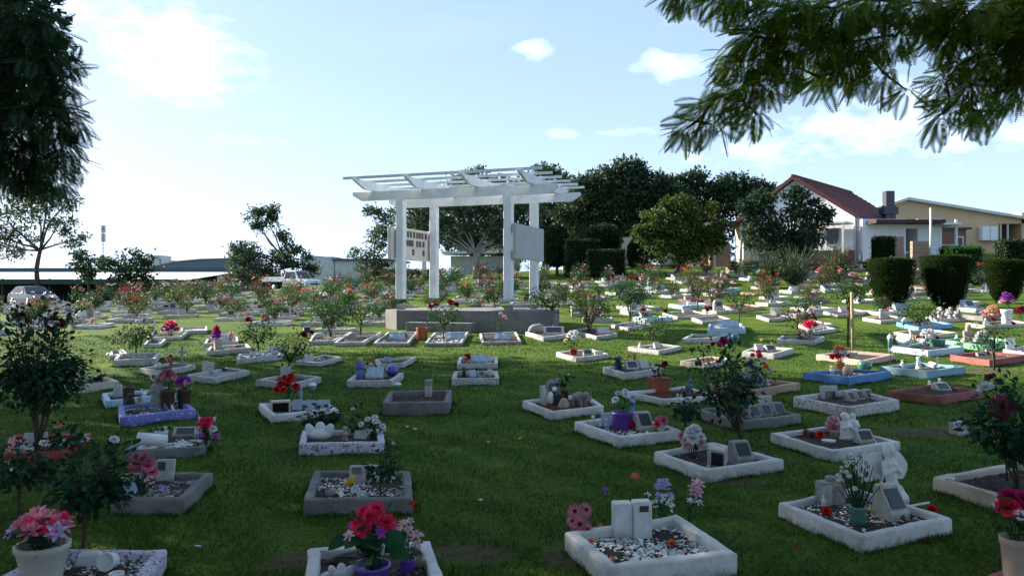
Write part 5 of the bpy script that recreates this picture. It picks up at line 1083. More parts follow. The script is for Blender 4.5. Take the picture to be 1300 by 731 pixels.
def bouquet(px, py, wp, hp, label, blooms, potm='cream_pot', potw=.4, poth=.35, leafm='leaf_pot', dz=.06, group=None, nleaf=26, lsize=.07, spread=1.0, flute=0, flare=1.25, cat='flowers', lean=0, name='potted_flowers'):
    """blooms: (kind, material, count, radius px); wp/hp overall pixel size"""
    o, s = put(name, px, py, label, cat, group, 0, dz); w, h = wp*s, hp*s; ph = h*poth if potm else .01
    if potm: MB().lathe(pot_profile(w*potw/2, ph, flare), 36 if flute else 18, None, flute).build('pot', potm, o)
    top = Vector((0, 0, ph*.9)); st = MB(); c0 = h-ph; tot = sum(b[2] for b in blooms); i = 0; heads = []
    for kind, m, n, rp in blooms:
        for _ in range(n):
            a = i*2.4+R.random()*.5; q = math.sqrt((i+.4)/tot)*spread; x = q*math.cos(a)*(w/2-rp*s*.7); y = q*math.sin(a)*(w/2-rp*s*.7)*.8-.01
            z = ph+c0*(1-.55*q*q)*.95-rp*s*.5+R.uniform(-.04, .02)*c0*2; p = Vector((x+lean*(z-ph), y, max(z, ph+.01))); heads.append(p)
            d = (p-Vector((0, 0, ph*.6))).normalized()+Vector((0, -.55, .15)); add_bloom(o, kind, m, p, rp*s*R.uniform(.85, 1.15), d)
            st.tube([top+Vector((x*.2, y*.2, -.02)), top.lerp(p, .5)+Vector((x*.15, y*.15, .01)), p], .0025 if s < .012 else .004, 4, False); i += 1
    st.build('stems', 'leaf_pot', o)
    if nleaf:
        pos = []; dr = []
        for k in range(nleaf):
            p = heads[k % len(heads)]; t = R.uniform(.15, .8); q = top.lerp(p, t)+Vector((R.gauss(0, w*.08), R.gauss(0, w*.08), 0)); pos.append(q); dr.append((q.x*1.5+R.gauss(0, .1), q.y*1.5+R.gauss(0, .1), R.uniform(-.05, .2)))
        leaves_np(o, pos, dr, lsize*1.0, leafm, 'leaves')
    return o
def vessel(name, px, py, rp, hp, label, m, prof=None, cat='vase', dz=.06, lie=None, group=None, sides=20):
    p = base(px, py, dz); s = px_size(p); r, h = rp*s, hp*s
    pr = prof or [(.01, 0), (.8, 0), (.85, .05), (.95, .85), (1.0, .97), (1.0, 1), (.88, 1), (.82, .85), (.01, .3)]
    o = MB().lathe([(a*r, b*h) for a, b in pr], sides).build(name, m); o.location = p; tag(o, label, cat, group)
    if lie is not None: o.rotation_euler = lie; o.location.z += r
    return o
def globe(px, py, rp, label, m, dz=.06, stick=0, cat='ornamental ball'):
    o, s = put('garden_ball', px, py, label, cat, None, 0, dz); r = rp*s
    MB().ball((0, 0, r+stick*s), r, 20, 14).build('ball', m, o); MB().lathe([(r*.5, 0), (r*.5, .01), (r*.3, .02), (.01, .02)], 12).build('foot', 'metal_dark', o)
    if stick: MB().tube([(0, 0, 0), (0, 0, stick*s+r*.1)], .006, 6).build('stake', 'metal_dark', o)
    return o
def loose_bloom(px, py, rp, kind, m, label, dz=.07, stem=0, group=None, cat='artificial flower'):
    o, s = put('loose_flower', px, py, label, cat, group, 0, dz)
    if stem: MB().tube([(0, 0, -.05), (.01, .005, stem*s*.5), (0, 0, stem*s)], .003, 4).build('stem', 'leaf_pot', o)
    add_bloom(o, kind, m, Vector((0, 0, stem*s+.005)), rp*s, (R.uniform(-.3, .3), -.5, .7)); return o
def stones(px, py, wp, n, label, m='pebble_white', size=.03, dz=.06):
    p = base(px, py, dz); s = px_size(p); pos = np.stack([rng.normal(size=n)*wp*s*.3, rng.normal(size=n)*wp*s*.22, rng.random(n)*size*1.2], 1)
    if n <= 5:
        for k in range(n):
            V = np.array(PEB_V)@rand_rot(1)[0]*rng.uniform(.7, 1.3)*size*np.array([1, .9, .8]); F2 = PEB_F+[(1, 0, 6), (2, 1, 6), (3, 2, 6), (4, 3, 6), (0, 4, 6)]
            o = link('stone', mesh_np('stone', V, F2, False), m); o.location = p+Vector(pos[k]); o.location.z = p.z+size*.4; tag(o, 'one of the '+label, 'stone', label)
        return
    o = link('stone_heap', scatter('stone_heap', PEB_V, PEB_F, rand_rot(n)*rng.uniform(.6, 1.3, (n, 1, 1))*size, pos), m); o.location = p; tag(o, label, 'stones'); return o

# rose bushes --------------------------------------------------------
def rose_bush_parts(seed, h, r, crown0=.45, leaves=420, leaf=.055, stems=2, nb=6, rb=.05, near=False, squash=1.0, lean=0.0):
    """returns stem mesh, leaf mesh, bloom spots for a bush of height h, crown radius r"""
    rr = random.Random(seed); g = np.random.default_rng(seed); mb = MB(); tips = []; nodes = []
    c0 = h*crown0
    for s in range(stems):
        a = rr.random()*6.28; f = Vector((math.cos(a)*r*.12*s+lean*c0, math.sin(a)*r*.12*s, c0*rr.uniform(.8, 1.05)))
        r0 = .006+.006*h if near else .009+.008*h
        mb.tube([(0, 0, -.08), (f.x*.4+.01, f.y*.4, f.z*.5), f], [r0, r0*.85, r0*.7], 6)
        for b in range(7 if near else 6):
            a2 = 6.283*b/6+rr.random(); q = rr.uniform(.35, 1.0); e = Vector((math.cos(a2)*r*q+lean*h, math.sin(a2)*r*q, h*(1-.30*q*rr.random())-rr.random()*h*.12*squash))
            m = f.lerp(e, .5)+Vector((math.cos(a2)*r*.15, math.sin(a2)*r*.15, -.02)); mb.tube([f, m, e], [r0*.5, r0*.35, r0*.15], 5, False)
            tips.append(e); nodes += [(f.lerp(m, .6), .5), (m, .8), (m.lerp(e, .5), 1), (e, 1)]
            for _ in range(2):
                a3 = a2+rr.uniform(-1, 1); e2 = m+Vector((math.cos(a3)*r*.5, math.sin(a3)*r*.5, rr.uniform(-.15, .35)*r)); mb.tube([m, e2], [r0*.25, r0*.1], 4, False); nodes += [(m.lerp(e2, .6), 1), (e2, 1)]; tips.append(e2)
    n = leaves; idx = g.integers(0, len(nodes), n); npz = np.array([tuple(x[0]) for x in nodes])
    pos = npz[idx]+g.normal(size=(n, 3))*np.array([1, 1, .8])*r*(.25 if near else .22); cen = np.array([lean*h, 0, (c0+h)/2]); d = pos-cen+g.normal(size=(n, 3))*r*.5; d[:, 2] -= r*.1
    T = (BROAD_V, BROAD_F) if near else (LEAF_V, LEAF_F)
    lm = scatter('foliage', T[0], [f for f in T[1]], frame_dir(d, g, roll=(0, 0, 1))*(g.uniform(.65, 1.3, n)*leaf)[:, None, None], pos)
    rr.shuffle(tips); spots = sorted(tips, key=lambda t: -t.z)[:max(nb*2, 4)]; rr.shuffle(spots)
    return mb.mesh('stem'), lm, spots[:nb]
def rose_bush(px, py, hp, rp, label, bm, seed=1, lm='leaf_rose', nb=5, rbp=4, leaves=500, leaf=.055, crown0=.4, near=False, stems=2, kind='rose', lean=0, stake=False, dz=0, base_p=None):
    p = base_p or (base(px, py, dz) if dz else P(px, py)); s = px_size(p); o = thing('rose_bush', label, 'rose bush', p)
    sm, fm, sp = rose_bush_parts(seed, hp*s, rp*s, crown0, leaves, leaf, stems, nb, near=near, lean=lean)
    link('stem', sm, 'bark_rose', o); link('foliage', fm, lm, o)
    bms = bm if isinstance(bm, (list, tuple)) else [bm]
    for i, q in enumerate(sp): add_bloom(o, kind, bms[i % len(bms)], q+Vector((0, 0, .01)), rbp*s*R.uniform(.8, 1.15), (q.x, q.y-.1, .25+q.z*.3))
    if stake: MB().tube([(.06, .02, -.1), (.05, .02, hp*s*.8)], .025, 6).build('stake', 'wood_stake', o)
    return o

# ------------------------------------------------------------------ what stands on the near graves
# big white border: double tablet, gerberas, sprays
o, s = put('double_headstone', 802, 682, 'double white marble tablet with one small dark plaque', 'headstone', None, .12, .07)
MB().box((-11.5*s, .02, 23*s), (24*s, .085, 46*s), bev=.006).build('tablet', 'marble', o)
t = MB().box((12*s, -.012, 24.5*s), (23.5*s, .075, 49*s), bev=.006).build('tablet', 'marble', o); MB().box((13*s, -.052, 40*s), (12*s, .006, 7.5*s)).build('plaque', 'black_plaque', t)
o, s = put('flower_bunch', 733, 690, 'bunch of dusty pink gerberas hung over the corner of the white border', 'flowers', None, 0, .02)
for dx, dz_, r, m in ((-4, 46, 11, 'bloom_dusty'), (10, 47, 11, 'bloom_dusty'), (2, 30, 13, 'bloom_dusty'), (11, 24, 10, 'bloom_dusty'), (-7, 34, 9, 'bloom_pink'), (3, 12, 9, 'bloom_coral'), (-2, 20, 8, 'bloom_dusty')): q = Vector((dx*s, -.03-R.random()*.03, dz_*s)); dv = (dx*.06, -1, .25+(dz_-30)*.02); add_bloom(o, 'daisy', m, q, r*s, dv); add_bloom(o, 'carnation', 'bloom_crimson', q+Vector(dv).normalized()*r*s*.12, r*s*.26, dv)
MB().tube([(0, .03, .0), (.0, .02, 44*s)], .012, 6).build('stems', 'leaf_pot', o)
leaves_np(o, [(R.gauss(0, 8)*s, .0, R.uniform(8, 40)*s) for _ in range(14)], [(R.gauss(0, 1), .2, R.gauss(0, 1)) for _ in range(14)], 9*s, 'leaf_pot')
for px, py, m, k, lab in ((762, 672, 'bloom_coral', 'spray', 'coral fabric flower lying behind the gerberas'), (750, 687, 'bloom_coral', 'lily', 'orange fabric flower lying on the kerb edge by the gerberas'), (776, 712, 'bloom_coral', 'spray', 'coral fabric flower lying on the pebbles near the front kerb'), (853, 690, 'bloom_coral', 'carnation', 'coral fabric flower lying on white pebbles right of the marble tablet')):
    loose_bloom(px, py, 7, k, m, lab, .09)
bouquet(842, 664, 30, 62, 'tall spray of lilac flowers behind the marble tablet', [('spray', 'bloom_lilac', 7, 7), ('spray', 'bloom_white', 4, 6)], None, nleaf=22, lsize=.035, spread=1.0, name='flower_spray')
bouquet(874, 662, 22, 64, 'leaning spray of pale pink orchids at the back corner of the white border', [('lily', 'bloom_blush', 4, 10), ('lily', 'bloom_white', 2, 7)], None, nleaf=16, lsize=.05, lean=.22, name='flower_spray')
loose_bloom(806, 661, 6, 'daisy', 'bloom_coral', 'orange flower on a thin stem above the marble tablet', stem=58); loose_bloom(768, 660, 5, 'spray', 'bloom_purple', 'small purple flower on a thin stem above the lawn', stem=38)
bouquet(818, 660, 26, 44, 'tuft of yellow-green leaves behind the marble tablet', [('spray', 'bloom_white', 2, 4)], None, nleaf=26, lsize=.045, leafm='leaf_yellow', name='leafy_tuft')
# angel grave
o, s = put('angel_statue', 1129, 634, 'white winged angel statue behind the sloped memorial stone', 'statue', None, .35, .06)
h = 76*s; link('figure', fig('angel'), 'statue_white', o, sc=(h*.95, h*.95, h))
def wing(sd):
    V = []; rows = 7
    for k in range(rows):
        t = k/(rows-1); z = .36+.44*t; L = (.15+.36*math.sin(math.pi*(.25+.62*t)))
        for u, th in ((0, .025), (.5, .022), (1, .006)):
            for q in (-1, 1): V.append((sd*(.05+L*u), .11+.05*u+q*th*.5, z-.06*u+(.05*u*t)))
    f = []
    for k in range(rows-1):
        for c in range(2):
            for q in range(2): i = k*6+c*2+q; f.append((i, i+2, i+8, i+6))
        f.append((k*6+4, k*6+5, k*6+11, k*6+10))
    f += [(0, 1, 3, 2), (2, 3, 5, 4), (36, 38, 39, 37), (38, 40, 41, 39)]
    return MB().add([(x*h, y*h, z*h) for x, y, z in V], f)
for sd in (-1, 1): wing(sd).build('wing', 'statue_white', o)
slant(1131, 657, 29, 42, 'pale sloped memorial stone with black plaque and oval photo', 'stone_white', rz=.35, deep=.75, oval=True)
o, s = put('memorial_block', 1054, 640, 'pale block memorial with a small jar on top at the back corner', 'memorial stone', None, .30, .06)
MB().box((0, 0, 16*s), (34*s, 17*s, 32*s), bev=.006).build('block', 'stone_grey', o); MB().box((-11*s, -9*s, 14*s), (12*s, .02, 28*s), bev=.004).build('side_slab', 'stone_white', o); MB().lathe([(.001, 32*s), (6*s, 32*s), (6.5*s, 37*s), (5*s, 38*s), (.01, 38*s)], 12).build('jar', 'stone_grey', o)
figurine('robed', 1046, 644, 17, 'tiny white figurine in front of the pale block memorial', rz=.4)
bouquet(1089, 664, 62, 96, 'bushy bunch of white baby\'s-breath balls in a green glass jar', [('spray', 'bloom_white', 16, 3.2), ('carnation', 'bloom_white', 26, 3.0), ('spray', 'bloom_yellow', 3, 3)], 'glass_green', .34, .26, 'leaf_yellow', nleaf=90, lsize=.025, spread=1.0, flare=1.1)
for px, py, k, m, lab in ((1108, 652, 'lily', 'bloom_yellow', 'yellow flower leaning on the sloped memorial stone'), (1049, 652, 'carnation', 'bloom_red', 'red flower lying beside the small jar memorial'), (1183, 650, 'rose', 'bloom_red', 'red rose lying on the kerb behind the angel'), (1177, 690, 'rose', 'bloom_crimson', 'fallen red flower on the lawn in front of the angel grave')): loose_bloom(px, py, 7, k, m, lab, .07 if py < 660 else 0, stem=4 if py < 660 else 0)
figurine('bird', 1123, 612, 8, 'tiny dark butterfly-like ornament perched on the sloped stone', 'statue_black', dz=.22)
MB_ = MB().tube([(0, 0, .01), (.28, .13, .012)], .008, 8).build('white_tube', 'plastic_white'); MB_.location = base(1140, 645); tag(MB_, 'thin white plastic tube lying along the back kerb of the angel grave', 'tube')
# purple pots grave
bouquet(472, 746, 86, 112, 'purple pot of hot pink carnations with broad dark leaves', [('carnation', 'bloom_hot', 8, 12), ('lily', 'bloom_purple', 4, 9), ('lily', 'bloom_blush', 3, 9)], 'purple_pot', .54, .30, 'leaf_pot', nleaf=34, lsize=.14, spread=.95)
bouquet(517, 728, 48, 74, 'small purple pot of pale pink orchids', [('lily', 'bloom_blush', 6, 8), ('spray', 'bloom_blush', 6, 6)], 'purple_pot', .44, .30, 'leaf_pot', nleaf=12, lsize=.06)
figurine('bird', 533, 722, 26, 'mossy stone bird by the orchid pot', 'stone_tan', rz=.8)
figurine('shell', 433, 733, 22, 'white shell ornament left of the purple pot', 'statue_white'); stones(409, 733, 14, 5, 'few round white stones by the shell ornament', size=.035)
dw = MB().tube([(-.16, 0, .0), (-.05, -.01, .045), (.08, 0, .075), (.18, .02, .07)], [.008, .02, .022, .018], 8).build('driftwood', 'driftwood'); dw.location = base(440, 716); tag(dw, 'curved piece of driftwood leaning on the purple pot', 'driftwood')
stones(424, 702, 16, 9, 'pale pebbles heaped by the back-left corner of the scuffed border', size=.018)
# front left grave
bouquet(54, 752, 96, 112, 'fluted cream pot of bright pink lilies', [('lily', 'bloom_pink', 7, 17), ('lily', 'bloom_hot', 5, 16), ('lily', 'bloom_pink', 4, 15), ('lily', 'bloom_lilac', 3, 15)], 'cream_pot', .62, .58, 'leaf_rose_dark', nleaf=24, lsize=.11, flute=.05, flare=1.65, spread=.9)
o, s = put('marble_block', 115, 716, 'low rounded white marble block behind the fluted pot', 'memorial stone', None, .1, .07); MB().box((0, 0, 9*s), (28*s, 15*s, 19*s), bev=.014).build('block', 'marble', o)
vessel('flower_cup', 143, 722, 12, 16, 'white flower cup lying on its side on the pebbles', 'plastic_white', lie=(math.radians(78), 0, -.1), dz=.07)
vessel('flower_cup', 148, 742, 9, 17, 'small white cup standing at the bottom edge of the front left grave', 'plastic_white', dz=.07)
stones(60, 742, 26, 7, 'pale stones left of the fluted pot', size=.035); stones(122, 742, 26, 8, 'pale stones in front of the marble block', size=.03)
# red kerb bottom right, vase of roses
bouquet(1290, 748, 74, 132, 'blush vase of magenta roses at the right edge', [('rose', 'bloom_magenta', 3, 15), ('rose', 'bloom_hot', 3, 14), ('spray', 'bloom_white', 3, 8)], 'blush_pot', .50, .52, 'leaf_rose', nleaf=26, lsize=.09, flare=1.4, spread=.95)
# concrete grave with pink bouquet
bouquet(182, 629, 44, 62, 'tall dusty pink bouquet on the dark concrete grave', [('carnation', 'bloom_dusty', 9, 8), ('rose', 'bloom_pink', 6, 8), ('spray', 'bloom_blush', 4, 6)], None, nleaf=24, lsize=.05, spread=.95, name='flower_bunch')
vessel('striped_cup', 156, 632, 11, 15, 'pale blue striped cup lying left of the dusty pink bouquet', 'pale_blue', lie=(math.radians(70), 0, .9)); stones(146, 628, 16, 5, 'white stones beside the striped cup', size=.03)
tablet(209, 611, 22, 30, 'speckled white tablet with a dark picture behind the dusty pink bouquet', 'stone_white', (.45, .35, -.2, .7), tilt=-.25, rz=.1)
o, s = put('photo_frame', 221, 631, 'small white photo frame lying flat on gravel', 'picture frame', None, .1, .075)
for c, d in (((-10*s, 0, 0), (3*s, 11*s, .012)), ((10*s, 0, 0), (3*s, 11*s, .012)), ((0, -8*s, 0), (23*s, 3*s, .013)), ((0, 8*s, 0), (23*s, 3*s, .013))): MB().box(c, d).build('frame', 'plastic_white', o)
MB().box((0, 0, -.003), (19*s, 14*s, .006)).build('photo', 'bronze_plaque', o)
loose_bloom(209, 622, 9, 'lily', 'bloom_lilac', 'lilac star-shaped flower by the photo frame'); loose_bloom(160, 610, 8, 'lily', 'bloom_white', 'white flower left of the dusty pink bouquet', stem=8)
# concrete grave, centre
tablet(454, 612, 20, 23, 'white tablet with a small dark picture, beside the other', 'stone_white', (.6, .35, -.05, .72), tilt=-.15, rz=-.05); tablet(473, 612, 19, 23, 'plain white tablet standing slightly askew behind the rose sprig', 'stone_white', None, tilt=-.15, rz=-.35)
stones(430, 627, 20, 10, 'lumpy white stone pile on dark soil', size=.04); stones(411, 620, 16, 5, 'few small pale stones at the left of dark soil', size=.022)
bouquet(446, 620, 16, 16, 'little yellow flowers before the pictured tablet', [('spray', 'bloom_yellow', 5, 4)], None, nleaf=4, lsize=.03, name='flower_bunch')
vessel('ring_vase', 451, 625, 6, 6, 'small white ring-shaped cup on the soil', 'plastic_white', lie=(math.radians(80), 0, .2)); figurine('cherub', 498, 612, 14, 'small white cherub at the back corner of the concrete grave'); stones(510, 626, 24, 14, 'scatter of white shells right of the rose sprig', size=.014)
rose_bush(480, 640, 78, 18, 'bare rose sprig leaning up from the concrete grave', 'bloom_white', 33, 'leaf_rose_dark', 1, 3, 110, .05, .35, True, 1, lean=.12)
loose_bloom(524, 641, 6, 'spray', 'bloom_red', 'tiny red flower at the kerb corner of the concrete grave', .1)
# white roses and tilted block
bouquet(880, 580, 34, 46, 'bunch of big white artificial roses', [('rose', 'bloom_white', 8, 8), ('carnation', 'bloom_blush', 5, 7)], None, nleaf=16, lsize=.05, spread=1, name='flower_bunch')
loose_bloom(866, 573, 6, 'rose', 'bloom_pink', 'pink rose sticking up at the side of the white roses', stem=20)
o, s = put('marble_cube', 911, 588, 'marble block memorial tipped on its edge', 'memorial stone', None, -.5, .09); o.rotation_euler = (.35, .1, -.5)
MB().box((0, 0, 13*s), (22*s, 17*s, 25*s), bev=.004).build('block', 'stone_white', o); MB().box((2*s, -9*s, 13*s), (15*s, .012, 18*s)).build('plaque', 'black_plaque', o)
slant(941, 586, 24, 27, 'grey sloped tablet right of the tipped marble block', 'stone_grey', rz=.3); vessel('dark_pot', 929, 577, 7, 20, 'small dark pot behind the tipped marble block', 'statue_black'); loose_bloom(964, 578, 7, 'carnation', 'bloom_purple', 'magenta carnation on the right of the grey tablet'); stones(895, 594, 18, 8, 'white pebbles at the foot of the tipped block', size=.02)
# cherub pair
figurine('cherub', 1073, 557, 35, 'white kneeling cherub of the pair', rz=.3, name='cherub_statue', cat='statue'); figurine('robed', 1083, 556, 33, 'white praying figure close beside the kneeling cherub', rz=.2, name='praying_statue', cat='statue')
slant(1097, 562, 22, 18, 'white sloped stone with dark plaque beside the cherub pair', rz=.25); bouquet(1058, 550, 26, 25, 'bunch of pale pink carnations behind the cherub pair', [('carnation', 'bloom_blush', 6, 6), ('carnation', 'bloom_pink', 3, 6)], None, nleaf=8, lsize=.03, name='flower_bunch')
loose_bloom(1041, 558, 6, 'rose', 'bloom_red', 'dark red rose lying between small brown pots', stem=6); vessel('brown_pot', 1031, 556, 5, 9, 'little brown pot left of the dark red rose', 'brown_glaze'); vessel('brown_pot', 1024, 552, 4, 8, 'smallest brown pot near the back kerb', 'terracotta'); vessel('brown_pot', 1060, 556, 6, 10, 'brown pot just left of the kneeling cherub', 'stone_tan')
vessel('white_dish', 1052, 562, 9, 5, 'shallow white dish in front of the brown pots', 'plastic_white')
figurine('rabbit', 1112, 566, 9, 'small white ornament at the right front of the cherub grave')
# fallen cylinder
c = MB().lathe([(.01, 0), (.055, 0), (.055, .25), (.01, .25)], 24).build('cylinder_vase', 'plastic_white'); c.location = base(211, 565, .1)+Vector((0, 0, .05)); c.rotation_euler = (math.radians(78), 0, -.95); tag(c, 'white cylinder vase fallen across the grey grave border', 'vase')
bouquet(205, 562, 28, 22, 'white flared pot beside the fallen cylinder', [('spray', 'bloom_white', 2, 3)], 'plastic_white', .55, .75, 'leaf_rose_dark', nleaf=14, lsize=.05, flare=1.5)
slant(236, 553, 30, 12, 'low white stone with a dark oval behind the fallen cylinder', rz=.1); bouquet(262, 566, 34, 40, 'bright bunch of pink and white flowers at the kerb corner', [('rose', 'bloom_hot', 3, 7), ('rose', 'bloom_white', 4, 6), ('lily', 'bloom_purple', 2, 6)], None, nleaf=30, lsize=.06, leafm='leaf_rose_dark', name='flower_bunch')
o, s = put('bunting', 262, 560, 'string of white pennants looped over the pink and white flowers', 'bunting', None, 0, .06)
pts = [Vector((( -12+26*k/8)*s, 0, (36-9*math.sin(math.pi*k/8)+3*(k == 0))*s)) for k in range(9)]; MB().tube(pts, .002, 4).build('string', 'plastic_white', o)
for k in range(1, 8, 1):
    p = pts[k]; MB().add([p+Vector((-2.2*s, 0, 0)), p+Vector((2.2*s, 0, 0)), p+Vector((0, -.004, -7*s))], [(0, 1, 2)]).build('pennant', 'plastic_white', o)
MB().tube([(-12*s, 0, 0), (-12*s, 0, 38*s)], .004, 4).build('pole', 'metal_dark', o); MB().tube([(14*s, 0, 0), (14*s, 0, 36*s)], .004, 4).build('pole', 'metal_dark', o)
slant(45, 562, 26, 14, 'white marker half hidden inside the red grave border', plaque=None)
# violet and pale blue graves
bouquet(213, 519, 30, 52, 'dark pot of dusty pink hydrangeas on the violet-blue grave', [('carnation', 'bloom_dusty', 6, 6), ('spray', 'bloom_pink', 5, 5)], 'brown_glaze', .6, .5, nleaf=10, lsize=.05, spread=.85)
bouquet(234, 517, 28, 42, 'dark ribbed pot of mauve hydrangeas at the end of the violet-blue grave', [('carnation', 'bloom_purple', 8, 6), ('spray', 'bloom_blush', 4, 5)], 'brown_glaze', .62, .6, nleaf=8, lsize=.04, spread=.85)
for px, py, k, m, hp, lab in ((200, 519, 'robed', 'statue_grey', 44, 'tall dark column ornament wound with flowers'), (165, 519, 'seated', 'statue_black', 22, 'dark seated ornament near the corner of the violet-blue grave'), (177, 522, 'cherub', 'statue_grey', 20, 'grey cherub in the middle of the violet-blue grave'), (219, 522, 'rabbit', 'statue_white', 11, 'pale rabbit between the hydrangea pots'), (187, 522, 'rabbit', 'statue_bluegrey', 13, 'blue-grey rabbit on the violet-blue grave'), (210, 523, 'bird', 'statue_blue', 12, 'small blue bird before the hydrangea pots')): figurine(k, px, py, hp, lab, m, rz=R.uniform(-.4, .4))
vessel('glass_jar', 195, 534, 5, 18, 'clear greenish jar standing against the violet-blue kerb', 'glass_green', dz=0); vessel('plant_pot', 163, 516, 8, 26, 'square dark planter behind the seated ornament', 'brown_glaze', sides=4)
tablet(149, 504, 9, 18, 'white round-topped tablet on the pale blue grave', 'stone_white', None, round_top=True); figurine('swan', 182, 503, 12, 'white swan ornament on the pale blue grave'); figurine('shell', 206, 499, 11, 'white shell ornament at the far end of the pale blue grave')
MB_ = MB().tube([(.055*math.cos(a), 0, .17+.055*math.sin(a)) for a in [k*math.pi/6 for k in range(13)]]+[(.05, 0, .0)], .009, 6).build('wire_hoop', 'statue_white'); MB_.location = base(196, 492); tag(MB_, 'pale green wire hoop standing behind the dusty hydrangeas', 'hoop')
# cream, cross, stones
slant(94, 487, 15, 13, 'white sloped stone on the cream grave', rz=.3, plaque=None); bouquet(120, 484, 34, 14, 'straggly green plant on the cream grave', [('spray', 'bloom_white', 1, 2)], None, nleaf=34, lsize=.07, leafm='leaf_rose_dark', name='plant')
cross(231, 465, 11, 27, 'tall pale cross standing on a foot block', 'stone_grey'); figurine('swan', 200, 466, 13, 'whitish carved ornament on the grave of the pale cross', 'stone_white'); bouquet(215, 464, 14, 16, 'withered bunch left of the pale cross', [('carnation', 'bloom_dusty', 3, 3)], None, nleaf=14, lsize=.05, leafm='leaf_rose_dark', name='flower_bunch')
tablet(264, 474, 14, 15, 'square white upright stone left of the dark figurine', 'stone_white', None, t=.12, rz=.3); figurine('lying_dog', 281, 471, 9, 'black reclining dog figurine on the worn white grave', 'statue_black')
for px, py, w, hh, lab in ((166, 456, 6, 10, 'small pale tablet left of the rose bush stem'), (180, 456, 8, 9, 'small pale tablet right of the rose bush stem'), (158, 456, 6, 8, 'slanted pale tablet at the left end under the rose bush')): tablet(px, py, w, hh, lab, 'stone_white')
stones(149, 449, 16, 16, 'heap of pale stones filling the little white grave', size=.06); tablet(197, 436, 10, 8, 'half-round white marker with dark face on the small grave', 'stone_white', (.6, .4, 0, .4), round_top=True)
cross(196, 426, 8, 20, 'slender white cross on the sunlit lawn', 'statue_white'); bouquet(217, 426, 24, 21, 'mass of red and purple flowers beside the slender white cross', [('carnation', 'bloom_hot', 6, 3), ('carnation', 'bloom_magenta', 8, 3), ('carnation', 'bloom_purple', 5, 3)], None, nleaf=14, lsize=.05, name='flower_bunch')
bouquet(275, 436, 14, 24, 'tall magenta hydrangea bunch on the white grave', [('carnation', 'bloom_magenta', 5, 4), ('carnation', 'bloom_purple', 6, 4)], None, nleaf=10, lsize=.05, name='flower_bunch'); bouquet(292, 434, 14, 15, 'pale posy beside a leaning white cross stone', [('carnation', 'bloom_blush', 5, 3)], None, nleaf=8, lsize=.04, name='flower_bunch'); slant(286, 436, 8, 12, 'white leaning stone between the magenta and pale flowers', plaque=None)
slant(277, 444, 9, 14, 'leaning brown and white stone', 'stone_tan', plaque=None, rz=.5); figurine('sitting_dog', 263, 447, 7, 'black and white panda-like figurine at the kerb corner', 'statue_white'); figurine('lying_dog', 303, 441, 5, 'dark flat ornament at the end of the leaning stone grave', 'statue_black')
slant(349, 450, 14, 11, 'large pale wedge stone beneath the rose bush', rz=.4, plaque=None); slant(322, 453, 9, 8, 'small pale wedge stone left under the rose bush', plaque=None); stones(335, 453, 34, 18, 'pale stones scattered beneath the rose bush', size=.05)
slant(363, 481, 13, 16, 'grey-white wedge stone on the grave behind the red roses', rz=.3, plaque=None, m='stone_grey'); slant(392, 459, 12, 10, 'white wedge stone under the single dark rose', rz=.2, plaque=None)
# red roses and three tablets
bouquet(366, 512, 36, 42, 'bouquet of bright red roses', [('rose', 'bloom_red', 10, 5.5)], None, nleaf=26, lsize=.06, name='flower_bunch')
o, s = put('memorial_box', 356, 524, 'open-fronted tan memorial box', 'memorial box', None, .35, .06)
for c, d in (((0, 0, 16*s), (24*s, 16*s, 2*s)), ((-11*s, 0, 8*s), (2*s, 16*s, 15*s)), ((11*s, 0, 8*s), (2*s, 16*s, 15*s)), ((0, 0, 1.2*s), (20*s, 16*s, 2*s))): MB().box(c, d).build('panel', 'cream_paint', o)
MB().box((0, 7*s, 8*s), (19.8*s, 1*s, 13*s)).build('back', 'interior_shade', o)
for px, w, lab in ((377, 13, 'first pale tablet of three, next to the red roses'), (393, 12, 'middle pale tablet of the three by the red roses'), (410, 15, 'widest pale tablet of the three by the red roses')): tablet(px, 521, w, 15, lab, 'stone_pale_blue', None, tilt=-.5, rz=.1)
def solar(px, py, hp, label, dz=.05):
    o, s = put('solar_lamp', px, py, label, 'garden lamp', None, 0, dz); h = hp*s
    MB().tube([(0, 0, 0), (0, 0, h*.6)], .008, 6).build('stake', 'metal_dark', o); MB().lathe([(.01, h*.6), (.035, h*.62), (.04, h*.85), (.03, h*.87)], 12).build('lamp_shade', 'glass_green', o); MB().lathe([(.05, h*.87), (.045, h*.93), (.01, h)], 12).build('cap', 'plastic_white', o)
solar(397, 514, 30, 'dark solar garden lamp behind the three tablets'); vessel('bottle', 381, 510, 3, 20, 'clear bottle behind the first pale tablet', 'stone_pale_blue')
# winged dish etc
figurine('shell', 406, 558, 25, 'white winged swan-shaped dish', 'statue_white', name='swan_dish', cat='dish'); figurine('cherub', 438, 559, 20, 'mossy cherub statue right of the winged dish', 'stone_tan', name='cherub_statue', cat='statue'); slant(459, 558, 18, 12, 'tilted white tablet near the white roses', plaque=None, rz=-.3)
bouquet(472, 557, 44, 32, 'white roses with brown leaves at the peeling white kerb', [('rose', 'bloom_white', 6, 4.5), ('rose', 'bloom_blush', 3, 4)], None, nleaf=30, lsize=.06, leafm='leaf_rose_dark', name='flower_bunch'); bouquet(415, 548, 44, 40, 'leafy dark green plant behind the winged dish', [('spray', 'bloom_white', 1, 3)], None, nleaf=60, lsize=.08, leafm='leaf_rose_dark', name='plant'); figurine('rabbit', 445, 552, 10, 'grey figurine peeping behind the mossy cherub', 'statue_grey')
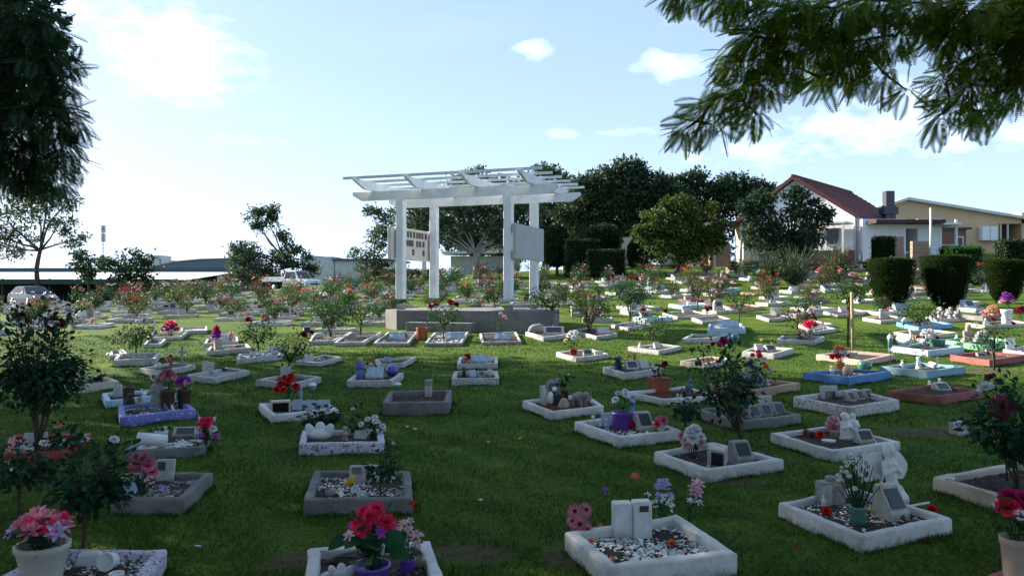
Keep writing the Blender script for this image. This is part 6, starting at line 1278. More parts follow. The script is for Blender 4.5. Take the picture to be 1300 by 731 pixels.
# blue robed figure
o, s = put('robed_statue', 457, 480, 'blue robed praying statue with a grey head', 'statue', None, .2, .06); h = 27*s
link('robe', fig('robed'), None, o, sc=h); o.children[0].data = fig('robed').copy(); o.children[0].data.materials.clear(); o.children[0].data.materials.append(MATS['statue_blue']); MB().ball((0, -.01*h, h*.89), (h*.125, h*.13, h*.15)).build('head', 'stone_tan', o)
book(476, 480, 22, 15, 'pale open stone book between the robed statue and purple ball'); globe(498, 478, 8, 'glossy purple garden ball', 'purple_ball'); bouquet(470, 470, 18, 14, 'small red and white posy behind the stone book', [('rose', 'bloom_red', 2, 2.5), ('rose', 'bloom_white', 3, 2)], None, nleaf=16, lsize=.05, leafm='leaf_rose_dark', name='flower_bunch')
o, s = put('marker_post', 544, 508, 'narrow white marker post with a grey cap', 'marker post', None, .05, .05); MB().box((0, 0, 10*s), (9*s, 8*s, 20*s), bev=.005).build('post', 'stone_white', o); MB().box((0, 0, 23.5*s), (9.6*s, 8.6*s, 7*s), bev=.004).build('cap', 'stone_grey', o)
loose_bloom(556, 507, 5, 'lily', 'bloom_white', 'white star flower right of the narrow marker post'); figurine('bird', 513, 508, 5, 'tiny white bird figurine on the dark concrete grave'); solar(505, 506, 22, 'leaning white garden stake on the dark concrete grave')
tablet(492, 459, 9, 7, 'small square pale tablet on its own', 'stone_pale_blue', None); figurine('lying_dog', 503, 458, 4, 'small tan ornament right of the square tablet', 'stone_tan')
bouquet(594, 460, 12, 13, 'small red-orange flower clump', [('rose', 'bloom_red', 3, 3), ('rose', 'bloom_coral', 2, 3)], None, nleaf=8, lsize=.04, name='flower_bunch'); book(608, 460, 22, 10, 'pale blue stone book with raised corners'); slant(624, 459, 10, 6, 'low pale stone at the end of the red-flower grave', plaque=None)
figurine('sitting_dog', 589, 479, 15, 'dark brown sitting dog statue with red collar', 'statue_black'); slant(600, 479, 8, 10, 'pale blue-grey wedge by the brown dog statue', 'stone_pale_blue', plaque=None); slant(611, 479, 9, 9, 'small pale wedge left of the speckled ball', 'stone_pale_blue', plaque='bronze_plaque'); globe(622, 479, 5.5, 'speckled grey garden ball', 'speckled')
# row at the plinth
for px, w, lab in ((504, 20, 'open pale blue stone book left of the terracotta pot'), (578, 24, 'wide open stone book right of the terracotta pot'), (637, 18, 'pale tablet lying before the middle of the plinth')): book(px, 431, w, 9, lab)
tablet(447, 431, 12, 8, 'round-topped marker left of the plinth', 'stone_grey', None, round_top=True, t=.1); figurine('boulder', 405, 430, 10, 'rounded pale boulder under the leafy bush', 'stone_white', sx=1.3); slant(390, 426, 9, 12, 'white wedge behind the rounded boulder', plaque='black_plaque')
figurine('bird', 515, 429, 9, 'dark round ornament beside the open pale blue book', 'statue_black'); vessel('terracotta_pot', 536, 432, 8, 17, 'plain terracotta pot on the lawn between two graves', 'terracotta', dz=0, cat='pot')
figurine('boulder', 681, 423, 14, 'big rounded grey boulder marker', 'stone_grey', sx=1.3, name='boulder', cat='boulder'); slant(703, 425, 26, 11, 'dark-faced wedge memorial right of the big boulder', rz=-.05); figurine('rabbit', 702, 417, 6, 'pair of tiny white figures on the wedge memorial', dz=.14); slant(766, 424, 16, 9, 'pale slab leaning on the kerb right of the plinth', plaque=None, rz=.4)
bouquet(728, 450, 26, 34, 'white and yellow flowers in a red pot', [('rose', 'bloom_white', 8, 3.5), ('spray', 'bloom_yellow', 3, 3)], 'red_paint', .38, .22, nleaf=20, lsize=.06); slant(746, 451, 12, 8, 'small stone with blue-grey plaque right of the red pot', rz=.2); slant(760, 450, 11, 5, 'low pale stone at the end of the red pot grave', plaque=None)
figurine('rabbit', 812, 443, 10, 'small white animal figurine at the kerb corner'); figurine('lying_dog', 828, 443, 4, 'small white reclining figurine'); slant(834, 442, 8, 8, 'small white leaning tablet on the sunlit grave', plaque=None)
figurine('sitting_dog', 784, 469, 19, 'black dog statue with white chest', 'statue_black', rz=.3, name='dog_statue', cat='statue', sx=1.5); slant(802, 470, 16, 13, 'white slanted stone with grey face right of the dog statue', rz=.25); slant(817, 469, 11, 13, 'plain white slanted stone, third from the dog statue', plaque=None, rz=.25); bouquet(803, 463, 20, 16, 'faded dusty bunch behind the slanted stones', [('carnation', 'bloom_dusty', 5, 2.5)], None, nleaf=10, lsize=.04, name='flower_bunch'); figurine('rabbit', 829, 466, 6, 'tiny white figurine at the far end of the dog grave')
# red mulch graves
tablet(691, 514, 9, 26, 'narrow pointed white tablet on red mulch', 'stone_white', None, rz=.9); tablet(702, 510, 17, 30, 'dark arched stone behind the white egg', 'stone_grey', (.6, .5, 0, .55), round_top=True)
vessel('egg_vase', 699, 513, 4.5, 17, 'white egg-shaped vase on red mulch', 'plastic_white', prof=[(.01, 0), (.5, 0), (.9, .25), (1, .45), (.8, .75), (.35, .97), (.01, 1)]); globe(704, 512, 3.2, 'tiny silver ball on a stake by the egg vase', 'plastic_white', stick=16); vessel('black_pot', 709, 513, 7, 13, 'round black pot on red mulch', 'statue_black', cat='pot')
vessel('thatched_hut', 716, 517, 8, 13, 'little beehive-shaped hut ornament', 'stone_tan', prof=[(.01, 0), (.95, 0), (1, .2), (.85, .5), (.5, .85), (.2, 1), (.01, 1)], cat='ornament'); figurine('elephant', 737, 516, 22, 'grey elephant figurine with raised trunk', 'statue_grey', rz=.9, name='elephant_figurine')
bouquet(717, 510, 26, 40, 'dark leafy plant in an urn behind the elephant', [('spray', 'bloom_white', 2, 2)], 'brown_glaze', .4, .4, 'leaf_rose_dark', nleaf=30, lsize=.06, name='potted_plant', cat='plant')
o, s = put('planter', 837, 497, 'square rust-red planter box with a small plant', 'planter', None, .3, .05); MB().prism([(-8*s, 0), (8*s, 0), (11*s, 17*s), (-11*s, 17*s)], 20*s).build('box', 'terracotta', o); MB().box((0, 0, 18*s), (24*s, 22*s, 2*s)).build('rim', 'brick_red', o)
leaves_np(o, [(R.gauss(0, 5)*s, R.gauss(0, 4)*s, R.uniform(18, 34)*s) for _ in range(40)], [(R.gauss(0, 1), R.gauss(0, 1), .6) for _ in range(40)], .06, 'leaf_rose_red'); add_bloom(o, 'rose', 'bloom_crimson', (7*s, -.02, 36*s), 5*s)
figurine('bird', 875, 499, 20, 'blue-grey stone bird on red mulch', 'statue_bluegrey', rz=.5)
# crowded grave
bouquet(790, 545, 36, 56, 'round purple pot with white flowers', [('rose', 'bloom_white', 5, 4.5), ('lily', 'bloom_blush', 2, 5)], 'purple_pot', .72, .42, nleaf=20, lsize=.06, flare=1.0)
vessel('blue_watering_vase', 803, 541, 5, 40, 'bright blue bent vase behind the purple pot', 'sky_blue', prof=[(.01, 0), (1, 0), (1.1, .3), (.6, .5), (.5, .9), (.8, 1), (.01, 1)]); slant(817, 547, 20, 25, 'white sloped stone with grey plaque in the crowded grave', rz=.3)
figurine('cherub', 753, 541, 15, 'small white cherub near the left kerb corner'); figurine('cherub', 771, 546, 16, 'small blue-and-white cherub before the purple pot', 'stone_pale_blue'); bouquet(801, 546, 22, 14, 'low clump of red flowers by the sloped stone', [('rose', 'bloom_red', 6, 4)], None, nleaf=6, lsize=.04, name='flower_bunch')
bouquet(840, 549, 22, 24, 'pink roses over a white bowl in the crowded grave', [('rose', 'bloom_pink', 4, 6), ('rose', 'bloom_hot', 1, 5)], 'plastic_white', .5, .35, nleaf=6, lsize=.04); slant(775, 541, 20, 18, 'pale blue-grey stone behind the little cherubs', 'stone_pale_blue', plaque=None, rz=.3); stones(790, 551, 50, 34, 'multicoloured pebbles along the front of the crowded grave', 'pebble_grey', .02)
# tan grave, tilted plaques
slant(955, 493, 26, 22, 'ornate grey stone on the tan grave', 'stone_grey', plaque=None, rz=.2); bouquet(960, 484, 38, 42, 'mixed red, green and pink bouquet above the ornate stone', [('carnation', 'bloom_hot', 4, 4), ('carnation', 'bloom_white', 4, 4), ('rose', 'bloom_coral', 3, 4), ('rose', 'bloom_lilac', 3, 4)], None, nleaf=34, lsize=.07, name='flower_bunch')
globe(933, 470, 5, 'shiny blue globe on a stake above the tan grave', 'blue_ball', stick=38, dz=.02); figurine('swan', 975, 490, 13, 'white dove ornament on the tan grave', rz=-.5); stones(985, 487, 22, 10, 'pale stones at the right end of the tan grave', size=.03)
for k, px in enumerate((957, 972, 988)): slant(px, 531-k*2, 14, 17, ['first', 'middle', 'last'][k]+' of three dark tilted plaques on the grey concrete grave', 'stone_grey', rz=.3)
tablet(972, 519, 16, 18, 'stepped white stone behind the dark tilted plaques', 'stone_white', None, t=.07, rz=.2); slant(964, 446, 10, 10, 'white tilted tablet, left one of two sunlit', plaque=None, rz=.3); slant(978, 446, 14, 9, 'white tilted tablet with grey face, right one of two sunlit', rz=.3); bouquet(975, 440, 28, 14, 'sparse yellowish plant behind the two sunlit tablets', [('spray', 'bloom_peach', 3, 2)], None, nleaf=18, lsize=.05, leafm='leaf_yellow', name='plant')
bouquet(1028, 431, 22, 26, 'grey vase of hot pink flowers leaning sideways', [('carnation', 'bloom_hot', 9, 3.4)], 'stone_grey', .4, .5, nleaf=2, lsize=.03); bouquet(1017, 430, 18, 14, 'pale cream posy beside the grey vase', [('carnation', 'bloom_peach', 6, 2.5), ('carnation', 'bloom_white', 3, 2.5)], None, nleaf=6, lsize=.04, name='flower_bunch')
# blue, teal, light blue, green, red
bouquet(1066, 474, 24, 38, 'orange pot of red and white flowers', [('carnation', 'bloom_coral', 6, 4), ('carnation', 'bloom_white', 5, 3.5), ('carnation', 'bloom_red', 4, 4)], 'orange_glaze', .5, .4, nleaf=4, lsize=.04, flare=1.1); figurine('cherub', 1056, 476, 13, 'white cherub left of the orange pot')
vessel('striped_jar', 1076, 477, 6.5, 13, 'squat tan striped jar', 'stone_tan', prof=[(.01, 0), (.7, 0), (1, .3), (1, .6), (.7, .95), (.01, 1)]); vessel('dark_bowl', 1098, 470, 9, 13, 'round dark green bowl on the blue grave', 'glass_green', prof=[(.01, 0), (.6, 0), (1, .4), (.9, .8), (.6, 1), (.01, 1)], cat='pot'); vessel('grey_pot', 1080, 457, 8, 11, 'grey cylindrical pot at the foot of the timber stake', 'stone_grey', cat='pot'); figurine('rabbit', 1085, 475, 9, 'maroon figurine right of the striped jar', 'terracotta')
sk = MB().tube([(0, 0, -.1), (0.02, 0, P(1083, 440).y/F*70)], .035, 6).build('timber_stake', 'wood_stake'); sk.location = P(1083, 443); sk.rotation_euler = (0, -.04, 0); tag(sk, 'tall pale timber stake supporting the pink-topped rose', 'stake')
solar(1130, 468, 45, 'slim grey solar stake at the corner of the teal grave'); solar(1147, 424, 20, 'slim pale garden stake by the swan grave', .02)
for px, py, k, hp, lab in ((1145, 467, 'rabbit', 12, 'small white figurine behind the teal kerb'), (1166, 468, 'cherub', 16, 'white cherub in the middle of the teal grave'), (1186, 467, 'swan', 16, 'white swan at the right of the teal grave'), (1150, 440, 'swan', 26, 'tall white swan on the light blue grave'), (1172, 438, 'swan', 18, 'second smaller white swan on the light blue grave')): figurine(k, px, py, hp, lab, rz=R.uniform(-.3, .5), dz=.08)
bouquet(1168, 464, 24, 24, 'leafy white posy on the teal grave', [('rose', 'bloom_white', 4, 2.5)], None, nleaf=26, lsize=.05, name='flower_bunch'); bouquet(1178, 437, 30, 22, 'white and dark red blooms between the swans', [('carnation', 'bloom_white', 8, 3), ('rose', 'bloom_crimson', 4, 3)], None, nleaf=10, lsize=.04, name='flower_bunch'); vessel('glass_dome', 1190, 440, 10, 10, 'pale green glass bowl right of the swans', 'glass_green', cat='bowl')
figurine('seated', 1229, 436, 26, 'tan and grey seated stone figure on the green grave', 'stone_tan', name='seated_statue', cat='statue'); bouquet(1247, 437, 22, 20, 'fluffy white flowers on the green grave', [('carnation', 'bloom_white', 10, 3)], None, nleaf=2, lsize=.03, name='flower_bunch'); figurine('rabbit', 1214, 432, 9, 'small white figurine at the left of the green grave'); figurine('rabbit', 1265, 434, 8, 'small white figurine at the right of the green grave')
slant(1246, 453, 14, 6, 'low white stone on the upper dull red grave', rz=.3); figurine('rabbit', 1251, 450, 8, 'small white figurine on the upper dull red grave'); slant(1195, 496, 20, 11, 'white sloped stone with black face on the bark bed', rz=.25, deep=1.2)
for px, hh, lab in ((1180, 10, 'first tiny white figurine left of the black-faced stone'), (1193, 13, 'second tiny white figurine behind the black-faced stone'), (1187, 8, 'smallest white figurine beside the black-faced stone')): figurine('cherub', px, 492, hh, lab)
tablet(1053, 508, 22, 20, 'upright white plaque stone with a dark photo', 'stone_white', (.62, .5, 0, .4), rz=.2, t=.06)
for k, px in enumerate((1080, 1091, 1102)): slant(px, 510-k*1.5, 10, 14, ['first', 'middle', 'last'][k]+' of three small dark-faced stones on the speckled grave', rz=.3)
figurine('lying_dog', 1066, 508, 9, 'dark curled ornament behind the upright plaque stone', 'statue_black')
slant(1217, 551, 20, 17, 'lone white sloped marker on the bare patch of lawn', rz=.5, dz=0); vessel('white_ring', 1206, 608, 6, 4, 'small white ring dish on the cream kerb', 'plastic_white', dz=.12)
bouquet(1278, 411, 20, 42, 'white pot of purple and pink flowers by the last conifer', [('carnation', 'bloom_purple', 8, 3.5), ('carnation', 'bloom_blush', 4, 3.5)], 'plastic_white', .7, .45, nleaf=6, lsize=.05); bouquet(1260, 410, 24, 26, 'orange and peach flowers beside the white pot', [('carnation', 'bloom_peach', 7, 3), ('carnation', 'bloom_coral', 5, 3)], None, nleaf=14, lsize=.05, leafm='leaf_rose_red', name='flower_bunch'); figurine('seated', 1251, 412, 9, 'small white statue before the orange flowers'); bouquet(1296, 404, 16, 16, 'crimson flowers at the right edge behind the white pot', [('rose', 'bloom_crimson', 7, 3)], None, nleaf=8, lsize=.04, name='flower_bunch')
for k in range(8): figurine(['rabbit', 'cherub', 'sitting_dog', 'seated'][k % 4], 1182+k*5, 404+(k % 2), 10+k % 3*3, ['first', 'second', 'third', 'fourth', 'fifth', 'sixth', 'seventh', 'eighth'][k]+' little statue from the left under the middle conifer', ['statue_white', 'statue_grey'][k % 2], group='little statues under the middle conifer')
slant(1122, 404, 20, 12, 'fallen white slab propped on the cream border', plaque=None, rz=1.2); slant(1070, 396, 10, 7, 'white block on the pale border before the first conifer', plaque=None); slant(985, 400, 14, 10, 'tilted white slab in mid lawn', plaque=None, rz=.8); slant(872, 397, 12, 6, 'white wedge in mid lawn', plaque=None); book(925, 416, 26, 9, 'blue slab on the pale blue grave', 'stone_pale_blue'); bouquet(898, 402, 14, 24, 'dusty flower spray with crimson base', [('spray', 'bloom_blush', 5, 3), ('rose', 'bloom_crimson', 3, 3)], None, nleaf=8, lsize=.04, name='flower_bunch')
tablet(1283, 442, 12, 14, 'white tablet on a post at the end of the row', 'statue_white', None); bouquet(1030, 410, 20, 14, 'dark crimson bunch on the greyish grave', [('rose', 'bloom_crimson', 5, 3)], None, nleaf=10, lsize=.04, leafm='leaf_rose_dark', name='flower_bunch')
slant(1144, 392, 24, 8, 'pale blue-white low stone at the foot of the first conifer', 'stone_pale_blue', plaque=None, dz=0)

# ------------------------------------------------------------------ rose bushes that stand out
rose_bush(38, 580, 190, 40, 'big dark rose bush at the left edge with crimson blooms', ['bloom_crimson', 'bloom_crimson', 'bloom_white', 'bloom_red'], 3, 'leaf_rose_dark', 9, 7, 2700, .055, .28, True, 5, base_p=P(45, 578))
rose_bush(22, 655, 96, 34, 'low dark rose bush with two bare stems left of the pink lilies', 'bloom_white', 5, 'leaf_rose_dark', 2, 5, 420, .055, .42, True, 2)
rose_bush(100, 722, 168, 33, 'tall dark rose bush rising from the front left grave', ['bloom_white'], 8, 'leaf_rose_dark', 2, 6, 620, .052, .38, True, 2, lean=.10)
rose_bush(942, 567, 138, 26, 'slender rose bush with a crimson bloom on top in mid lawn', ['bloom_magenta', 'bloom_crimson'], 12, 'leaf_rose_dark', 3, 7, 560, .055, .15, True, 3, lean=-.22)
rose_bush(870, 557, 56, 14, 'thin dark rose bush behind the white artificial roses', 'bloom_white', 14, 'leaf_rose_dark', 1, 4, 150, .06, .5, True, 2)
rose_bush(1292, 632, 150, 42, 'rose bush with one large magenta bloom at the right edge', ['bloom_magenta', 'bloom_white'], 19, 'leaf_rose_dark', 2, 10, 800, .06, .3, True, 3, lean=-.05)
o = thing('climbing_rose', 'large magenta rose bloom on its own stem above the cream grave', 'rose', P(1280, 622)); s = px_size(o.location); MB().tube([(0, 0, -.05), (-.02, .01, 60*s), (-9*s, -.03, 105*s)], .007, 6).build('stem', 'bark_rose', o); add_bloom(o, 'carnation', 'bloom_magenta', (-9*s, -.03, 106*s), 17*s, (-.2, -1, .4)); leaves_np(o, [(R.gauss(-8, 12)*s, R.gauss(0, 6)*s, R.uniform(50, 100)*s) for _ in range(46)], [(R.gauss(0, 1), R.gauss(0, 1), R.gauss(0, .4)) for _ in range(46)], .06, 'leaf_rose_dark')
rose_bush(82, 580, 42, 16, 'small rose bush with one peach bloom behind the red grave', 'bloom_peach', 21, 'leaf_rose_dark', 1, 6, 130, .06, .3, True, 1)
rose_bush(172, 455, 48, 26, 'rose bush on the grave with two pale tablets', 'bloom_white', 23, 'leaf_rose', 1, 3, 620, .07, .35, False, 2)
rose_bush(328, 450, 46, 20, 'rose bush above the scattered pale blocks with a red bloom', 'bloom_red', 25, 'leaf_rose', 2, 4, 420, .07, .3, False, 2)
rose_bush(362, 480, 62, 20, 'thin rose bush with dark crimson bloom behind the red bouquet', 'bloom_crimson', 27, 'leaf_rose_dark', 3, 5, 260, .06, .35, False, 2, lean=.25)
rose_bush(400, 545, 30, 16, 'short rose bush behind the winged dish', 'bloom_white', 47, 'leaf_rose_dark', 0, 3, 150, .06, .3, True, 2)
rose_bush(420, 430, 62, 27, 'leafy green rose bush on grey-white grave left of the plinth', 'bloom_white', 29, 'leaf_rose', 3, 3, 1100, .08, .25, False, 3)
rose_bush(457, 428, 62, 22, 'rose bush with small coral bloom close to the plinth corner', 'bloom_coral', 31, 'leaf_rose', 2, 4, 560, .075, .3, False, 2)
rose_bush(562, 432, 50, 22, 'standard rose with dark crimson blooms before the plinth', 'bloom_crimson', 35, 'leaf_rose', 5, 5, 620, .07, .4, False, 2)
rose_bush(634, 430, 34, 12, 'little sprig rose with pale pink blooms before the plinth', 'bloom_blush', 37, 'leaf_rose', 3, 3, 90, .06, .3, False, 1)
rose_bush(700, 420, 62, 26, 'rounded green rose bush at the plinth\'s cut corner', 'bloom_white', 39, 'leaf_rose', 1, 3, 900, .075, .5, False, 3)
rose_bush(748, 424, 66, 26, 'bushy rose right of the plinth with yellow tinted top', 'bloom_white', 41, 'leaf_yellow', 1, 3, 1000, .075, .2, False, 3)
rose_bush(800, 410, 62, 27, 'dark rounded bush with a crimson rose cluster at its side', 'bloom_crimson', 43, 'leaf_rose_dark', 3, 4, 1300, .08, .4, False, 3)
rose_bush(828, 440, 48, 24, 'rose bush on the sunlit grave of tiny figurines', 'bloom_crimson', 45, 'leaf_rose', 2, 4, 420, .07, .3, False, 2)
rose_bush(885, 398, 70, 20, 'tall slim reddish rose bush in mid lawn', 'bloom_red', 49, 'leaf_rose_red', 3, 3, 700, .075, .35, False, 2)
rose_bush(938, 412, 58, 18, 'rose bush standing on the pale blue grave', 'bloom_white', 51, 'leaf_rose', 1, 3, 420, .075, .3, False, 2)
rose_bush(1012, 428, 46, 20, 'thin reddish rose bush next to the hot pink flowers', 'bloom_white', 53, 'leaf_rose_red', 2, 3, 360, .07, .35, False, 2)
rose_bush(1076, 440, 108, 22, 'tall staked rose with pink blooms on top', ['bloom_pink', 'bloom_blush'], 55, 'leaf_rose', 5, 5, 560, .075, .5, False, 2)
rose_bush(1168, 418, 40, 22, 'bright green rose bush inside the sky-blue border', 'bloom_white', 57, 'leaf_rose', 1, 3, 760, .075, .2, False, 3)
rose_bush(1262, 470, 70, 24, 'spindly rose bush on the bare earth behind the big magenta bloom', 'bloom_crimson', 59, 'leaf_rose_dark', 2, 4, 240, .06, .4, False, 2)
rose_bush(455, 560, 0.01+46, 16, 'thin rose sprig by the peeling white kerb', 'bloom_white', 61, 'leaf_rose_dark', 1, 3, 120, .05, .3, True, 1)
rose_bush(948, 500, 42, 22, 'low rose foliage tangled in front of the tan grave', 'bloom_white', 63, 'leaf_rose_dark', 1, 3, 300, .06, .2, True, 3)

# ------------------------------------------------------------------ the far rows, one grave after another
ORD = 'first second third fourth fifth sixth seventh eighth ninth tenth eleventh twelfth thirteenth fourteenth fifteenth sixteenth seventeenth eighteenth nineteenth twentieth'.split()
def ordn(i):
    if i < 20: return ORD[i]
    t, u = divmod(i+1, 10)
    return {2: 'twenty-', 3: 'thirty-', 4: 'forty-', 5: 'fifty-'}[t]+ORD[u-1] if u else {3: 'thirtieth', 4: 'fortieth', 5: 'fiftieth'}[t]
far_kinds = [('white', 'stone_white', 'white'), ('worn white', 'chipped_white', 'white'), ('white', 'stone_white', 'soil'), ('grey', 'concrete', 'grey'), ('cream', 'cream_paint', 'soil'), ('white', 'white_paint', 'mixed'), ('pale blue', 'pale_blue', 'white'), ('tan', 'tan_paint', 'soil'), ('white', 'stone_white', 'mixed'), ('brick red', 'brick_red', 'soil')]
PG = []
def far_proto(k, m, bed):
    """flat-ground grave border 0.95 x 0.75 m, built once for each kind"""
    O = Vector((0, 0, 0)); pts = [Vector((-.5, .42, 0)), Vector((.5, .42, 0)), Vector((.5, -.42, 0)), Vector((-.5, -.42, 0))]
    global H, Hf
    sH, sHf = H, Hf; H = lambda x, y: np.zeros_like(np.asarray(x, float)); Hf = lambda x, y: 0.0
    mb, inner = border_mesh(pts, O, .12, .08, .06, 2, .002); km = mb.mesh('kerb'); km.materials.append(MATS[m])
    r = thing('grave_border', '', 'grave border', O); link('kerb', km, None, r); bed_part(r, inner, O, .06, bed, 0)
    H, Hf = sH, sHf; return r
protos = [far_proto(k, m, b) for k, m, b in far_kinds]; used = [False]*len(protos)
BUSH = []
for i in range(10):
    h = [1.0, 1.25, .9, 1.4, 1.1, 1.3, .8, 1.5, 1.05, 1.2][i]; r = [.36, .42, .4, .46, .3, .5, .34, .4, .5, .36][i]
    sm, fm, sp = rose_bush_parts(100+i, h, r, .22, 620, .085, 3, 8); sm.materials.append(MATS['bark_rose'])
    BUSH.append((sm, {}, sp, fm))
bcols = [('pink', 'bloom_pink'), ('red', 'bloom_red'), ('white', 'bloom_white'), ('crimson', 'bloom_crimson'), ('pale pink', 'bloom_blush'), ('coral', 'bloom_coral'), ('magenta', 'bloom_magenta'), ('hot pink', 'bloom_hot'), ('peach', 'bloom_peach'), ('white', 'bloom_white'), ('pink', 'bloom_pink'), ('hot pink', 'bloom_hot'), ('pale pink', 'bloom_blush')]
lms = ['leaf_rose', 'leaf_rose', 'leaf_rose_red', 'leaf_rose', 'leaf_yellow', 'leaf_rose_dark']
STONES = {}
def stone_proto(kind, m):
    if (kind, m) in STONES: return STONES[(kind, m)]
    if kind == 'wedge': me = MB().add([(-.17, -.14, 0), (.17, -.14, 0), (.17, .12, 0), (-.17, .12, 0), (-.17, -.14, .07), (.17, -.14, .07), (.17, .12, .24), (-.17, .12, .24), (-.17, .03, .24), (.17, .03, .24)], [(3, 2, 1, 0), (0, 1, 5, 4), (4, 5, 9, 8), (8, 9, 6, 7), (3, 7, 6, 2), (1, 2, 6, 9, 5), (0, 4, 8, 7, 3)]).mesh('stone')
    elif kind == 'tablet': me = MB().box((0, 0, .16), (.28, .07, .34), bev=.01).mesh('slab')
    elif kind == 'arch': me = MB().prism([(-.14, 0), (.14, 0)]+[(.14*math.cos(a), .22+.12*math.sin(a)) for a in [k*math.pi/8 for k in range(9)]], .07).mesh('slab')
    elif kind == 'block': me = MB().box((0, 0, .09), (.34, .2, .2), bev=.015).mesh('block')
    me.materials.append(MATS[m]); STONES[(kind, m)] = me; return me
PLQ = MB().add([(-.12, -.105, .095), (.12, -.105, .095), (.12, .005, .205), (-.12, .005, .205)], [(0, 1, 2, 3)])
PLQ.v = [(x, y-.006, z+.012) for x, y, z in PLQ.v]; PLQ = PLQ.mesh('plaque'); PLQ.materials.append(MATS['black_plaque'])
PLQ2 = MB().box((0, -.038, .2), (.17, .006, .12)).mesh('plaque'); PLQ2.materials.append(MATS['black_plaque'])
G_ = dict(grave='grave borders in the far rows', stone='small stones on the far graves', bush='rose bushes among the far graves', flow='flower bunches on the far graves', fgr='figurines on the far graves')
pl_poly_c = Vector((-1.0, 24.5))
def free(x, y, dmin):
    if (x+.75)**2/3.7**2+(y-24.3)**2/3.2**2 < 1: return False
    for q in topi:
        if (q[0]-x)**2+(q[1]-y)**2 < 1.3: return False
    return all((gx-x)**2+(gy-y)**2 > dmin*dmin for gx, gy in graves_xy)
topi = [tuple(P(px, py)[:2]) for px, py in ((1131, 391), (1201, 391), (1276, 385))]
r2 = random.Random(5); cnt = dict(g=0, s=0, b=0, f=0)
rows = []
y = 20.5
while y < 57:
    rows.append(y); y += 2.15+.018*y
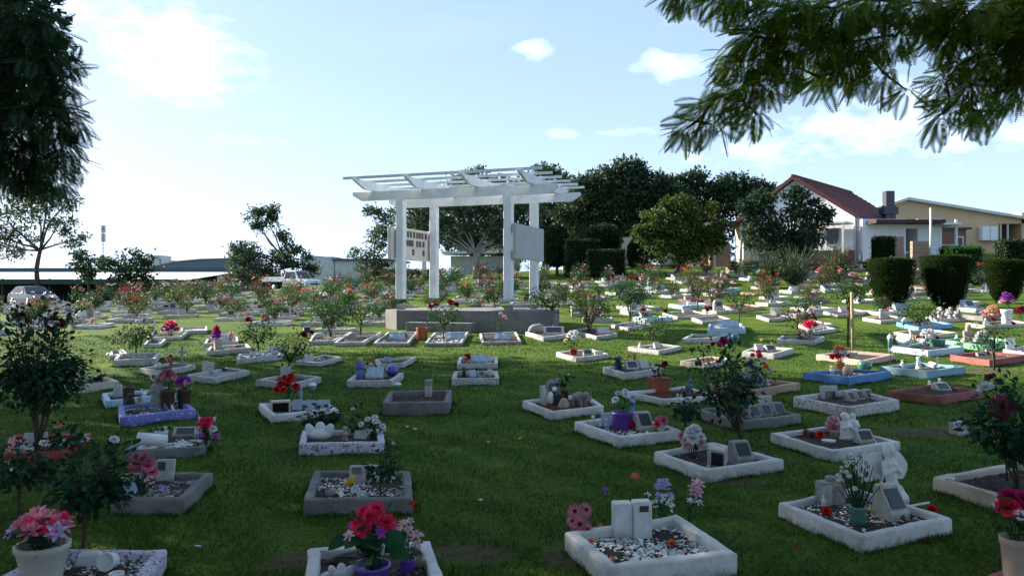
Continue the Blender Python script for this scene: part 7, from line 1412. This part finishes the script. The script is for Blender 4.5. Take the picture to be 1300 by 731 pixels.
def make_far(x, y, rz, where):
    """one grave of the far rows with what stands on it"""
    k = r2.choice([0, 0, 1, 1, 2, 3, 4, 5, 5, 8, 8, 0, 6, 7, 9] if x > 4 else [0, 0, 1, 1, 2, 3, 5, 5, 8, 8, 0, 0, 4])
    col, m, bed = far_kinds[k]; z = Hf(x, y)
    if used[k]: g = copy_tree(protos[k])
    else: g = protos[k]; used[k] = True
    g.location = (x, y, z); sl_ = (Hf(x, y+.4)-Hf(x, y-.4))/.8; sx_ = (Hf(x+.4, y)-Hf(x-.4, y))/.8
    g.rotation_euler = Euler((sl_, -sx_, 0)).to_matrix().to_4x4().__matmul__(Matrix.Rotation(rz, 4, 'Z')).to_euler()
    sc = r2.uniform(.85, 1.2); g.scale = (sc*r2.uniform(.95, 1.2), sc*r2.uniform(.9, 1.15), r2.uniform(.8, 1.3)); g['label'] = '%s grave border, %s' % (col, where); g['group'] = G_['grave']; cnt['g'] += 1
    graves_xy.append((x, y)); c, s_ = math.cos(rz), math.sin(rz)
    def loc(u, v, dz=.055): return (x+u*c-v*s_, y+u*s_+v*c, Hf(x+u*c-v*s_, y+u*s_+v*c)+dz)
    # stone
    if r2.random() < .86:
        kd = r2.choice(['wedge', 'wedge', 'tablet', 'arch', 'block']); sm = r2.choice(['stone_white', 'stone_white', 'marble', 'stone_white', 'stone_grey', 'stone_tan', 'stone_pale_blue'])
        nm = {'wedge': 'sloped', 'tablet': 'upright', 'arch': 'round-topped', 'block': 'low block'}[kd]; cn = {'stone_white': 'white', 'marble': 'marble', 'stone_grey': 'grey', 'stone_tan': 'tan', 'stone_pale_blue': 'bluish'}[sm]
        t = thing('headstone', '%s %s stone on grave %s' % (cn, nm, where), 'headstone', loc(r2.uniform(-.25, .15), r2.uniform(-.1, .2)), rz+r2.uniform(-.3, .3), G_['stone'])
        link({'wedge': 'stone', 'tablet': 'slab', 'arch': 'slab', 'block': 'block'}[kd], stone_proto(kd, sm), None, t); cnt['s'] += 1
        if kd == 'wedge' and r2.random() < .7: link('plaque', PLQ, None, t)
        if kd in ('tablet', 'arch') and r2.random() < .6: link('plaque', PLQ2, None, t)
        q = r2.uniform(.8, 1.35); t.scale = (q, q, q*r2.uniform(.8, 1.2))
    if r2.random() < .34:
        key = r2.choice(['cherub', 'rabbit', 'sitting_dog', 'boulder', 'swan', 'seated']); hh = r2.uniform(.16, .34); mm = r2.choice(['statue_white', 'statue_white', 'statue_grey', 'stone_tan']); cw = {'statue_white': 'white', 'statue_grey': 'grey', 'stone_tan': 'tan'}[mm]
        kk = {'cherub': 'cherub', 'rabbit': 'rabbit', 'sitting_dog': 'dog', 'boulder': 'boulder', 'swan': 'swan', 'seated': 'seated figure'}[key]
        me = FARFIG.get((key, mm))
        if me is None: me = fig(key).copy(); me.materials.clear(); me.materials.append(MATS[mm]); FARFIG[(key, mm)] = me
        o = link('figurine', me, None, None, loc(r2.uniform(-.3, .3), r2.uniform(-.25, -.05)), (0, 0, rz+r2.uniform(-.6, .6)), hh); tag(o, '%s %s ornament on grave %s' % (cw, kk, where), 'figurine', G_['fgr'])
    if r2.random() < .72 and cnt['f'] < 230:
        nmb = r2.choice([4, 5, 6, 7]); c1, m1 = r2.choice(bcols); c2, m2 = r2.choice(bcols)
        o = thing('flower_bunch', ('%s and %s flowers on grave %s' % (c1, c2, where)) if c1 != c2 else '%s flowers on grave %s' % (c1, where), 'flowers', loc(r2.uniform(-.32, .32), r2.uniform(-.28, .28)), r2.random()*6, G_['flow'])
        for i in range(nmb):
            a = i*2.4; q = .035*math.sqrt(i+.5)*1.7; kd = r2.choice(['carnation', 'rose'])
            b = bpy.data.objects.new('bloom', LOWB[m1 if i % 2 else m2]); COL.objects.link(b); b.parent = o; b.location = (q*math.cos(a), q*math.sin(a), .22-q*.6+r2.uniform(-.03, .05)); ss = r2.uniform(.045, .075); b.scale = (ss, ss, ss)
            b.rotation_euler = (r2.uniform(-.6, .6), r2.uniform(-.6, .6), a)
        link('leaves', FB_LEAF, None, o); cnt['f'] += 1
    if r2.random() < (.92 if y > 29 else .52)+(.10 if x < 3 else -.22): far_bush(loc(r2.uniform(-.3, .3), r2.uniform(0, .4), 0), where)
FARFIG = {}
def low_bloom(m):
    V = []; Fc = []
    for ring, (n, L, a0, a1, w) in enumerate([(4, .7, .2, .0, .6), (6, 1.0, .9, 1.4, .95)]):
        for k in range(n): petal(V, Fc, L, w, a0, a1, 6.283*(k+ring*.4)/n, 0, pts=2)
    me = bpy.data.meshes.new('bloom'); me.from_pydata(V, [], Fc); me.materials.append(MATS[m]); return me
LOWB = {m: low_bloom(m) for m in sorted({b[1] for b in bcols})}
gg = np.random.default_rng(3); q = gg.normal(size=(16, 3))*np.array([.07, .07, .05])+np.array([0, 0, .12])
FB_LEAF = scatter('leaves', LEAF_V, LEAF_F, frame_dir(q-np.array([0, 0, .05]), gg)*.09, q); FB_LEAF.materials.append(MATS['leaf_pot'])
def far_bush(p, where, grp=True):
    ppx = 650+F*p[0]/p[1]
    if (ppx < 95 and p[1] > 34) or (338 < ppx < 412 and p[1] > 47): return
    i = r2.randrange(len(BUSH)); sm, fms, sp, fm = BUSH[i]; lmn = r2.choice(lms); cb, mb_ = r2.choice(bcols)
    if lmn not in fms: f2 = fm.copy(); f2.materials.append(MATS[lmn]); fms[lmn] = f2
    o = thing('rose_bush', '%s-flowered rose bush on grave %s' % (cb, where), 'rose bush', p, r2.random()*6.28, G_['bush']); s = r2.uniform(.68, 1.1) if p[1] > 27 else r2.uniform(.65, 1.0); o.scale = (s, s, s)
    link('stem', sm, None, o); link('foliage', fms[lmn], None, o)
    for k, t in enumerate(sp[:r2.choice([3, 4, 5, 7, 8])]):
        b = bpy.data.objects.new('bloom', LOWB[mb_]); COL.objects.link(b); b.parent = o; b.location = t+Vector((0, 0, .02)); ss = r2.uniform(.055, .095); b.scale = (ss, ss, ss); b.rotation_euler = (r2.uniform(-.8, .8), r2.uniform(-.8, .8), k)
    cnt['b'] += 1
R0 = len(graves)
for ri, yr in enumerate(rows):
    row = []; xl = -.66*yr; x = xl
    while x < .66*yr:
        row.append(x); x += r2.uniform(1.35, 1.95)*(1+.004*yr)
    n = 0
    for x in row:
        # rows swing round towards the viewer on the right-hand side
        yy = yr+r2.uniform(-.12, .12)+(0.34*max(x-3, 0)*.6 if x > 3 else 0); rz = r2.uniform(-.05, .05)+(.42 if x > 3 else -.06)
        if yy > 57.5 or abs(x/yy) > .66: continue
        if yy < 22 and x < .5: continue
        if yy < 25.5 and x > 0: continue
        if x < -6 and 20 < yy < 27 and -12.5 < x*1.0 and yy < 24+(-x-6)*.35: continue
        if cnt['g'] >= 232 or r2.random() < .10: continue
        if not free(x, yy, 1.35): continue
        make_far(x, yy, rz, '%s from carport, %s far row' % (ordn(n), ordn(ri))); n += 1
for k, pr in enumerate(protos):
    if not used[k]:
        for c in list(pr.children): bpy.data.objects.remove(c)
        bpy.data.objects.remove(pr)
# a few extra ranks of rose bushes along the back where the garden closes
r3 = random.Random(9)
for k in range(46):
    x = -30+k*1.32+r3.uniform(-.4, .4); yb = 57.5+r3.uniform(-1.5, 2)
    if abs(x/yb) < .64: far_bush((x, yb, Hf(x, yb)), 'line, %s in the rank along the back' % ordn(k))
for o in list(COL.objects):
    if o.get('label', '').find('bush on grave line, ') > 0: o['label'] = o['label'].replace('on grave line, ', '').replace('rose bush ', 'rose bush, ')+' of the garden'
print('counts', cnt, 'rows', len(rows))

# ------------------------------------------------------------------ mown grass blades on the near lawn
def grass():
    N = 330000; u = rng.random(N); y = 2.6+ (u**1.55)*20.0; x = (rng.random(N)*2-1)*(.70*y+.3); keep = np.ones(N, bool)
    for poly in POLYS:
        p = np.array(poly); ins = np.ones(N, bool); s0 = None
        for i in range(4):
            a = p[i]; b = p[(i+1) % 4]; cr = (b[0]-a[0])*(y-a[1])-(b[1]-a[1])*(x-a[0])
            if s0 is None: cen = p.mean(0); s0 = np.sign((b[0]-a[0])*(cen[1]-a[1])-(b[1]-a[1])*(cen[0]-a[0]))
            ins &= (cr*s0 > .0)
        keep &= ~ins
    for (px, py, rx, ry) in EARTH:
        q = P(px, py); keep &= ~((((x-q.x)/rx)**2+((y-q.y)/ry)**2 < .7) & (rng.random(N) < .8))
    cl = np.sin(x*3.1+np.sin(y*2.3))*np.sin(y*3.7+x)+.6*np.sin(x*9+y*7)
    keep &= rng.random(N) < .72+.25*cl
    x = x[keep]; y = y[keep]; n = len(x)
    d = np.stack([rng.normal(size=n)*.55, rng.normal(size=n)*.55, np.ones(n)], 1)
    L = rng.uniform(.018, .042, n)*(1+y*.015)*(1+.25*cl[keep]); Wd = .0042*(1+y*.14)
    M = frame_dir(d); M = M*np.stack([Wd, L, L], 1)[:, None, :]
    T = [(-.5, 0, 0), (.5, 0, 0), (0, 1, .12)]
    # longer uncut tufts hugging the kerbs
    ex, ey = [], []
    for poly in POLYS:
        p = np.array(poly); c = p.mean(0)
        if c[1] > 16: continue
        for i in range(4):
            a = p[i]; b = p[(i+1) % 4]; m = int(np.hypot(*(b-a))*420); t = rng.random(m); nn = np.array([b[1]-a[1], a[0]-b[0]]); nn /= np.hypot(*nn)
            if nn @ ((a+b)/2-c) < 0: nn = -nn
            q = a+(b-a)*t[:, None]+nn*np.abs(rng.normal(size=(m, 1)))*.022; w = np.sin(t*9+c[0]*5)+rng.normal(size=m)*.6 > -.1; ex.append(q[w, 0]); ey.append(q[w, 1])
    ex = np.concatenate(ex); ey = np.concatenate(ey); k = len(ex); d2 = np.stack([rng.normal(size=k)*.35, rng.normal(size=k)*.35, np.ones(k)], 1); L2 = rng.uniform(.022, .045, k); W2 = .0042*(1+ey*.12)
    M = np.concatenate([M, frame_dir(d2)*np.stack([W2, L2, L2], 1)[:, None, :]]); x = np.concatenate([x, ex]); y = np.concatenate([y, ey])
    o = link('grass', scatter('grass', T, [(0, 1, 2)], M, np.stack([x, y, H(x, y)-.003], 1)), 'grass_blade'); tag(o, 'short mown lawn grass between the graves', 'grass', kind='stuff')
grass()
# fallen petals and bits on the lawn
for k in range(14):
    px, py = [(502, 548), (517, 545), (527, 548), (620, 565), (1010, 700), (930, 685), (610, 640), (660, 560), (560, 600), (690, 470), (430, 440), (360, 428), (1035, 520), (250, 700)][k]
    m, c = [('bloom_crimson', 'crimson'), ('pale_blue', 'pale blue'), ('bloom_white', 'white'), ('bloom_yellow', 'yellow')][k % 4]
    o = MB().add([(-.02, -.012, .004), (.02, -.014, .002), (.024, .012, .012), (-.016, .014, .008)], [(0, 1, 2, 3)]).build('fallen_petal', m); o.location = P(px, py)+Vector((0, 0, .025)); o.rotation_euler = (R.uniform(-.4, .4), R.uniform(-.4, .4), R.random()*6)
    tag(o, '%s petal lying on the lawn, %s of the strewn bits nearest first' % (c, ORD[k]), 'petal', 'bits strewn on the lawn')
for g in graves:
    if '_bz' in g: del g['_bz']
